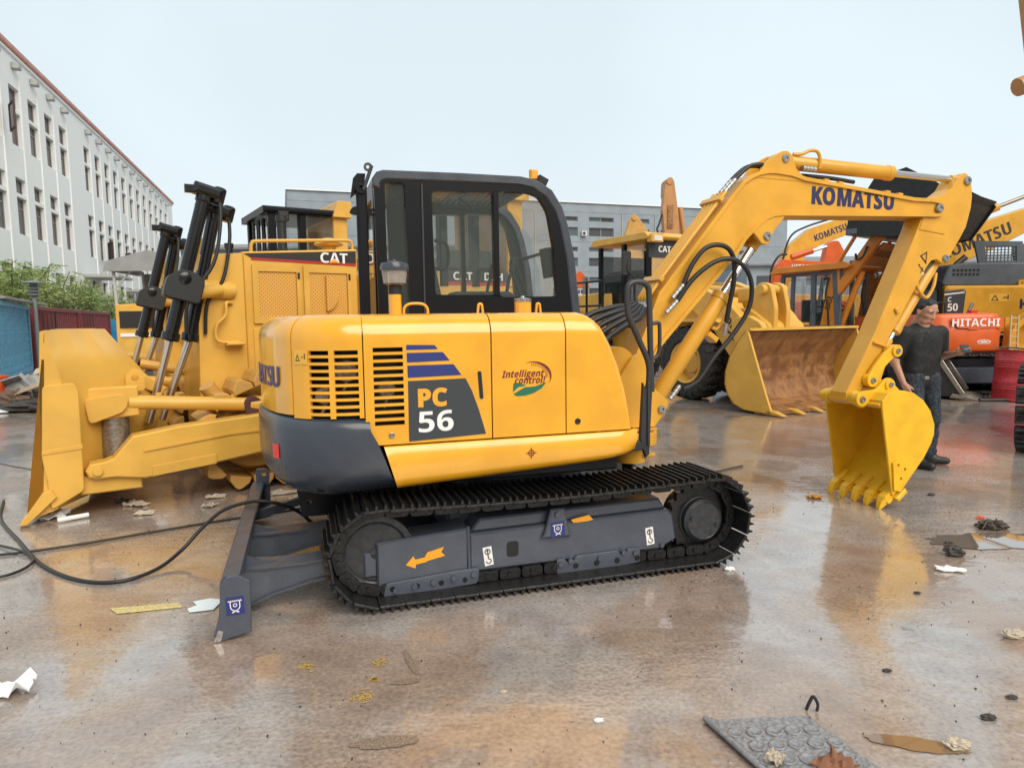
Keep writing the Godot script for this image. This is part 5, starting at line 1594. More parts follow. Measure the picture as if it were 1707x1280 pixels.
# ---------------------------------------------------------------- wheel loader (front is +x, z towards its left side)
func make_loader():
	var m: Material = M.cat_paint
	var D := thing("wheel_loader", "yellow wheel loader with rusty open bucket and black number on its lift arm", "wheel loader", Vector3(3.844, 0, -9.947), -60.0)
	var b: MB
	# bucket
	var K := node("bucket", D)
	var sh := [Vector2(-0.49, 1.26), Vector2(-0.62, 1.12), Vector2(-0.80, 0.85), Vector2(-0.88, 0.62), Vector2(-0.885, 0.42), Vector2(-0.82, 0.25), Vector2(-0.70, 0.12), Vector2(-0.5, 0.05), Vector2(-0.25, 0.035), Vector2(0.0, 0.03)]
	var sp := PackedVector2Array(sh)
	sp.append(Vector2(0.0, 0.06)); sp.append(Vector2(-0.10, 0.30)); sp.append(Vector2(-0.46, 1.26))
	for z in [0.0, -2.7]: add_prism("side_plate", sp, z - 0.02, z + 0.02, m, K, 0.004)
	var poly := PackedVector2Array(sh)
	for i in sh.size():
		var k := sh.size() - 1 - i
		var d: Vector2 = (sh[mini(k + 1, sh.size() - 1)] - sh[maxi(k - 1, 0)]).normalized()
		poly.append(sh[k] + Vector2(-d.y, d.x) * 0.03)
	add_prism("bucket_shell", poly, -2.68, -0.02, M.rust, K, 0.0)
	b = MB.new()
	for i in sh.size() - 1:
		var o := Vector2(-0.012, -0.004)
		b.quad(Vector3(sh[i].x - 0.012, sh[i].y, -2.72), Vector3(sh[i + 1].x - 0.012, sh[i + 1].y - 0.006, -2.72), Vector3(sh[i + 1].x - 0.012, sh[i + 1].y - 0.006, 0.02), Vector3(sh[i].x - 0.012, sh[i].y, 0.02))
	part("back_skin", b, m, K)
	add_prism("cutting_edge", V2([-0.3, 0.02, 0.03, 0.012, 0.03, 0.03, -0.3, 0.05]), -2.72, 0.02, M.rust, K, 0.0)
	for k in 7:
		b = MB.new()
		var z := -0.03 - 0.44 * k
		b.prism(V2([-0.12, 0.012, 0.08, 0.01, 0.22, 0.02, 0.06, 0.075, -0.05, 0.085, -0.12, 0.06]), z - 0.05, z + 0.05, Transform3D.IDENTITY, 0.012)
		part("tooth", b, m if k < 2 else M.cat_dull, K)
	add_prism("spill_guard", V2([-0.49, 1.26, -0.42, 1.26, -0.42, 1.30, -0.5, 1.30]), -2.7, 0.0, m, K, 0.004)
	# lift arms
	for z in [-0.72, -1.98]:
		var A := node("lift_arm", D)
		add_prism("arm_plate", rnd(V2([-1.10, 0.58, -0.92, 0.66, -0.88, 1.05, -1.20, 1.50, -1.55, 1.80, -2.5, 2.15, -3.3, 2.15, -3.35, 1.85, -2.5, 1.75, -1.80, 1.30, -1.30, 0.70]), 0.08, 4), z - 0.09, z + 0.09, m, A, 0.01)
		add_rod("arm_pin", Vector3(-1.0, 0.68, z - 0.16), Vector3(-1.0, 0.68, z + 0.16), 0.07, m, A)
		add_rod("lift_ram", Vector3(-3.0, 0.95, z), Vector3(-1.9, 1.3, z), 0.07, m, A)
		if z > -1.0:
			text("lettering", "950G", 0.19, M.black_decal, A, XF(-1.30, 1.20, z + 0.091, 0, -50), 1.0, 0.004)
			b = MB.new()
			b.box(Vector3(-1.0, 0.90, z + 0.12), Vector3(0.14, 0.10, 0.06), 0.03, Basis(Vector3(0, 0, 1), 0.3))
			part("rag", b, M.white_plastic, A)
	# linkage at the bucket back
	for z in [-1.0, -1.3]:
		add_prism("tilt_lever", rnd(V2([-1.05, 0.95, -0.78, 1.05, -0.75, 1.6, -0.85, 2.0, -1.05, 2.05, -1.18, 1.95, -1.2, 1.5]), 0.08, 4), z - 0.05, z + 0.05, m, D, 0.01)
	add_rod("lever_pin", Vector3(-0.97, 1.92, -1.45), Vector3(-0.97, 1.92, -0.85), 0.08, m, D)
	add_box("tilt_block", Vector3(-1.35, 1.85, -1.15), Vector3(0.5, 0.26, 0.26), m, D, 0.03)
	add_rod("tilt_ram", Vector3(-2.6, 2.0, -1.15), Vector3(-1.5, 1.88, -1.15), 0.09, m, D)
	add_prism("cross_plate", rnd(V2([-1.6, 1.15, -0.75, 1.1, -0.8, 1.35, -1.2, 1.62, -1.9, 1.62]), 0.05, 3), -1.75, -0.85, m, D, 0.01)
	add_prism("bucket_hinge", rnd(V2([-0.95, 0.9, -0.5, 1.22, -0.6, 1.38, -0.85, 1.5, -1.15, 1.45, -1.2, 1.2]), 0.06, 4), -0.55, -0.42, m, D, 0.01)
	# front frame, rear body, hood
	add_prism("front_frame", V2([-3.4, 0.6, -1.7, 0.55, -1.7, 0.95, -2.2, 1.9, -3.0, 2.0, -3.4, 1.6]), -1.75, -0.95, m, D, 0.02)
	add_prism("rear_frame", V2([-7.0, 0.7, -3.5, 0.7, -3.5, 1.25, -7.0, 1.3]), -1.85, -0.85, m, D, 0.02)
	add_prism("engine_hood", rnd(V2([-7.1, 1.3, -5.1, 1.3, -5.1, 2.05, -6.4, 2.0, -6.95, 1.8]), 0.15, 5), -1.95, -0.75, m, D, 0.03)
	for k in 4: add_box("hood_louvre", Vector3(-6.1, 1.42 + 0.08 * k, -0.745), Vector3(1.1, 0.025, 0.03), m, D, 0.005)
	add_rod("exhaust_pipe", Vector3(-6.2, 1.95, -1.15), Vector3(-6.2, 2.45, -1.15), 0.07, M.dirty_steel, D)
	add_prism("front_fender", rnd(V2([-3.25, 1.35, -3.0, 1.46, -1.6, 1.46, -1.45, 1.38, -1.6, 1.40, -3.0, 1.40]), 0.03, 2), -1.0, -0.42, m, D, 0.0)
	# wheels
	for w in [[-2.3, -0.75], [-2.3, -1.95], [-5.4, -0.75], [-5.4, -1.95]]:
		var W := node("wheel", D)
		W.position = Vector3(w[0], 0.67, w[1])
		wheel_parts(W, 0.67, 0.56, m, 1.0 if w[1] > -1.35 else -1.0)
	# cab
	var C_ := node("cab", D)
	for q in [[-5.05, -0.72], [-4.25, -0.70], [-3.62, -0.80], [-5.05, -1.98], [-3.62, -1.90]]:
		add_box("cab_post", Vector3(q[0], 2.2, q[1]), Vector3(0.09, 1.55, 0.09), M.black_paint, C_, 0.012)
	add_prism("cab_roof", rnd(V2([-5.25, 3.0, -3.45, 3.0, -3.40, 3.06, -3.5, 3.14, -5.15, 3.14]), 0.03, 3), -2.1, -0.58, m, C_, 0.03)
	for z in [-0.78, -1.92]:
		var L := node("roof_lamp", C_)
		add_box("lamp_housing", Vector3(-3.42, 3.02, z), Vector3(0.16, 0.16, 0.30), m, L, 0.02)
		add_box("lamp_glass", Vector3(-3.335, 3.01, z), Vector3(0.02, 0.10, 0.2), M.lens, L, 0.006)
	for q in [[-4.65, 0.7], [-3.93, 0.52]]:
		b = MB.new()
		b.box(Vector3(q[0], 2.22, -0.72), Vector3(q[1], 1.4, 0.008))
		part("side_pane", b, M.glass, C_)
	b = MB.new()
	b.box(Vector3(-3.60, 2.25, -1.35), Vector3(0.008, 1.35, 1.05))
	part("windscreen", b, M.glass, C_)
	add_box("visor_panel", Vector3(-3.57, 2.83, -1.35), Vector3(0.02, 0.34, 1.2), M.charcoal_decal, C_, 0.004)
	text("lettering", "CAT", 0.12, M.white_decal, C_, XF(-3.558, 2.83, -1.15, 90), 1.1, 0.004)
	add_box("rear_panel", Vector3(-5.05, 2.1, -1.35), Vector3(0.05, 1.4, 1.2), M.black_paint, C_, 0.01)
	add_box("door_panel", Vector3(-4.4, 1.45, -0.74), Vector3(1.3, 0.25, 0.04), M.black_paint, C_, 0.008)
	add_box("driver_seat", Vector3(-4.6, 1.95, -1.35), Vector3(0.5, 0.7, 0.5), M.seat_cloth, C_, 0.1)
	add_tube("steering_column", [Vector3(-3.85, 1.4, -1.35), Vector3(-3.95, 1.8, -1.35), Vector3(-4.05, 2.0, -1.35)], 0.05, M.black_dull, C_)
	var Mr := node("mirror", C_)
	add_tube("mirror_arm", [Vector3(-3.62, 2.3, -0.72), Vector3(-3.6, 2.25, -0.5), Vector3(-3.72, 2.4, -0.36), Vector3(-3.75, 2.62, -0.36)], 0.014, M.black_dull, Mr)
	add_prism("mirror_housing", rnd(rect(-0.09, -0.24, 0.09, 0.24), 0.05, 4), -0.04, 0.04, M.black_dull2, Mr, 0.015, XF(-3.78, 2.55, -0.36, 60))
	# platform and railing
	var Pl := node("platform", D)
	add_box("deck", Vector3(-4.9, 1.28, -0.52), Vector3(1.1, 0.1, 0.5), m, Pl)
	add_box("ladder_side", Vector3(-4.6, 0.95, -0.35), Vector3(0.12, 0.7, 0.08), m, Pl)
	add_box("ladder_side", Vector3(-5.2, 0.95, -0.35), Vector3(0.12, 0.7, 0.08), m, Pl)
	for k in 2: add_box("ladder_step", Vector3(-4.9, 0.72 + 0.3 * k, -0.35), Vector3(0.55, 0.04, 0.12), m, Pl)
	for x in [-5.4, -5.0, -4.45]: add_rod("rail_post", Vector3(x, 1.3, -0.3), Vector3(x, 2.25, -0.3), 0.024, M.black_paint, Pl, 8)
	for y in [1.75, 2.25]: add_rod("rail_bar", Vector3(-5.4, y, -0.3), Vector3(-4.45, y, -0.3), 0.022, M.black_paint, Pl, 8)
	add_prism("side_fender", V2([-5.1, 1.35, -4.5, 1.35, -4.55, 2.0, -4.75, 2.0]), -0.62, -0.58, m, Pl, 0.004)

var tread_mesh: Mesh
func wheel_parts(W: Node3D, r: float, w: float, rim_m: Material, side: float):
	var h := w * 0.5
	var B := Basis(Vector3(1, 0, 0), PI / 2)
	var b := MB.new()
	b.lathe([Vector2(r * 0.55, -h * 0.8), Vector2(r * 0.62, -h), Vector2(r * 0.82, -h * 1.02), Vector2(r * 0.93, -h * 0.86), Vector2(r * 0.945, -h * 0.5), Vector2(r * 0.945, h * 0.5), Vector2(r * 0.93, h * 0.86), Vector2(r * 0.82, h * 1.02), Vector2(r * 0.62, h), Vector2(r * 0.55, h * 0.8)], Transform3D(B, Vector3.ZERO), 40, false)
	part("tyre", b, M.rubber, W)
	if not tread_mesh:
		b = MB.new()
		# one wavy lug from shoulder to centre
		var g := [[0.02, -0.03], [0.09, 0.02], [0.17, -0.02], [0.25, 0.03], [0.30, 0.0]]
		for i in g.size() - 1:
			var p: Array = g[i]; var q: Array = g[i + 1]
			var y0 := 0.655; var yb := 0.60
			if i == 3: y0 = 0.63; yb = 0.52
			var y1 := 0.668 if i < 3 else 0.655
			var A := [Vector3(p[1] - 0.045, yb, p[0]), Vector3(p[1] + 0.045, yb, p[0]), Vector3(p[1] + 0.038, y1, p[0]), Vector3(p[1] - 0.038, y1, p[0])]
			var ye := 0.668 if i < 2 else (0.655 if i == 2 else 0.58)
			var Z := [Vector3(q[1] - 0.045, yb, q[0]), Vector3(q[1] + 0.045, yb, q[0]), Vector3(q[1] + 0.038, ye, q[0]), Vector3(q[1] - 0.038, ye, q[0])]
			for k in 4: b.qo(A[k], A[(k + 1) % 4], Z[(k + 1) % 4], Z[k], Vector3((p[1] + q[1]) * 0.5, 0.6, (p[0] + q[0]) * 0.5))
			b.qo(A[0], A[1], A[2], A[3], Vector3(0, 0.6, 1)); b.qo(Z[0], Z[1], Z[2], Z[3], Vector3(0, 0.6, 0))
		tread_mesh = b.done()
	for k in 22:
		for s in [1, -1]:
			var o := mi("tread_lug", tread_mesh, M.rubber, W)
			o.transform = Transform3D(Basis(Vector3(0, 0, 1), TAU * (k + (0.5 if s < 0 else 0.0)) / 22) * Basis.from_scale(Vector3(r / 0.67, r / 0.67, s * w / 0.58)), Vector3.ZERO)
	b = MB.new()
	b.lathe([Vector2(r * 0.57, h * 0.85), Vector2(r * 0.55, h * 0.95), Vector2(r * 0.50, h * 0.9), Vector2(r * 0.44, h * 0.1), Vector2(r * 0.30, h * 0.0), Vector2(r * 0.27, h * 0.35), Vector2(r * 0.16, h * 0.4), Vector2(0, h * 0.4)], Transform3D(Basis(Vector3(1, 0, 0), PI / 2 * side), Vector3.ZERO), 32, false)
	part("rim", b, rim_m, W)
	for k in 10:
		b = MB.new()
		bolt(b, Vector3(cos(TAU * k / 10) * r * 0.24, sin(TAU * k / 10) * r * 0.24, h * 0.02 * side), 0.02, Vector3(0, 0, side), 0.03)
		part("wheel_nut", b, M.cat_dull, W)

# ---------------------------------------------------------------- orange backhoe loader with raised black bucket
func make_backhoe():
	var m: Material = M.orange_paint
	var D := thing("backhoe_loader", "orange backhoe loader behind the arm holding its black front bucket raised high", "backhoe loader", Vector3(7.44, 0, -16.25), -50.0)
	D.scale = Vector3(1.22, 0.93, 1.22)
	var b: MB
	var g: Material = M.grey_paint
	var K := node("cab", D)
	for z in [0.8, -0.8]:
		b = MB.new()
		b.prism(holed(V2([-0.55, 1.25, -0.42, 2.62, 0.62, 2.66, 0.72, 1.2]), [V2([-0.46, 1.36, -0.36, 2.55, -0.22, 2.555, -0.24, 1.36]), V2([-0.18, 1.36, -0.16, 2.56, 0.16, 2.57, 0.16, 1.36]), V2([0.25, 1.36, 0.24, 2.57, 0.55, 2.58, 0.62, 1.36])]), z - 0.03, z + 0.03)
		part("side_frame", b, g, K)
		for q in [[-0.46, -0.22], [-0.18, 0.16], [0.25, 0.60]]:
			b = MB.new()
			b.box(Vector3((q[0] + q[1]) * 0.5, 1.96, z), Vector3(q[1] - q[0], 1.22, 0.008))
			part("side_pane", b, M.glass, K)
	add_tube("door_handle", [Vector3(0.2, 1.85, 0.84), Vector3(0.2, 1.85, 0.88), Vector3(0.2, 1.7, 0.88), Vector3(0.2, 1.7, 0.84)], 0.012, g, K)
	add_box("door_label", Vector3(0.0, 1.40, 0.835), Vector3(0.3, 0.07, 0.004), M.warn_yellow, K, 0.0)
	for z in [-0.78, -0.3, 0.3, 0.78]:
		add_box("front_post", Vector3(0.68, 1.95, z), Vector3(0.05, 1.4, 0.05), g, K, 0.01)
	b = MB.new()
	b.box(Vector3(0.69, 1.95, 0), Vector3(0.008, 1.35, 1.55))
	part("windscreen", b, M.glass, K)
	b = MB.new()
	b.box(Vector3(-0.5, 2.0, 0), Vector3(0.008, 1.2, 1.55))
	part("rear_pane", b, M.glass, K)
	add_prism("roof", rnd(V2([-0.62, 2.64, 0.86, 2.68, 0.92, 2.74, 0.80, 2.84, -0.5, 2.80]), 0.04, 3), -0.95, 0.95, m, K, 0.03)
	for z in [0.62, -0.62]:
		var L := node("roof_lamp", K)
		add_box("lamp_housing", Vector3(0.86, 2.80, z), Vector3(0.12, 0.14, 0.22), g, L, 0.02)
		add_box("lamp_glass", Vector3(0.925, 2.80, z), Vector3(0.012, 0.10, 0.17), M.lens, L, 0.004)
	add_box("seat", Vector3(-0.1, 1.6, 0), Vector3(0.5, 0.8, 0.5), M.seat_cloth, K, 0.1)
	add_tube("steering_column", [Vector3(0.55, 1.2, 0), Vector3(0.45, 1.6, 0), Vector3(0.38, 1.75, 0)], 0.04, M.black_dull, K)
	b = MB.new()
	var ring := []
	for k in 21: ring.append(Vector3(0.36, 1.78, 0) + Vector3(-0.1 * sin(TAU * k / 20), 0.12 * sin(TAU * k / 20), 0.19 * cos(TAU * k / 20)))
	b.tube(ring, 0.014, 6)
	part("steering_wheel", b, M.black_dull, K)
	# hood and body
	add_prism("hood", rnd(V2([0.7, 0.7, 1.5, 0.7, 1.55, 1.2, 1.45, 1.32, 0.7, 1.36]), 0.06, 4), -0.45, 0.45, m, D, 0.03)
	add_box("chassis", Vector3(0.1, 0.8, 0), Vector3(2.6, 0.35, 0.8), m, D, 0.03)
	for z in [0.78, -0.78]:
		add_prism("rear_fender", rnd(V2([-1.2, 0.95, -0.9, 1.3, 0.0, 1.32, 0.35, 1.15, 0.25, 1.12, -0.1, 1.22, -0.8, 1.2, -1.1, 0.9]), 0.04, 2), z - 0.22, z + 0.22, m, D, 0.0)
	add_rod("exhaust_pipe", Vector3(1.1, 1.3, -0.28), Vector3(1.1, 2.5, -0.28), 0.045, M.rust, D)
	for w in [[-0.6, 0.8, 0.62, 0.42], [-0.6, -0.8, 0.62, 0.42], [1.15, 0.75, 0.42, 0.3], [1.15, -0.75, 0.42, 0.3]]:
		var W := node("wheel", D)
		W.position = Vector3(w[0], w[2], w[1])
		wheel_parts(W, w[2], w[3], m, 1.0 if w[1] > 0 else -1.0)
	# raised arms
	for z in [0.75, -0.75]:
		var A := node("loader_arm", D)
		add_prism("tower", rnd(V2([0.30, 1.0, 0.62, 1.0, 0.66, 2.1, 0.68, 2.72, 0.54, 2.74, 0.45, 2.15]), 0.05, 3), z - 0.07, z + 0.07, m, A, 0.01)
		add_prism("arm_beam", rnd(V2([0.50, 2.10, 0.66, 2.05, 1.30, 3.18, 1.50, 3.50, 1.36, 3.56, 1.14, 3.30]), 0.04, 3), z - 0.06, z + 0.06, m, A, 0.01)
		add_rod("tilt_rod", Vector3(0.60, 2.68, z + 0.1), Vector3(1.0, 3.52, z + 0.1), 0.035, m, A)
		add_rod("lift_ram", Vector3(0.62, 1.25, z - 0.1), Vector3(1.0, 2.6, z - 0.1), 0.055, m, A)
		add_tube("hose", [Vector3(0.95, 3.0, z + 0.08), Vector3(1.0, 2.86, z + 0.14), Vector3(1.1, 2.92, z + 0.14), Vector3(1.15, 3.15, z + 0.1)], 0.02, M.hose, A)
		add_tube("hose", [Vector3(0.5, 2.5, z + 0.09), Vector3(0.46, 2.1, z + 0.12), Vector3(0.5, 1.8, z + 0.12), Vector3(0.52, 1.3, z + 0.1)], 0.018, M.hose, A)
	text("lettering", "CASE", 0.10, M.black_decal, D, XF(0.50, 1.9, 0.822, 0, 80), 1.0, 0.004)
	add_box("cross_tube", Vector3(1.15, 3.05, 0), Vector3(0.14, 0.14, 1.4), M.rust, D, 0.02, Basis(Vector3(0, 0, 1), 0.8))
	add_box("lift_plate", Vector3(1.12, 3.0, -0.1), Vector3(0.6, 0.06, 1.35), M.old_orange, D, 0.01, Basis(Vector3(0, 0, 1), 0.85))
	# bucket
	var Q := node("front_bucket", D)
	var prof := V2([0.95, 3.48, 1.15, 3.36, 1.7, 3.28, 2.1, 3.34, 2.42, 4.02, 2.36, 4.06, 2.02, 3.75, 1.8, 3.9, 1.7, 4.45, 1.36, 4.52, 1.26, 4.4, 0.98, 3.72])
	add_prism("bucket_body", prof, -1.15, 1.15, M.black_matt, Q, 0.02)
	for z in [1.17, -1.17]:
		add_prism("bucket_cheek", V2([0.93, 3.46, 1.15, 3.34, 1.7, 3.26, 2.12, 3.32, 2.48, 4.05, 2.38, 4.2, 1.85, 4.68, 1.36, 4.55, 0.96, 3.74]), z - 0.02, z + 0.02, M.black_matt, Q, 0.004)
	add_box("bucket_lip", Vector3(2.42, 4.08, 0), Vector3(0.2, 0.03, 2.36), M.black_matt, Q, 0.004, Basis(Vector3(0, 0, 1), 1.0))
	add_box("lower_rail", Vector3(1.02, 3.46, 0), Vector3(0.2, 0.14, 2.4), M.grey_paint, Q, 0.02)

# ---------------------------------------------------------------- crawler excavators behind
func bg_shoe() -> Mesh:
	var b := MB.new()
	b.box(Vector3(0, -0.02, 0), Vector3(0.19, 0.03, 0.6), 0.006)
	for k in 3: b.prism(V2([-0.07 + 0.07 * k - 0.012, -0.034, -0.07 + 0.07 * k + 0.012, -0.034, -0.07 + 0.07 * k + 0.006, -0.065, -0.07 + 0.07 * k - 0.006, -0.065]), -0.29, 0.29)
	return b.done()
var big_shoe: Mesh
func undercarriage(D: Node3D, L: float, gauge: float, h: float, m: Material):
	if not big_shoe: big_shoe = bg_shoe()
	for s in [-1, 1]:
		var T := node("crawler_track", D)
		crawler(rnd(rect(-L / 2, 0.066, L / 2, h), h * 0.45, 8), 0.2, gauge * s, big_shoe, M.track_rusty, T)
		add_prism("track_frame", rnd(rect(-L / 2 + 0.2, 0.2, L / 2 - 0.2, h - 0.2), 0.08, 3), gauge * s - 0.2, gauge * s + 0.2, M.frame_paint, T, 0.02)
	add_box("centre_frame", Vector3(0, h * 0.7, 0), Vector3(1.4, h * 0.5, gauge * 2 - 0.3), M.frame_paint, D, 0.03)
func boom_arm(D: Node3D, pts: Array, z: float, w: float, th: Array, m: Material, called: String) -> Node3D:
	var n := node(called, D)
	var top := PackedVector2Array(); var bot := PackedVector2Array()
	for i in pts.size():
		var d: Vector2 = (pts[mini(i + 1, pts.size() - 1)] - pts[maxi(i - 1, 0)]).normalized()
		var nn: Vector2 = Vector2(-d.y, d.x) * (th[i] * 0.5)
		top.append(pts[i] + nn); bot.append(pts[i] - nn)
	bot.reverse()
	top.append_array(bot)
	add_prism("box_section", top, z - w / 2, z + w / 2, m, n, 0.015)
	for e in [0, pts.size() - 1]: add_rod("pin_boss", Vector3(pts[e].x, pts[e].y, z - w * 0.6), Vector3(pts[e].x, pts[e].y, z + w * 0.6), th[e] * 0.4, m, n)
	return n

func make_far_machines():
	# yellow excavator whose boom rises behind the backhoe cab
	var D := thing("crawler_excavator", "yellow excavator with dark blue boom lettering rising behind the orange backhoe cab", "excavator", Vector3(9.9, 0, -22.4), 0.0, "excavators parked in the rear rows")
	undercarriage(D, 3.6, 1.1, 0.9, M.cat_paint)
	add_prism("body", rnd(V2([-2.2, 1.0, 1.2, 1.0, 1.2, 2.1, -2.1, 2.2]), 0.1, 4), -1.3, 1.3, M.cat_paint, D, 0.03)
	var n := boom_arm(D, [Vector2(-1.3, 2.2), Vector2(-0.75, 3.55), Vector2(-0.2, 3.98), Vector2(0.9, 4.36), Vector2(2.6, 4.8)], 0.3, 0.45, [0.5, 0.62, 0.62, 0.55, 0.4], M.boom_paint, "boom")
	text("lettering", "KOMATSU", 0.20, M.navy_decal, n, XF(0.30, 4.12, 0.53, 0, 20), 0.85, 0.006)
	add_tube("boom_pipe", [Vector3(-1.25, 3.0, 0.5), Vector3(-1.0, 3.95, 0.5), Vector3(-0.5, 4.3, 0.5), Vector3(0.5, 4.6, 0.5)], 0.03, M.hose, n)
	boom_arm(D, [Vector2(2.6, 4.8), Vector2(2.9, 3.6), Vector2(2.6, 2.0)], 0.3, 0.35, [0.5, 0.5, 0.3], M.boom_paint, "arm")
	# red-orange excavator, its boom folded low
	D = thing("crawler_excavator", "red orange excavator with white lettered boom above the orange backhoe cab roof", "excavator", Vector3(8.4, 0, -20.0), 0.0, "excavators parked in the rear rows")
	undercarriage(D, 3.0, 1.0, 0.8, M.red_orange)
	add_prism("body", rnd(V2([-1.6, 0.9, 1.0, 0.9, 1.0, 1.9, -1.6, 1.9]), 0.1, 4), -1.2, 1.0, M.red_orange, D, 0.03)
	n = node("boom", D)
	add_prism("box_section", rnd(V2([-0.74, 2.62, 0.5, 2.6, 0.5, 3.0, -0.74, 3.08]), 0.05, 3), 0.32, 0.68, M.red_orange, n, 0.01)
	text("lettering", "HITACHI", 0.13, M.white_decal, n, XF(-0.13, 2.86, 0.682, 0, -2), 0.95, 0.005)
	add_prism("boom_bracket", rnd(V2([0.40, 2.75, 0.55, 3.5, 0.68, 3.58, 0.86, 3.58, 1.02, 3.3, 1.0, 2.75]), 0.05, 3), 0.38, 0.66, M.red_orange, n, 0.01)
	var r := node("boom_ram", D)
	add_rod("barrel", Vector3(-0.45, 3.14, 0.6), Vector3(0.15, 3.32, 0.6), 0.085, M.red_orange, r)
	add_rod("piston_rod", Vector3(0.15, 3.32, 0.6), Vector3(0.68, 3.46, 0.6), 0.045, M.chrome, r)
	add_prism("mast", rnd(V2([-1.3, 1.6, -0.78, 1.6, -0.72, 2.9, -0.86, 3.02, -1.0, 2.9]), 0.05, 3), 0.6, 0.95, M.red_orange, D, 0.02)
	add_tube("mast_hose", [Vector3(-1.2, 2.2, 0.98), Vector3(-1.15, 2.8, 1.0), Vector3(-0.95, 3.15, 1.0), Vector3(-0.7, 3.2, 0.9)], 0.03, M.hose, D)
	# brown-orange arms seen over the loader's cab
	D = thing("crawler_excavator", "faded orange excavator with upright arm standing behind the loader cab", "excavator", Vector3(6.5, 0, -28.0), 0.0, "excavators parked in the rear rows")
	undercarriage(D, 3.4, 1.1, 0.9, M.old_orange)
	add_prism("body", rnd(V2([-1.8, 1.0, 1.4, 1.0, 1.4, 2.3, -1.8, 2.3]), 0.1, 4), -1.3, 1.3, M.old_orange, D, 0.03)
	boom_arm(D, [Vector2(0.5, 1.8), Vector2(0.62, 3.4), Vector2(0.35, 5.0), Vector2(-0.1, 6.5), Vector2(-0.15, 6.95)], -0.2, 0.4, [0.4, 0.5, 0.5, 0.4, 0.25], M.old_orange, "boom")
	n = boom_arm(D, [Vector2(-0.12, 6.9), Vector2(-0.1, 5.8), Vector2(0.0, 4.6), Vector2(0.1, 3.0)], 0.3, 0.4, [0.35, 0.62, 0.6, 0.4], M.old_orange, "arm")
	add_tube("arm_hose", [Vector3(-0.42, 5.6, 0.5), Vector3(-0.55, 5.2, 0.5), Vector3(-0.62, 5.0, 0.5), Vector3(-0.45, 4.7, 0.5), Vector3(-0.4, 4.3, 0.5)], 0.035, M.hose, n)
	add_rod("bucket_ram", Vector3(0.35, 5.9, 0.3), Vector3(0.6, 4.2, 0.3), 0.1, M.old_orange, n)
	add_box("ram_guard", Vector3(-0.1, 5.5, 0.52), Vector3(0.22, 0.9, 0.05), M.rust, n, 0.01)
	D = thing("crawler_excavator", "worn yellow excavator with pointed boom tip above the loader cab roof", "excavator", Vector3(4.9, 0, -25.0), 0.0, "excavators parked in the rear rows")
	undercarriage(D, 3.4, 1.1, 0.9, M.cat_dull)
	add_prism("body", rnd(V2([-1.8, 1.0, 1.4, 1.0, 1.4, 2.3, -1.8, 2.3]), 0.1, 4), -1.3, 1.3, M.cat_dull, D, 0.03)
	n = node("boom", D)
	add_prism("box_section", rnd(V2([-0.72, 3.2, -0.62, 2.2, 0.3, 1.6, 0.9, 1.7, 0.95, 3.2, -0.35, 5.05, -0.52, 5.18, -0.66, 4.95, -0.86, 4.3]), 0.06, 3), 0.2, 0.65, M.cat_dull, n, 0.02)
	add_tube("boom_hose", [Vector3(0.5, 4.0, 0.7), Vector3(0.2, 4.45, 0.7), Vector3(-0.1, 4.4, 0.7), Vector3(-0.2, 4.0, 0.7), Vector3(0.0, 3.5, 0.7)], 0.04, M.hose, n)
	add_rod("pin_boss", Vector3(-0.5, 5.02, 0.15), Vector3(-0.5, 5.02, 0.7), 0.09, M.cat_dull, n)
	# ---- yellow excavator at the right with grey engine hood
	D = thing("crawler_excavator", "yellow excavator with grey engine hood and wire guard behind the orange counterweight", "excavator", Vector3(10.2, 0, -15.1), 0.0, "excavators parked in the rear rows")
	undercarriage(D, 3.6, 1.1, 0.9, M.cat_paint)
	var z1 := 1.1
	add_prism("body", rnd(V2([-1.30, 1.05, 2.4, 1.05, 2.4, 2.03, -1.26, 2.06]), 0.08, 4), -1.3, z1, M.boom_paint, D, 0.05)
	add_prism("engine_hood", rnd(V2([-1.28, 2.06, 2.4, 2.03, 2.4, 2.50, -0.9, 2.52, -1.15, 2.46]), 0.08, 4), -1.2, z1 - 0.12, M.grey_paint, D, 0.03)
	b_slots(D, z1 - 0.12)
	var G := node("wire_guard", D)
	var bb := MB.new()
	bb.prism(holed(V2([-0.5, 2.50, 0.45, 2.50, 0.38, 2.95, -0.62, 2.97]), [V2([-0.34, 2.54, 0.28, 2.54, 0.26, 2.85, -0.40, 2.86])]), z1 - 0.22, z1 - 0.17)
	part("guard_frame", bb, M.grey_paint, G)
	bb = MB.new()
	for k in 9: bb.box(Vector3(-0.33 + 0.074 * k, 2.70, z1 - 0.2), Vector3(0.02, 0.32, 0.012))
	for k in 6: bb.box(Vector3(-0.03, 2.555 + 0.058 * k, z1 - 0.19), Vector3(0.66, 0.02, 0.012))
	part("guard_mesh", bb, M.grey_paint, G)
	add_prism("guard_side", V2([0.45, 2.5, 1.0, 2.5, 0.9, 2.9, 0.38, 2.95]), z1 - 0.5, z1 - 0.45, M.grey_paint, G, 0.004)
	add_prism("decal_panel", V2([-1.31, 1.08, -0.93, 1.08, -0.86, 1.95, -1.28, 1.95]), z1 - 0.002, z1 + 0.004, M.charcoal_decal, D, 0.0)
	for k in 2: add_prism("decal_stripe", V2([-1.30, 1.86 + 0.06 * k, -0.9, 1.90 + 0.06 * k, -0.88, 1.93 + 0.06 * k, -1.30, 1.89 + 0.06 * k]), z1 + 0.003, z1 + 0.006, M.grey_paint if k else M.white_decal, D, 0.0)
	text("lettering", "C", 0.10, M.white_decal, D, XF(-1.19, 1.77, z1 + 0.004), 1.0, 0.004)
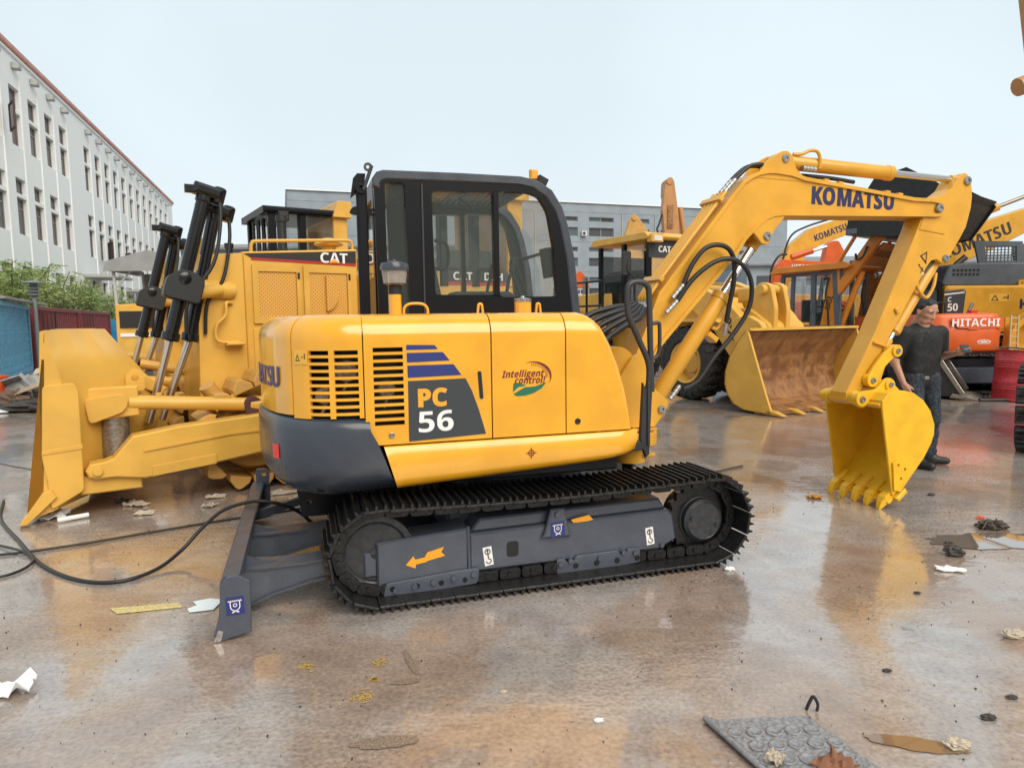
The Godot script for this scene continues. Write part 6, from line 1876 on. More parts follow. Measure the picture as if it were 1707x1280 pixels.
	text("lettering", "50", 0.15, M.white_decal, D, XF(-1.12, 1.61, z1 + 0.004), 1.0, 0.004)
	text("lettering", "KOMATSU", 0.20, M.navy_decal, D, XF(1.02, 1.66, z1 + 0.001), 1.2, 0.004)
	# two painted characters, stroke by stroke
	var ch := node("painted_characters", D)
	bb = MB.new()
	for s in [[0.66, 1.98, 0.66, 1.80], [0.66, 1.97, 0.82, 1.98], [0.66, 1.93, 0.80, 1.94], [0.66, 1.89, 0.80, 1.90], [0.60, 1.84, 0.86, 1.86], [0.66, 1.84, 0.62, 1.72], [0.70, 1.84, 0.72, 1.72], [0.78, 1.82, 0.70, 1.77], [0.74, 1.78, 0.86, 1.70], [1.0, 1.98, 0.93, 1.90], [1.06, 1.98, 1.14, 1.91], [1.03, 1.93, 0.90, 1.82], [1.03, 1.93, 1.18, 1.82], [0.96, 1.80, 1.12, 1.81], [0.97, 1.80, 0.98, 1.71], [1.11, 1.80, 1.10, 1.71], [0.98, 1.72, 1.10, 1.72]]:
		bb.beam(Vector3(s[0] - 0.18, s[1] * 0.75 + 0.56, z1 + 0.002), Vector3(s[2] - 0.18, s[3] * 0.75 + 0.56, z1 + 0.002), 0.02, 0.005)
	part("brush_strokes", bb, M.black_decal, ch)
	var wst := node("warning_sticker", D)
	add_box("backing", Vector3(-0.17, 1.80, z1 + 0.001), Vector3(0.42, 0.16, 0.003), M.warn_yellow, wst, 0.0)
	bb = MB.new()
	bb.prism(holed(V2([-0.34, 1.74, -0.18, 1.74, -0.26, 1.86]), [V2([-0.31, 1.755, -0.21, 1.755, -0.26, 1.83])]), z1 + 0.002, z1 + 0.005)
	bb.box(Vector3(-0.05, 1.80, z1 + 0.004), Vector3(0.08, 0.02, 0.002)); bb.box(Vector3(0.01, 1.81, z1 + 0.004), Vector3(0.025, 0.1, 0.002))
	part("pictogram", bb, M.black_decal, wst)
	add_rod("exhaust_pipe", Vector3(-0.78, 2.5, z1 - 0.5), Vector3(-0.62, 2.68, z1 - 0.4), 0.06, M.dirty_steel, D)
	add_prism("lifting_lug", holed(rnd(rect(0.28, 2.0, 0.42, 2.16), 0.05, 4), [circ(0.35, 2.1, 0.02, 8)]), z1 - 0.12, z1 - 0.08, M.boom_paint, D, 0.0)
	var cab := node("cab", D)
	add_prism("cab_shell", holed(rnd(V2([-1.78, 1.1, -1.33, 1.1, -1.33, 2.15, -1.85, 2.15]), 0.05, 3), [rnd(V2([-1.70, 1.45, -1.40, 1.45, -1.40, 1.98, -1.74, 1.98]), 0.04, 3)]), 0.2, z1 - 0.03, M.black_paint, cab, 0.0)
	add_box("side_pane", Vector3(-1.56, 1.72, z1 - 0.06), Vector3(0.32, 0.55, 0.01), M.glass, cab, 0.0)
	n = boom_arm(D, [Vector2(-1.4, 2.1), Vector2(-0.6, 2.72), Vector2(0.7, 3.25), Vector2(1.9, 3.72)], -0.8, 0.5, [0.5, 0.72, 0.66, 0.45], M.boom_paint, "boom")
	text("lettering", "KOMATSU", 0.26, M.black_decal, n, XF(0.42, 3.12, -0.545, 0, 21), 1.0, 0.005)
	r = node("arm_ram", D)
	add_rod("barrel", Vector3(0.1, 3.55, -0.8), Vector3(1.05, 3.92, -0.8), 0.09, M.boom_paint, r)
	add_rod("piston_rod", Vector3(1.05, 3.92, -0.8), Vector3(2.4, 4.42, -0.8), 0.045, M.dirty_steel, r)
	boom_arm(D, [Vector2(1.9, 3.72), Vector2(2.2, 3.0), Vector2(2.1, 2.2)], -0.75, 0.4, [0.5, 0.5, 0.4], M.boom_paint, "arm")
	# ---- orange excavator: counterweight towards us
	D = thing("crawler_excavator", "orange excavator with large white lettering on the counterweight facing the yard", "excavator", Vector3(8.47, 0, -13.4), 0.0, "excavators parked in the rear rows")
	undercarriage(D, 2.6, 0.9, 0.7, M.red_orange)
	bb = MB.new()
	var rows := []
	for q in [[0.74, 0.12], [0.76, 0.03], [0.80, 0.0], [1.0, 0.0], [1.14, -0.02], [1.18, 0.0], [1.40, 0.02], [1.45, 0.05], [1.47, 0.14]]:
		var row := []
		var oo := rnd(V2([-0.78, -0.6, -0.76, 0.62, -0.55, 0.82, 0.55, 0.86, 0.74, 0.62, 0.76, -0.6]), 0.2, 5)
		for k in range(4, oo.size() - 4): row.append(Vector3(oo[k].x * (1 - q[1]), q[0] + 0.02 * sin(oo[k].x * 1.6 + 1.5), oo[k].y - q[1] * 0.6))
		rows.append(row)
	bb.grid(rows, Vector3(0, 1.1, 0))
	bb.box(Vector3(0, 1.1, -0.2), Vector3(1.4, 0.68, 1.2), 0.05)
	part("counterweight", bb, M.red_orange, D)
	text("lettering", "HITACHI", 0.14, M.white_decal, D, XF(0.10, 1.31, 0.870), 1.15, 0.006)
	bb = MB.new()
	for k in 9:
		var t := lerpf(2.7, 0.44, k / 8.0)
		bb.box(Vector3(0.28 + cos(t) * 0.13, 0.93 + sin(t) * 0.055, 0.852), Vector3(0.018, 0.026, 0.006))
		bb.box(Vector3(0.18 + 0.025 * k, 0.925, 0.852), Vector3(0.014, 0.018, 0.006))
	bb.prism(V2([0.2, 0.945, 0.36, 0.945, 0.31, 0.965, 0.25, 0.965]), 0.848, 0.854)
	part("dealer_mark", bb, M.white_decal, D)
	add_prism("latch_panel", V2([-0.36, 1.40, 0.62, 1.40, 0.62, 1.205, 0.2, 1.20, 0.15, 1.18, 0.0, 1.18, -0.05, 1.20, -0.22, 1.215]), 0.855, 0.868, M.red_orange, D, 0.003)
	add_box("upper_deck", Vector3(0, 1.2, -1.2), Vector3(1.6, 0.5, 1.2), M.red_orange, D, 0.03)
	for q in [-0.55, 0.35]: add_box("lamp_block", Vector3(q, 1.50, 0.4), Vector3(0.14, 0.08, 0.1), M.red_decal, D, 0.01)
	add_tube("deck_handle", [Vector3(-0.45, 1.46, 0.3), Vector3(-0.42, 1.68, 0.3), Vector3(-0.35, 1.70, 0.3), Vector3(-0.15, 1.69, 0.3), Vector3(-0.12, 1.65, 0.3), Vector3(-0.12, 1.46, 0.3)], 0.014, M.black_dull, D)
	add_rod("exhaust_stub", Vector3(0.38, 1.46, 0.2), Vector3(0.48, 1.68, 0.2), 0.03, M.dirty_steel, D)
	# ---- pale yellow machine cut by the frame at the right
	D = thing("crawler_excavator", "pale yellow machine with a cab window frame beside the red drum", "excavator", Vector3(9.75, 0, -12.9), 0.0, "excavators parked in the rear rows")
	add_prism("cab_side", holed(rnd(V2([-0.28, 0.75, 0.6, 0.75, 0.6, 1.5, 0.1, 1.5, -0.22, 1.2]), 0.1, 4), [V2([-0.13, 0.9, 0.5, 0.9, 0.5, 1.38, 0.12, 1.38, -0.1, 1.18])]), -0.2, 0.0, M.boom_paint, D, 0.0)
	add_box("inner_panel", Vector3(0.2, 1.1, -0.25), Vector3(0.8, 0.6, 0.04), M.boom_paint, D)
	undercarriage(D, 1.4, 0.6, 0.5, M.cat_dull)
	add_box("deck", Vector3(0.1, 0.66, 0), Vector3(1.0, 0.25, 1.2), M.boom_paint, D)
	var Ld := thing("ladder", "beige metal ladder standing beside the orange counterweight", "ladder", Vector3(9.3, 0.0, -12.55), 0.0)
	for x in [-0.07, 0.07]: add_box("stile", Vector3(x, 0.72, 0), Vector3(0.03, 1.44, 0.03), M.warn_pale, Ld, 0.004)
	for k in 12: add_box("rung", Vector3(0, 0.12 + 0.115 * k, 0), Vector3(0.14, 0.022, 0.022), M.warn_pale, Ld, 0.003)
	# ---- dark bucket on the ground
	D = thing("excavator_bucket", "dark worn excavator bucket with teeth resting on the ground behind the man", "bucket", Vector3(7.92, 0, -11.9), -38.0)
	var bs := V2([-0.95, 0.07, 0.02, 0.07, 0.10, 0.13, -0.36, 0.86, -0.62, 0.92, -0.92, 0.62])
	for z in [-0.42, 0.42]:
		add_prism("side_plate", bs, z - 0.015, z + 0.015, M.dark_steel, D, 0.004)
		add_prism("edge_bar", V2([0.10, 0.13, 0.04, 0.09, -0.44, 0.86, -0.36, 0.89]), z - 0.04, z + 0.04, M.dirty_steel, D, 0.008)
	add_prism("shell", V2([-0.95, 0.05, 0.06, 0.05, 0.06, 0.08, -0.93, 0.1, -0.89, 0.6, -0.62, 0.88, -0.36, 0.82, -0.36, 0.87, -0.62, 0.93, -0.94, 0.63]), -0.42, 0.42, M.dark_steel, D, 0.0)
	for k in 5: add_prism("tooth", V2([-0.12, 0.03, 0.10, 0.02, 0.33, 0.012, 0.16, 0.07, -0.08, 0.11]), -0.42 + 0.21 * k - 0.045, -0.42 + 0.21 * k + 0.045, M.dirty_steel, D, 0.01)
	# ---- big excavator at the right edge: track below, boom foot above
	D = thing("crawler_excavator", "large excavator showing only the end of its dusty track at the right edge", "excavator", Vector3(7.22, 0, -7.72), 50.0, "excavators parked in the rear rows")
	undercarriage(D, 3.7, 0.75, 0.86, M.old_orange)
	D = thing("crawler_excavator", "tall faded excavator whose brown arm linkage hangs in at the upper right edge", "excavator", Vector3(12.25, 0, -12.0), 0.0, "excavators parked in the rear rows")
	undercarriage(D, 3.4, 1.0, 0.9, M.old_orange)
	add_prism("body", rnd(V2([-1.3, 1.0, 1.6, 1.0, 1.6, 2.3, -1.3, 2.3]), 0.1, 4), -1.2, 1.2, M.old_orange, D, 0.03)
	n = boom_arm(D, [Vector2(-0.6, 2.0), Vector2(-1.6, 4.2), Vector2(-3.0, 5.9), Vector2(-3.25, 6.9)], 0.0, 0.45, [0.5, 0.7, 0.6, 0.4], M.old_orange, "boom")
	n = boom_arm(D, [Vector2(-3.30, 7.4), Vector2(-3.32, 6.2), Vector2(-3.30, 5.2), Vector2(-3.05, 4.1)], 0.3, 0.3, [0.4, 0.45, 0.36, 0.3], M.old_orange, "arm")
	add_rod("cross_tube", Vector3(-3.75, 5.22, 0.3), Vector3(-3.2, 5.42, 0.3), 0.15, M.old_orange, n)
	add_rod("link_rod", Vector3(-3.5, 5.1, 0.3), Vector3(-3.2, 4.5, 0.3), 0.08, M.old_orange, n)
	add_prism("hook_link", rnd(V2([-3.5, 4.55, -3.38, 4.65, -3.2, 4.6, -3.15, 4.0, -3.3, 3.9]), 0.06, 3), 0.2, 0.4, M.old_orange, n, 0.02)

func make_gatehouse():
	var D := thing("gatehouse", "small pinkish gatehouse with white blue sign and dark gate beyond the loader railing", "building", Vector3(2.55, 0, -32.0), 0.0)
	add_box("wall", Vector3(0.5, 1.3, -0.6), Vector3(1.2, 2.6, 1.2), M.pink_wall, D, 0.02)
	add_box("sign_board", Vector3(0.45, 2.78, 0.02), Vector3(1.15, 0.34, 0.08), M.white_plastic, D, 0.01)
	for k in 8: add_box("sign_mark", Vector3(0.05 + 0.12 * k, 2.78, 0.063), Vector3(0.08, 0.18, 0.008), M.blue_decal if k > 0 else M.red_decal, D, 0.0)
	add_prism("roof", V2([-0.2, 2.96, 1.15, 2.96, 0.95, 3.5, 0.7, 3.75, 0.4, 3.5]), -1.2, 0.1, M.red_orange, D, 0.01)
	add_box("gate", Vector3(1.65, 1.4, -0.5), Vector3(0.9, 2.8, 0.1), M.gate_dark, D, 0.01)
	for k in 4: add_box("gate_bar", Vector3(1.3 + 0.23 * k, 1.4, -0.42), Vector3(0.05, 2.7, 0.06), M.gate_dark, D, 0.008)
	var E := thing("boom_lift", "red arm slanting up behind the loader railing", "machine", Vector3(3.1, 0, -24.0), 0.0)
	add_box("machine_base", Vector3(0.2, 0.8, 0), Vector3(1.6, 1.2, 1.2), M.red_orange, E, 0.05)
	add_prism("arm", rnd(V2([-0.15, 1.2, 0.2, 1.2, 0.35, 2.1, 0.8, 2.75, 0.6, 2.85, -0.05, 2.4]), 0.05, 3), -0.2, 0.2, M.red_orange, E, 0.02)
	add_rod("arm_ram", Vector3(0.2, 1.3, 0.25), Vector3(0.55, 2.1, 0.25), 0.06, M.white_plastic, E)

func b_slots(D: Node3D, z: float):
	for r in 2:
		for k in 7:
			add_box("hood_slot", Vector3(-1.05 + 0.083 * k, 2.37 - 0.085 * r, z + 0.001), Vector3(0.058, 0.055, 0.004), M.black_dull, D, 0.0)

# ---------------------------------------------------------------- buildings and the yard's edge
func make_white_building():
	# local x runs along the front away from the camera, z looks out of the wall
	var D := thing("white_factory_building", "long white factory building with tall paired windows and salmon roof edge", "building", Vector3(-18.303 * 1.4, 1.46 * (1 - 1.4), -25.553 * 1.4), 107.42)
	D.scale = Vector3.ONE * 1.4
	var cols := [-7.3, -5.4, -3.5, -1.57, 0.33, 2.2, 4.05, 5.88, 9.55, 11.46, 13.35, 15.22, 17.12, 19.1, 21.1, 23.1, 25.15, 27.2, 29.2, 31.25]
	var W := 0.98
	var rows := [[9.66, 10.45], [8.28, 9.52], [6.50, 7.08], [4.98, 6.36], [3.2, 3.8], [1.2, 2.9]]
	var b := MB.new()
	var x0 := -9.0; var x1 := 34.8
	var ys := [0.0]
	for k in rows.size():
		ys.append(rows[rows.size() - 1 - k][0]); ys.append(rows[rows.size() - 1 - k][1])
	ys.append(11.6)
	for k in range(0, ys.size(), 2):
		b.box(Vector3((x0 + x1) * 0.5, (ys[k] + ys[k + 1]) * 0.5, -0.2), Vector3(x1 - x0, ys[k + 1] - ys[k], 0.4))
	for r in rows:
		var px := x0
		for c in cols:
			b.box(Vector3((px + c) * 0.5, (r[0] + r[1]) * 0.5, -0.2), Vector3(c - px, r[1] - r[0], 0.4))
			px = c + W
		b.box(Vector3((px + x1) * 0.5, (r[0] + r[1]) * 0.5, -0.2), Vector3(x1 - px, r[1] - r[0], 0.4))
	part("wall", b, M.white_wall, D)
	b = MB.new()
	b.box(Vector3((x0 + x1) * 0.5, 5.8, -6.5), Vector3(x1 - x0 - 0.02, 11.6, 12.2))
	part("building_core", b, M.white_wall, D)
	for c in cols:
		add_box("wall_rib", Vector3(c + W + 0.12, 5.7, 0.012), Vector3(0.14, 11.2, 0.06), M.white_wall, D, 0.01)
		add_box("vent_hood", Vector3(c + 0.55, 11.22, 0.13), Vector3(0.36, 0.22, 0.26), M.vent_grey, D, 0.04)
		for k in rows.size():
			var r: Array = rows[k]
			var n := node("window", D)
			n.position = Vector3(c + W * 0.5, (r[0] + r[1]) * 0.5, -0.16)
			var h: float = r[1] - r[0]
			b = MB.new()
			b.prism(holed(rect(-W / 2, -h / 2, W / 2, h / 2), [rect(-W / 2 + 0.05, -h / 2 + 0.05, W / 2 - 0.05, h / 2 - 0.05)]), -0.03, 0.03)
			b.box(Vector3(-0.04, 0, 0), Vector3(0.05, h - 0.1, 0.05))
			if k % 2 == 1: b.box(Vector3(0, h * 0.22, 0), Vector3(W - 0.1, 0.06, 0.05))
			part("window_frame", b, M.window_frame, n)
			b = MB.new()
			b.box(Vector3(0, 0, -0.005), Vector3(W - 0.1, h - 0.1, 0.012))
			part("pane", b, [M.win_grey, M.win_mauve, M.win_dark][(int(c * 10) + k * 7) % 3], n)
	for q in [[-1.2, 8.5], [11.3, 5.0], [15.2, 4.8]]:
		var n := node("open_casement", D)
		b = MB.new()
		b.prism(holed(rect(-0.42, 0, 0.42, 0.95), [rect(-0.36, 0.06, 0.36, 0.89)]), -0.03, 0.03, XF(q[0] + 0.4, q[1], 0.42, 28))
		part("window_frame", b, M.rust_dark, n)
		b = MB.new()
		b.box(Vector3(0, 0.475, 0), Vector3(0.74, 0.85, 0.012))
		var o := part("pane", b, M.win_grey, n)
		o.transform = XF(q[0] + 0.4, q[1], 0.42, 28)
	b = MB.new()
	b.box(Vector3((x0 + x1) * 0.5, 11.65, -6.4), Vector3(x1 - x0 + 0.1, 0.14, 12.95), 0.03)
	part("white_cornice", b, M.white_wall, D)
	b = MB.new()
	b.prism(V2([-12.6, 11.72, 0.10, 11.72, 0.14, 11.78, 0.14, 11.92, -12.6, 11.92]), x0 - 0.2, x1 + 0.2, Transform3D(Basis(Vector3(0, 0, 1), Vector3(0, 1, 0), Vector3(1, 0, 0)), Vector3.ZERO), 0.01)
	part("roof_edge", b, M.salmon, D)
	for q in [[9.6, 3.95, 3.0], [17.5, 3.6, 2.4]]: add_box("entrance_canopy", Vector3(q[0], q[1], 0.75), Vector3(q[2], 0.14, 1.5), M.vent_grey, D, 0.02)

func make_grey_building():
	var D := thing("grey_office_building", "plain grey office block with horizontal window bands far behind the yard", "building", Vector3(-22.557, 0, -70.083), 18.587)
	var b := MB.new()
	var L := 62.0
	var rows := [[12.91, 13.44], [11.2, 12.23], [9.43, 9.96], [7.71, 8.72], [5.95, 6.48], [4.2, 5.2], [2.4, 2.95], [0.9, 1.8]]
	var cols := [[29.0, 32.16], [33.6, 36.82], [39.0, 41.6], [43.2, 46.4], [48.6, 51.6], [53.6, 56.8]]
	var ys := [0.0]
	for k in rows.size():
		ys.append(rows[rows.size() - 1 - k][0]); ys.append(rows[rows.size() - 1 - k][1])
	ys.append(15.0)
	for k in range(0, ys.size(), 2): b.box(Vector3(L / 2, (ys[k] + ys[k + 1]) * 0.5, -0.15), Vector3(L, ys[k + 1] - ys[k], 0.3))
	for r in rows:
		var px := 0.0
		for c in cols:
			b.box(Vector3((px + c[0]) * 0.5, (r[0] + r[1]) * 0.5, -0.15), Vector3(c[0] - px, r[1] - r[0], 0.3))
			px = c[1]
		b.box(Vector3((px + L) * 0.5, (r[0] + r[1]) * 0.5, -0.15), Vector3(L - px, r[1] - r[0], 0.3))
	part("wall", b, M.grey_wall, D)
	b = MB.new()
	b.box(Vector3(L / 2, 7.5, -6.3), Vector3(L - 0.05, 14.96, 12.0))
	part("building_core", b, M.grey_wall, D)
	b = MB.new()
	b.box(Vector3(L / 2, 15.06, -6.1), Vector3(L + 0.2, 0.12, 12.6))
	part("parapet", b, M.white_wall, D)
	for y in [3.6, 7.1, 10.6, 14.0]: add_box("wall_groove", Vector3(L / 2, y, 0.012), Vector3(L, 0.05, 0.03), M.grey_wall, D, 0.0)
	for x in [13.0, 26.8, 37.9, 42.4]: add_box("drain_pipe", Vector3(x, 7.2, 0.06), Vector3(0.09, 13.6, 0.09), M.vent_grey, D, 0.02)
	var i := 0
	for r in rows:
		for c in cols:
			i += 1
			var n := node("window", D)
			n.position = Vector3((c[0] + c[1]) * 0.5, (r[0] + r[1]) * 0.5, -0.2)
			var w: float = c[1] - c[0]; var h: float = r[1] - r[0]
			b = MB.new()
			for k in 3: b.box(Vector3(-w / 2 + w * (k + 0.5) * 0.5 - w * 0.25 + (0.03 if k == 0 else (-0.03 if k == 2 else 0.0)), 0, 0), Vector3(0.05, h, 0.06))
			b.box(Vector3(0, h / 2 - 0.03, 0), Vector3(w, 0.05, 0.06)); b.box(Vector3(0, -h / 2 + 0.03, 0), Vector3(w, 0.05, 0.06))
			part("window_frame", b, M.vent_grey, n)
			for k in 2:
				b = MB.new()
				b.box(Vector3(-w / 4 + w / 2 * k, 0, -0.02), Vector3(w / 2 - 0.06, h - 0.08, 0.012))
				part("pane", b, [M.win_grey, M.win_dark, M.win_blue, M.win_grey][(i * 5 + k * 3) % 4], n)
	var A := thing("air_conditioner", "white air conditioner unit on the grey office wall", "air conditioner", Vector3(-22.557, 0, -70.083), 18.587)
	add_box("housing", Vector3(32.85, 11.5, 0.22), Vector3(0.6, 0.55, 0.36), M.white_plastic, A, 0.03)
	b = MB.new()
	b.lathe([Vector2(0.19, 0), Vector2(0.19, 0.02), Vector2(0.15, 0.02), Vector2(0.05, 0.01), Vector2(0, 0.01)], Transform3D(Basis(Vector3(1, 0, 0), PI / 2), Vector3(32.8, 11.5, 0.4)), 16)
	part("fan_grille", b, M.win_dark, A)

func shed(label: String, at: Vector3, turn: float, L: float, h: float, dpt: float, m: Material, called := "warehouse"):
	var D := thing(called, label, "warehouse", at, turn)
	var b := MB.new()
	b.box(Vector3(L / 2, h / 2, -dpt / 2), Vector3(L, h, dpt))
	part("wall", b, m, D)
	b = MB.new()
	b.prism(V2([-dpt - 0.4, h + 0.1, 0.4, h - 0.02, 0.4, h + 0.12, -dpt / 2, h + dpt * 0.09, -dpt - 0.4, h + 0.12]), 0, L, Transform3D(Basis(Vector3(0, 0, 1), Vector3(0, 1, 0), Vector3(1, 0, 0)), Vector3.ZERO))
	part("roof", b, M.roof_grey, D)
	for k in int(L / 4.0):
		add_box("window", Vector3(2.0 + 4.0 * k, h - 1.2, 0.01), Vector3(2.4, 0.8, 0.06), M.win_grey, D, 0.01)

func make_containers():
	var specs := [
		["blue_container", "sky blue corrugated container at the left edge with dented side", "container", Vector3(-12.4, 0, -16.0), 119.5, 8.3, 2.2, M.sky_blue, false],
		["red_container", "dark red shipping container with door end next to the blue one", "container", Vector3(-16.75, 0, -24.0), 110.5, 6.0, 2.2, M.ox_red, true],
		["red_container", "farther dark red shipping container beyond the first red one", "container", Vector3(-18.95, 0, -29.9), 110.5, 6.4, 2.2, M.ox_red, true],
		["blue_container", "low bright blue steel box past the red containers", "container", Vector3(-21.6, 0, -37.5), 112.0, 3.4, 1.85, M.bright_blue, false]]
	for s in specs:
		var D := thing(s[0], s[1], s[2], s[3], s[4], "containers along the left fence line")
		var L: float = s[5]; var h: float = s[6]
		var b := MB.new()
		var pts := PackedVector2Array([Vector2(0, -0.1)])
		var n := int(L / 0.28)
		for k in n:
			var x := L * k / n; var w := L / n
			pts.append_array(PackedVector2Array([Vector2(x + 0.002, 0.0), Vector2(x + w * 0.35, 0.0), Vector2(x + w * 0.5, -0.045), Vector2(x + w * 0.85, -0.045)]))
		pts.append(Vector2(L, -0.1))
		b.prism(pts, 0.14, h - 0.14, Transform3D(Basis(Vector3(1, 0, 0), -PI / 2) * Basis.from_scale(Vector3(1, -1, 1)), Vector3.ZERO))
		part("side_panel", b, s[7], D)
		b = MB.new()
		b.box(Vector3(L / 2, h / 2, -1.2), Vector3(L, h - 0.1, 2.2), 0.01)
		part("container_body", b, s[7], D)
		for y in [0.07, h - 0.07]: add_box("side_rail", Vector3(L / 2, y, -0.03), Vector3(L + 0.1, 0.14, 0.16), s[7], D, 0.012)
		for x in [0.0, L]: add_box("corner_post", Vector3(x, h / 2, -0.03), Vector3(0.14, h - 0.002, 0.165), s[7], D, 0.012)
		if s[8]:
			for k in 4: add_rod("lock_bar", Vector3(0.7 + 0.55 * k, 0.2, 0.06), Vector3(0.7 + 0.55 * k, h - 0.2, 0.06), 0.022, M.rust_dark, D, 8)
			add_box("door_seam", Vector3(L * 0.42, h / 2, 0.012), Vector3(0.05, h - 0.3, 0.03), M.rust_dark, D, 0.0)
	var D := thing("roof_plank", "long pale plank lying over the container roofs", "plank", Vector3(-13.9, 2.24, -18.3), 117.0)
	add_box("board", Vector3(3.2, 0.04, 0.2), Vector3(7.0, 0.06, 0.28), M.weathered, D, 0.008)

func make_lamp():
	var D := thing("garden_lamp", "grey garden lamp with louvred head in front of the bamboo", "street lamp", Vector3(-15.35, 0, -22.0))
	add_rod("post", Vector3(0, 0, 0), Vector3(0, 2.5, 0), 0.06, M.lamp_grey, D)
	add_rod("head", Vector3(0, 2.45, 0), Vector3(0, 2.86, 0), 0.12, M.win_grey, D)
	for k in 4: add_rod("louvre", Vector3(0, 2.50 + 0.1 * k, 0), Vector3(0, 2.53 + 0.1 * k, 0), 0.17, M.lamp_grey, D, 18)
	b_cap(D)
func b_cap(D: Node3D):
	var b := MB.new()
	b.lathe([Vector2(0.34, 0), Vector2(0.34, 0.02), Vector2(0.1, 0.09), Vector2(0, 0.09)], XF(0, 2.88, 0), 20)
	part("cap", b, M.lamp_grey, D)

func make_canopy():
	var D := thing("canopy_booth", "grey fabric canopy on metal posts behind the bulldozer rams", "canopy", Vector3(-9.2, 0, -17.0), 8.0)
	for q in [[-0.45, 0.4], [1.3, 0.4], [-0.45, -1.4], [1.3, -1.4]]: add_rod("post", Vector3(q[0] + 0.1, 0, q[1]), Vector3(q[0], 2.9, q[1]), 0.04, M.vent_grey, D, 8)
	add_prism("roof_sheet", V2([-0.62, 2.80, -0.55, 3.02, 0.4, 3.28, 1.45, 3.05, 1.5, 2.80, 1.46, 2.80, 1.41, 3.0, 0.4, 3.22, -0.51, 2.98, -0.58, 2.80]), -1.6, 0.55, M.tarp_grey, D, 0.0)
	add_prism("front_valance", V2([-0.6, 2.78, 1.48, 2.78, 1.44, 3.05, 0.4, 3.25, -0.55, 3.0]), 0.55, 0.57, M.tarp_grey, D, 0.0)
	add_box("back_sheet", Vector3(0.42, 1.9, -1.5), Vector3(1.8, 1.9, 0.03), M.tarp_grey, D, 0.0)
	add_rod("brace", Vector3(-0.4, 2.4, 0.4), Vector3(0.0, 2.85, 0.4), 0.025, M.vent_grey, D, 8)
	var B := thing("small_excavator", "yellow machine with dark window band standing under the grey canopy", "excavator", Vector3(-8.65, 0, -16.6), 8.0)
	add_prism("body", rnd(V2([-0.85, 0.6, 0.9, 0.6, 0.9, 2.05, -0.85, 1.98]), 0.06, 3), -1.2, 0.2, M.cat_paint, B, 0.02)
	add_box("dark_band", Vector3(0.0, 1.62, 0.21), Vector3(1.5, 0.4, 0.03), M.black_decal, B, 0.0)
	add_box("lower_band", Vector3(0.0, 1.25, 0.21), Vector3(1.5, 0.08, 0.03), M.white_decal, B, 0.0)
	undercarriage(B, 1.8, 0.5, 0.6, M.cat_dull)

# bamboo: culms and a cloud of narrow leaves on arching twigs
func make_bamboo():
	var R := RandomNumberGenerator.new()
	R.seed = 77
	var variants := []
	for v in 3:
		var st := MB.new(); var lf := MB.new()
		for k in 16:
			var a := R.randf() * TAU
			var base := Vector3(cos(a), 0, sin(a)) * R.randf_range(0.1, 0.7)
			var lean := Vector3(cos(a), 0, sin(a)) * R.randf_range(0.3, 1.0)
			var h := R.randf_range(2.6, 4.0)
			var pts := []
			for i in 7:
				var t := i / 6.0
				pts.append(base + Vector3(0, h * (t - 0.12 * t * t * t), 0) + lean * t * t)
			st.tube(pts, 0.018, 5)
			for i in range(2, 42):
				var t := 0.22 + 0.78 * i / 41.0
				var p: Vector3 = base + Vector3(0, h * (t - 0.12 * t * t * t), 0) + lean * t * t
				var ta := R.randf() * TAU
				var td := Vector3(cos(ta), R.randf_range(-0.15, 0.45), sin(ta))
				var tl := R.randf_range(0.2, 0.75) * (1.15 - 0.5 * t)
				for j in 9:
					var u := (j + 1) / 9.0
					var q := p + td * tl * u + Vector3(0, -0.22 * u * u * tl, 0)
					var ld := (td + Vector3(R.randf_range(-0.9, 0.9), R.randf_range(-0.9, 0.25), R.randf_range(-0.9, 0.9))).normalized()
					var sd := ld.cross(Vector3(R.randf_range(-1, 1), 1, R.randf_range(-1, 1))).normalized()
					var L := R.randf_range(0.12, 0.23)
					lf.tri(q, q + ld * L * 0.45 + sd * 0.022, q + ld * L)
					lf.tri(q, q + ld * L, q + ld * L * 0.45 - sd * 0.022)
		variants.append([st.done(), lf.done()])
	var i := 0
	var names := ["at the far left beside the lamp", "left of the garden lamp", "behind the garden lamp", "tallest of the row above the blue container", "behind the first red container", "above the red container doors", "over the second red container", "near the entrance canopy", "low beside the blue box", "last before the grey canopy"]
	for q in [[-23.5, -27.5, 1.05], [-21.7, -27.8, 1.1], [-20.9, -28.3, 1.2], [-21.6, -30.4, 1.3], [-22.1, -31.9, 1.3], [-22.5, -33.6, 1.2], [-23.0, -35.8, 1.15], [-23.5, -37.8, 1.1], [-24.0, -40.5, 1.1], [-23.2, -42.0, 1.0]]:
		var D := thing("bamboo_clump", "pale green feathery bamboo " + names[i], "bamboo", Vector3(q[0], 0, q[1]), 53.0 * i, "bamboo along the white building")
		D.scale = Vector3.ONE * q[2]
		var v: Array = variants[i % 3]
		mi("culms", v[0], M.bamboo_stem, D)
		var o := mi("foliage", v[1], [M.leaf_a, M.leaf_b][i % 2], D)
		o.set_meta("kind", "stuff")
		i += 1

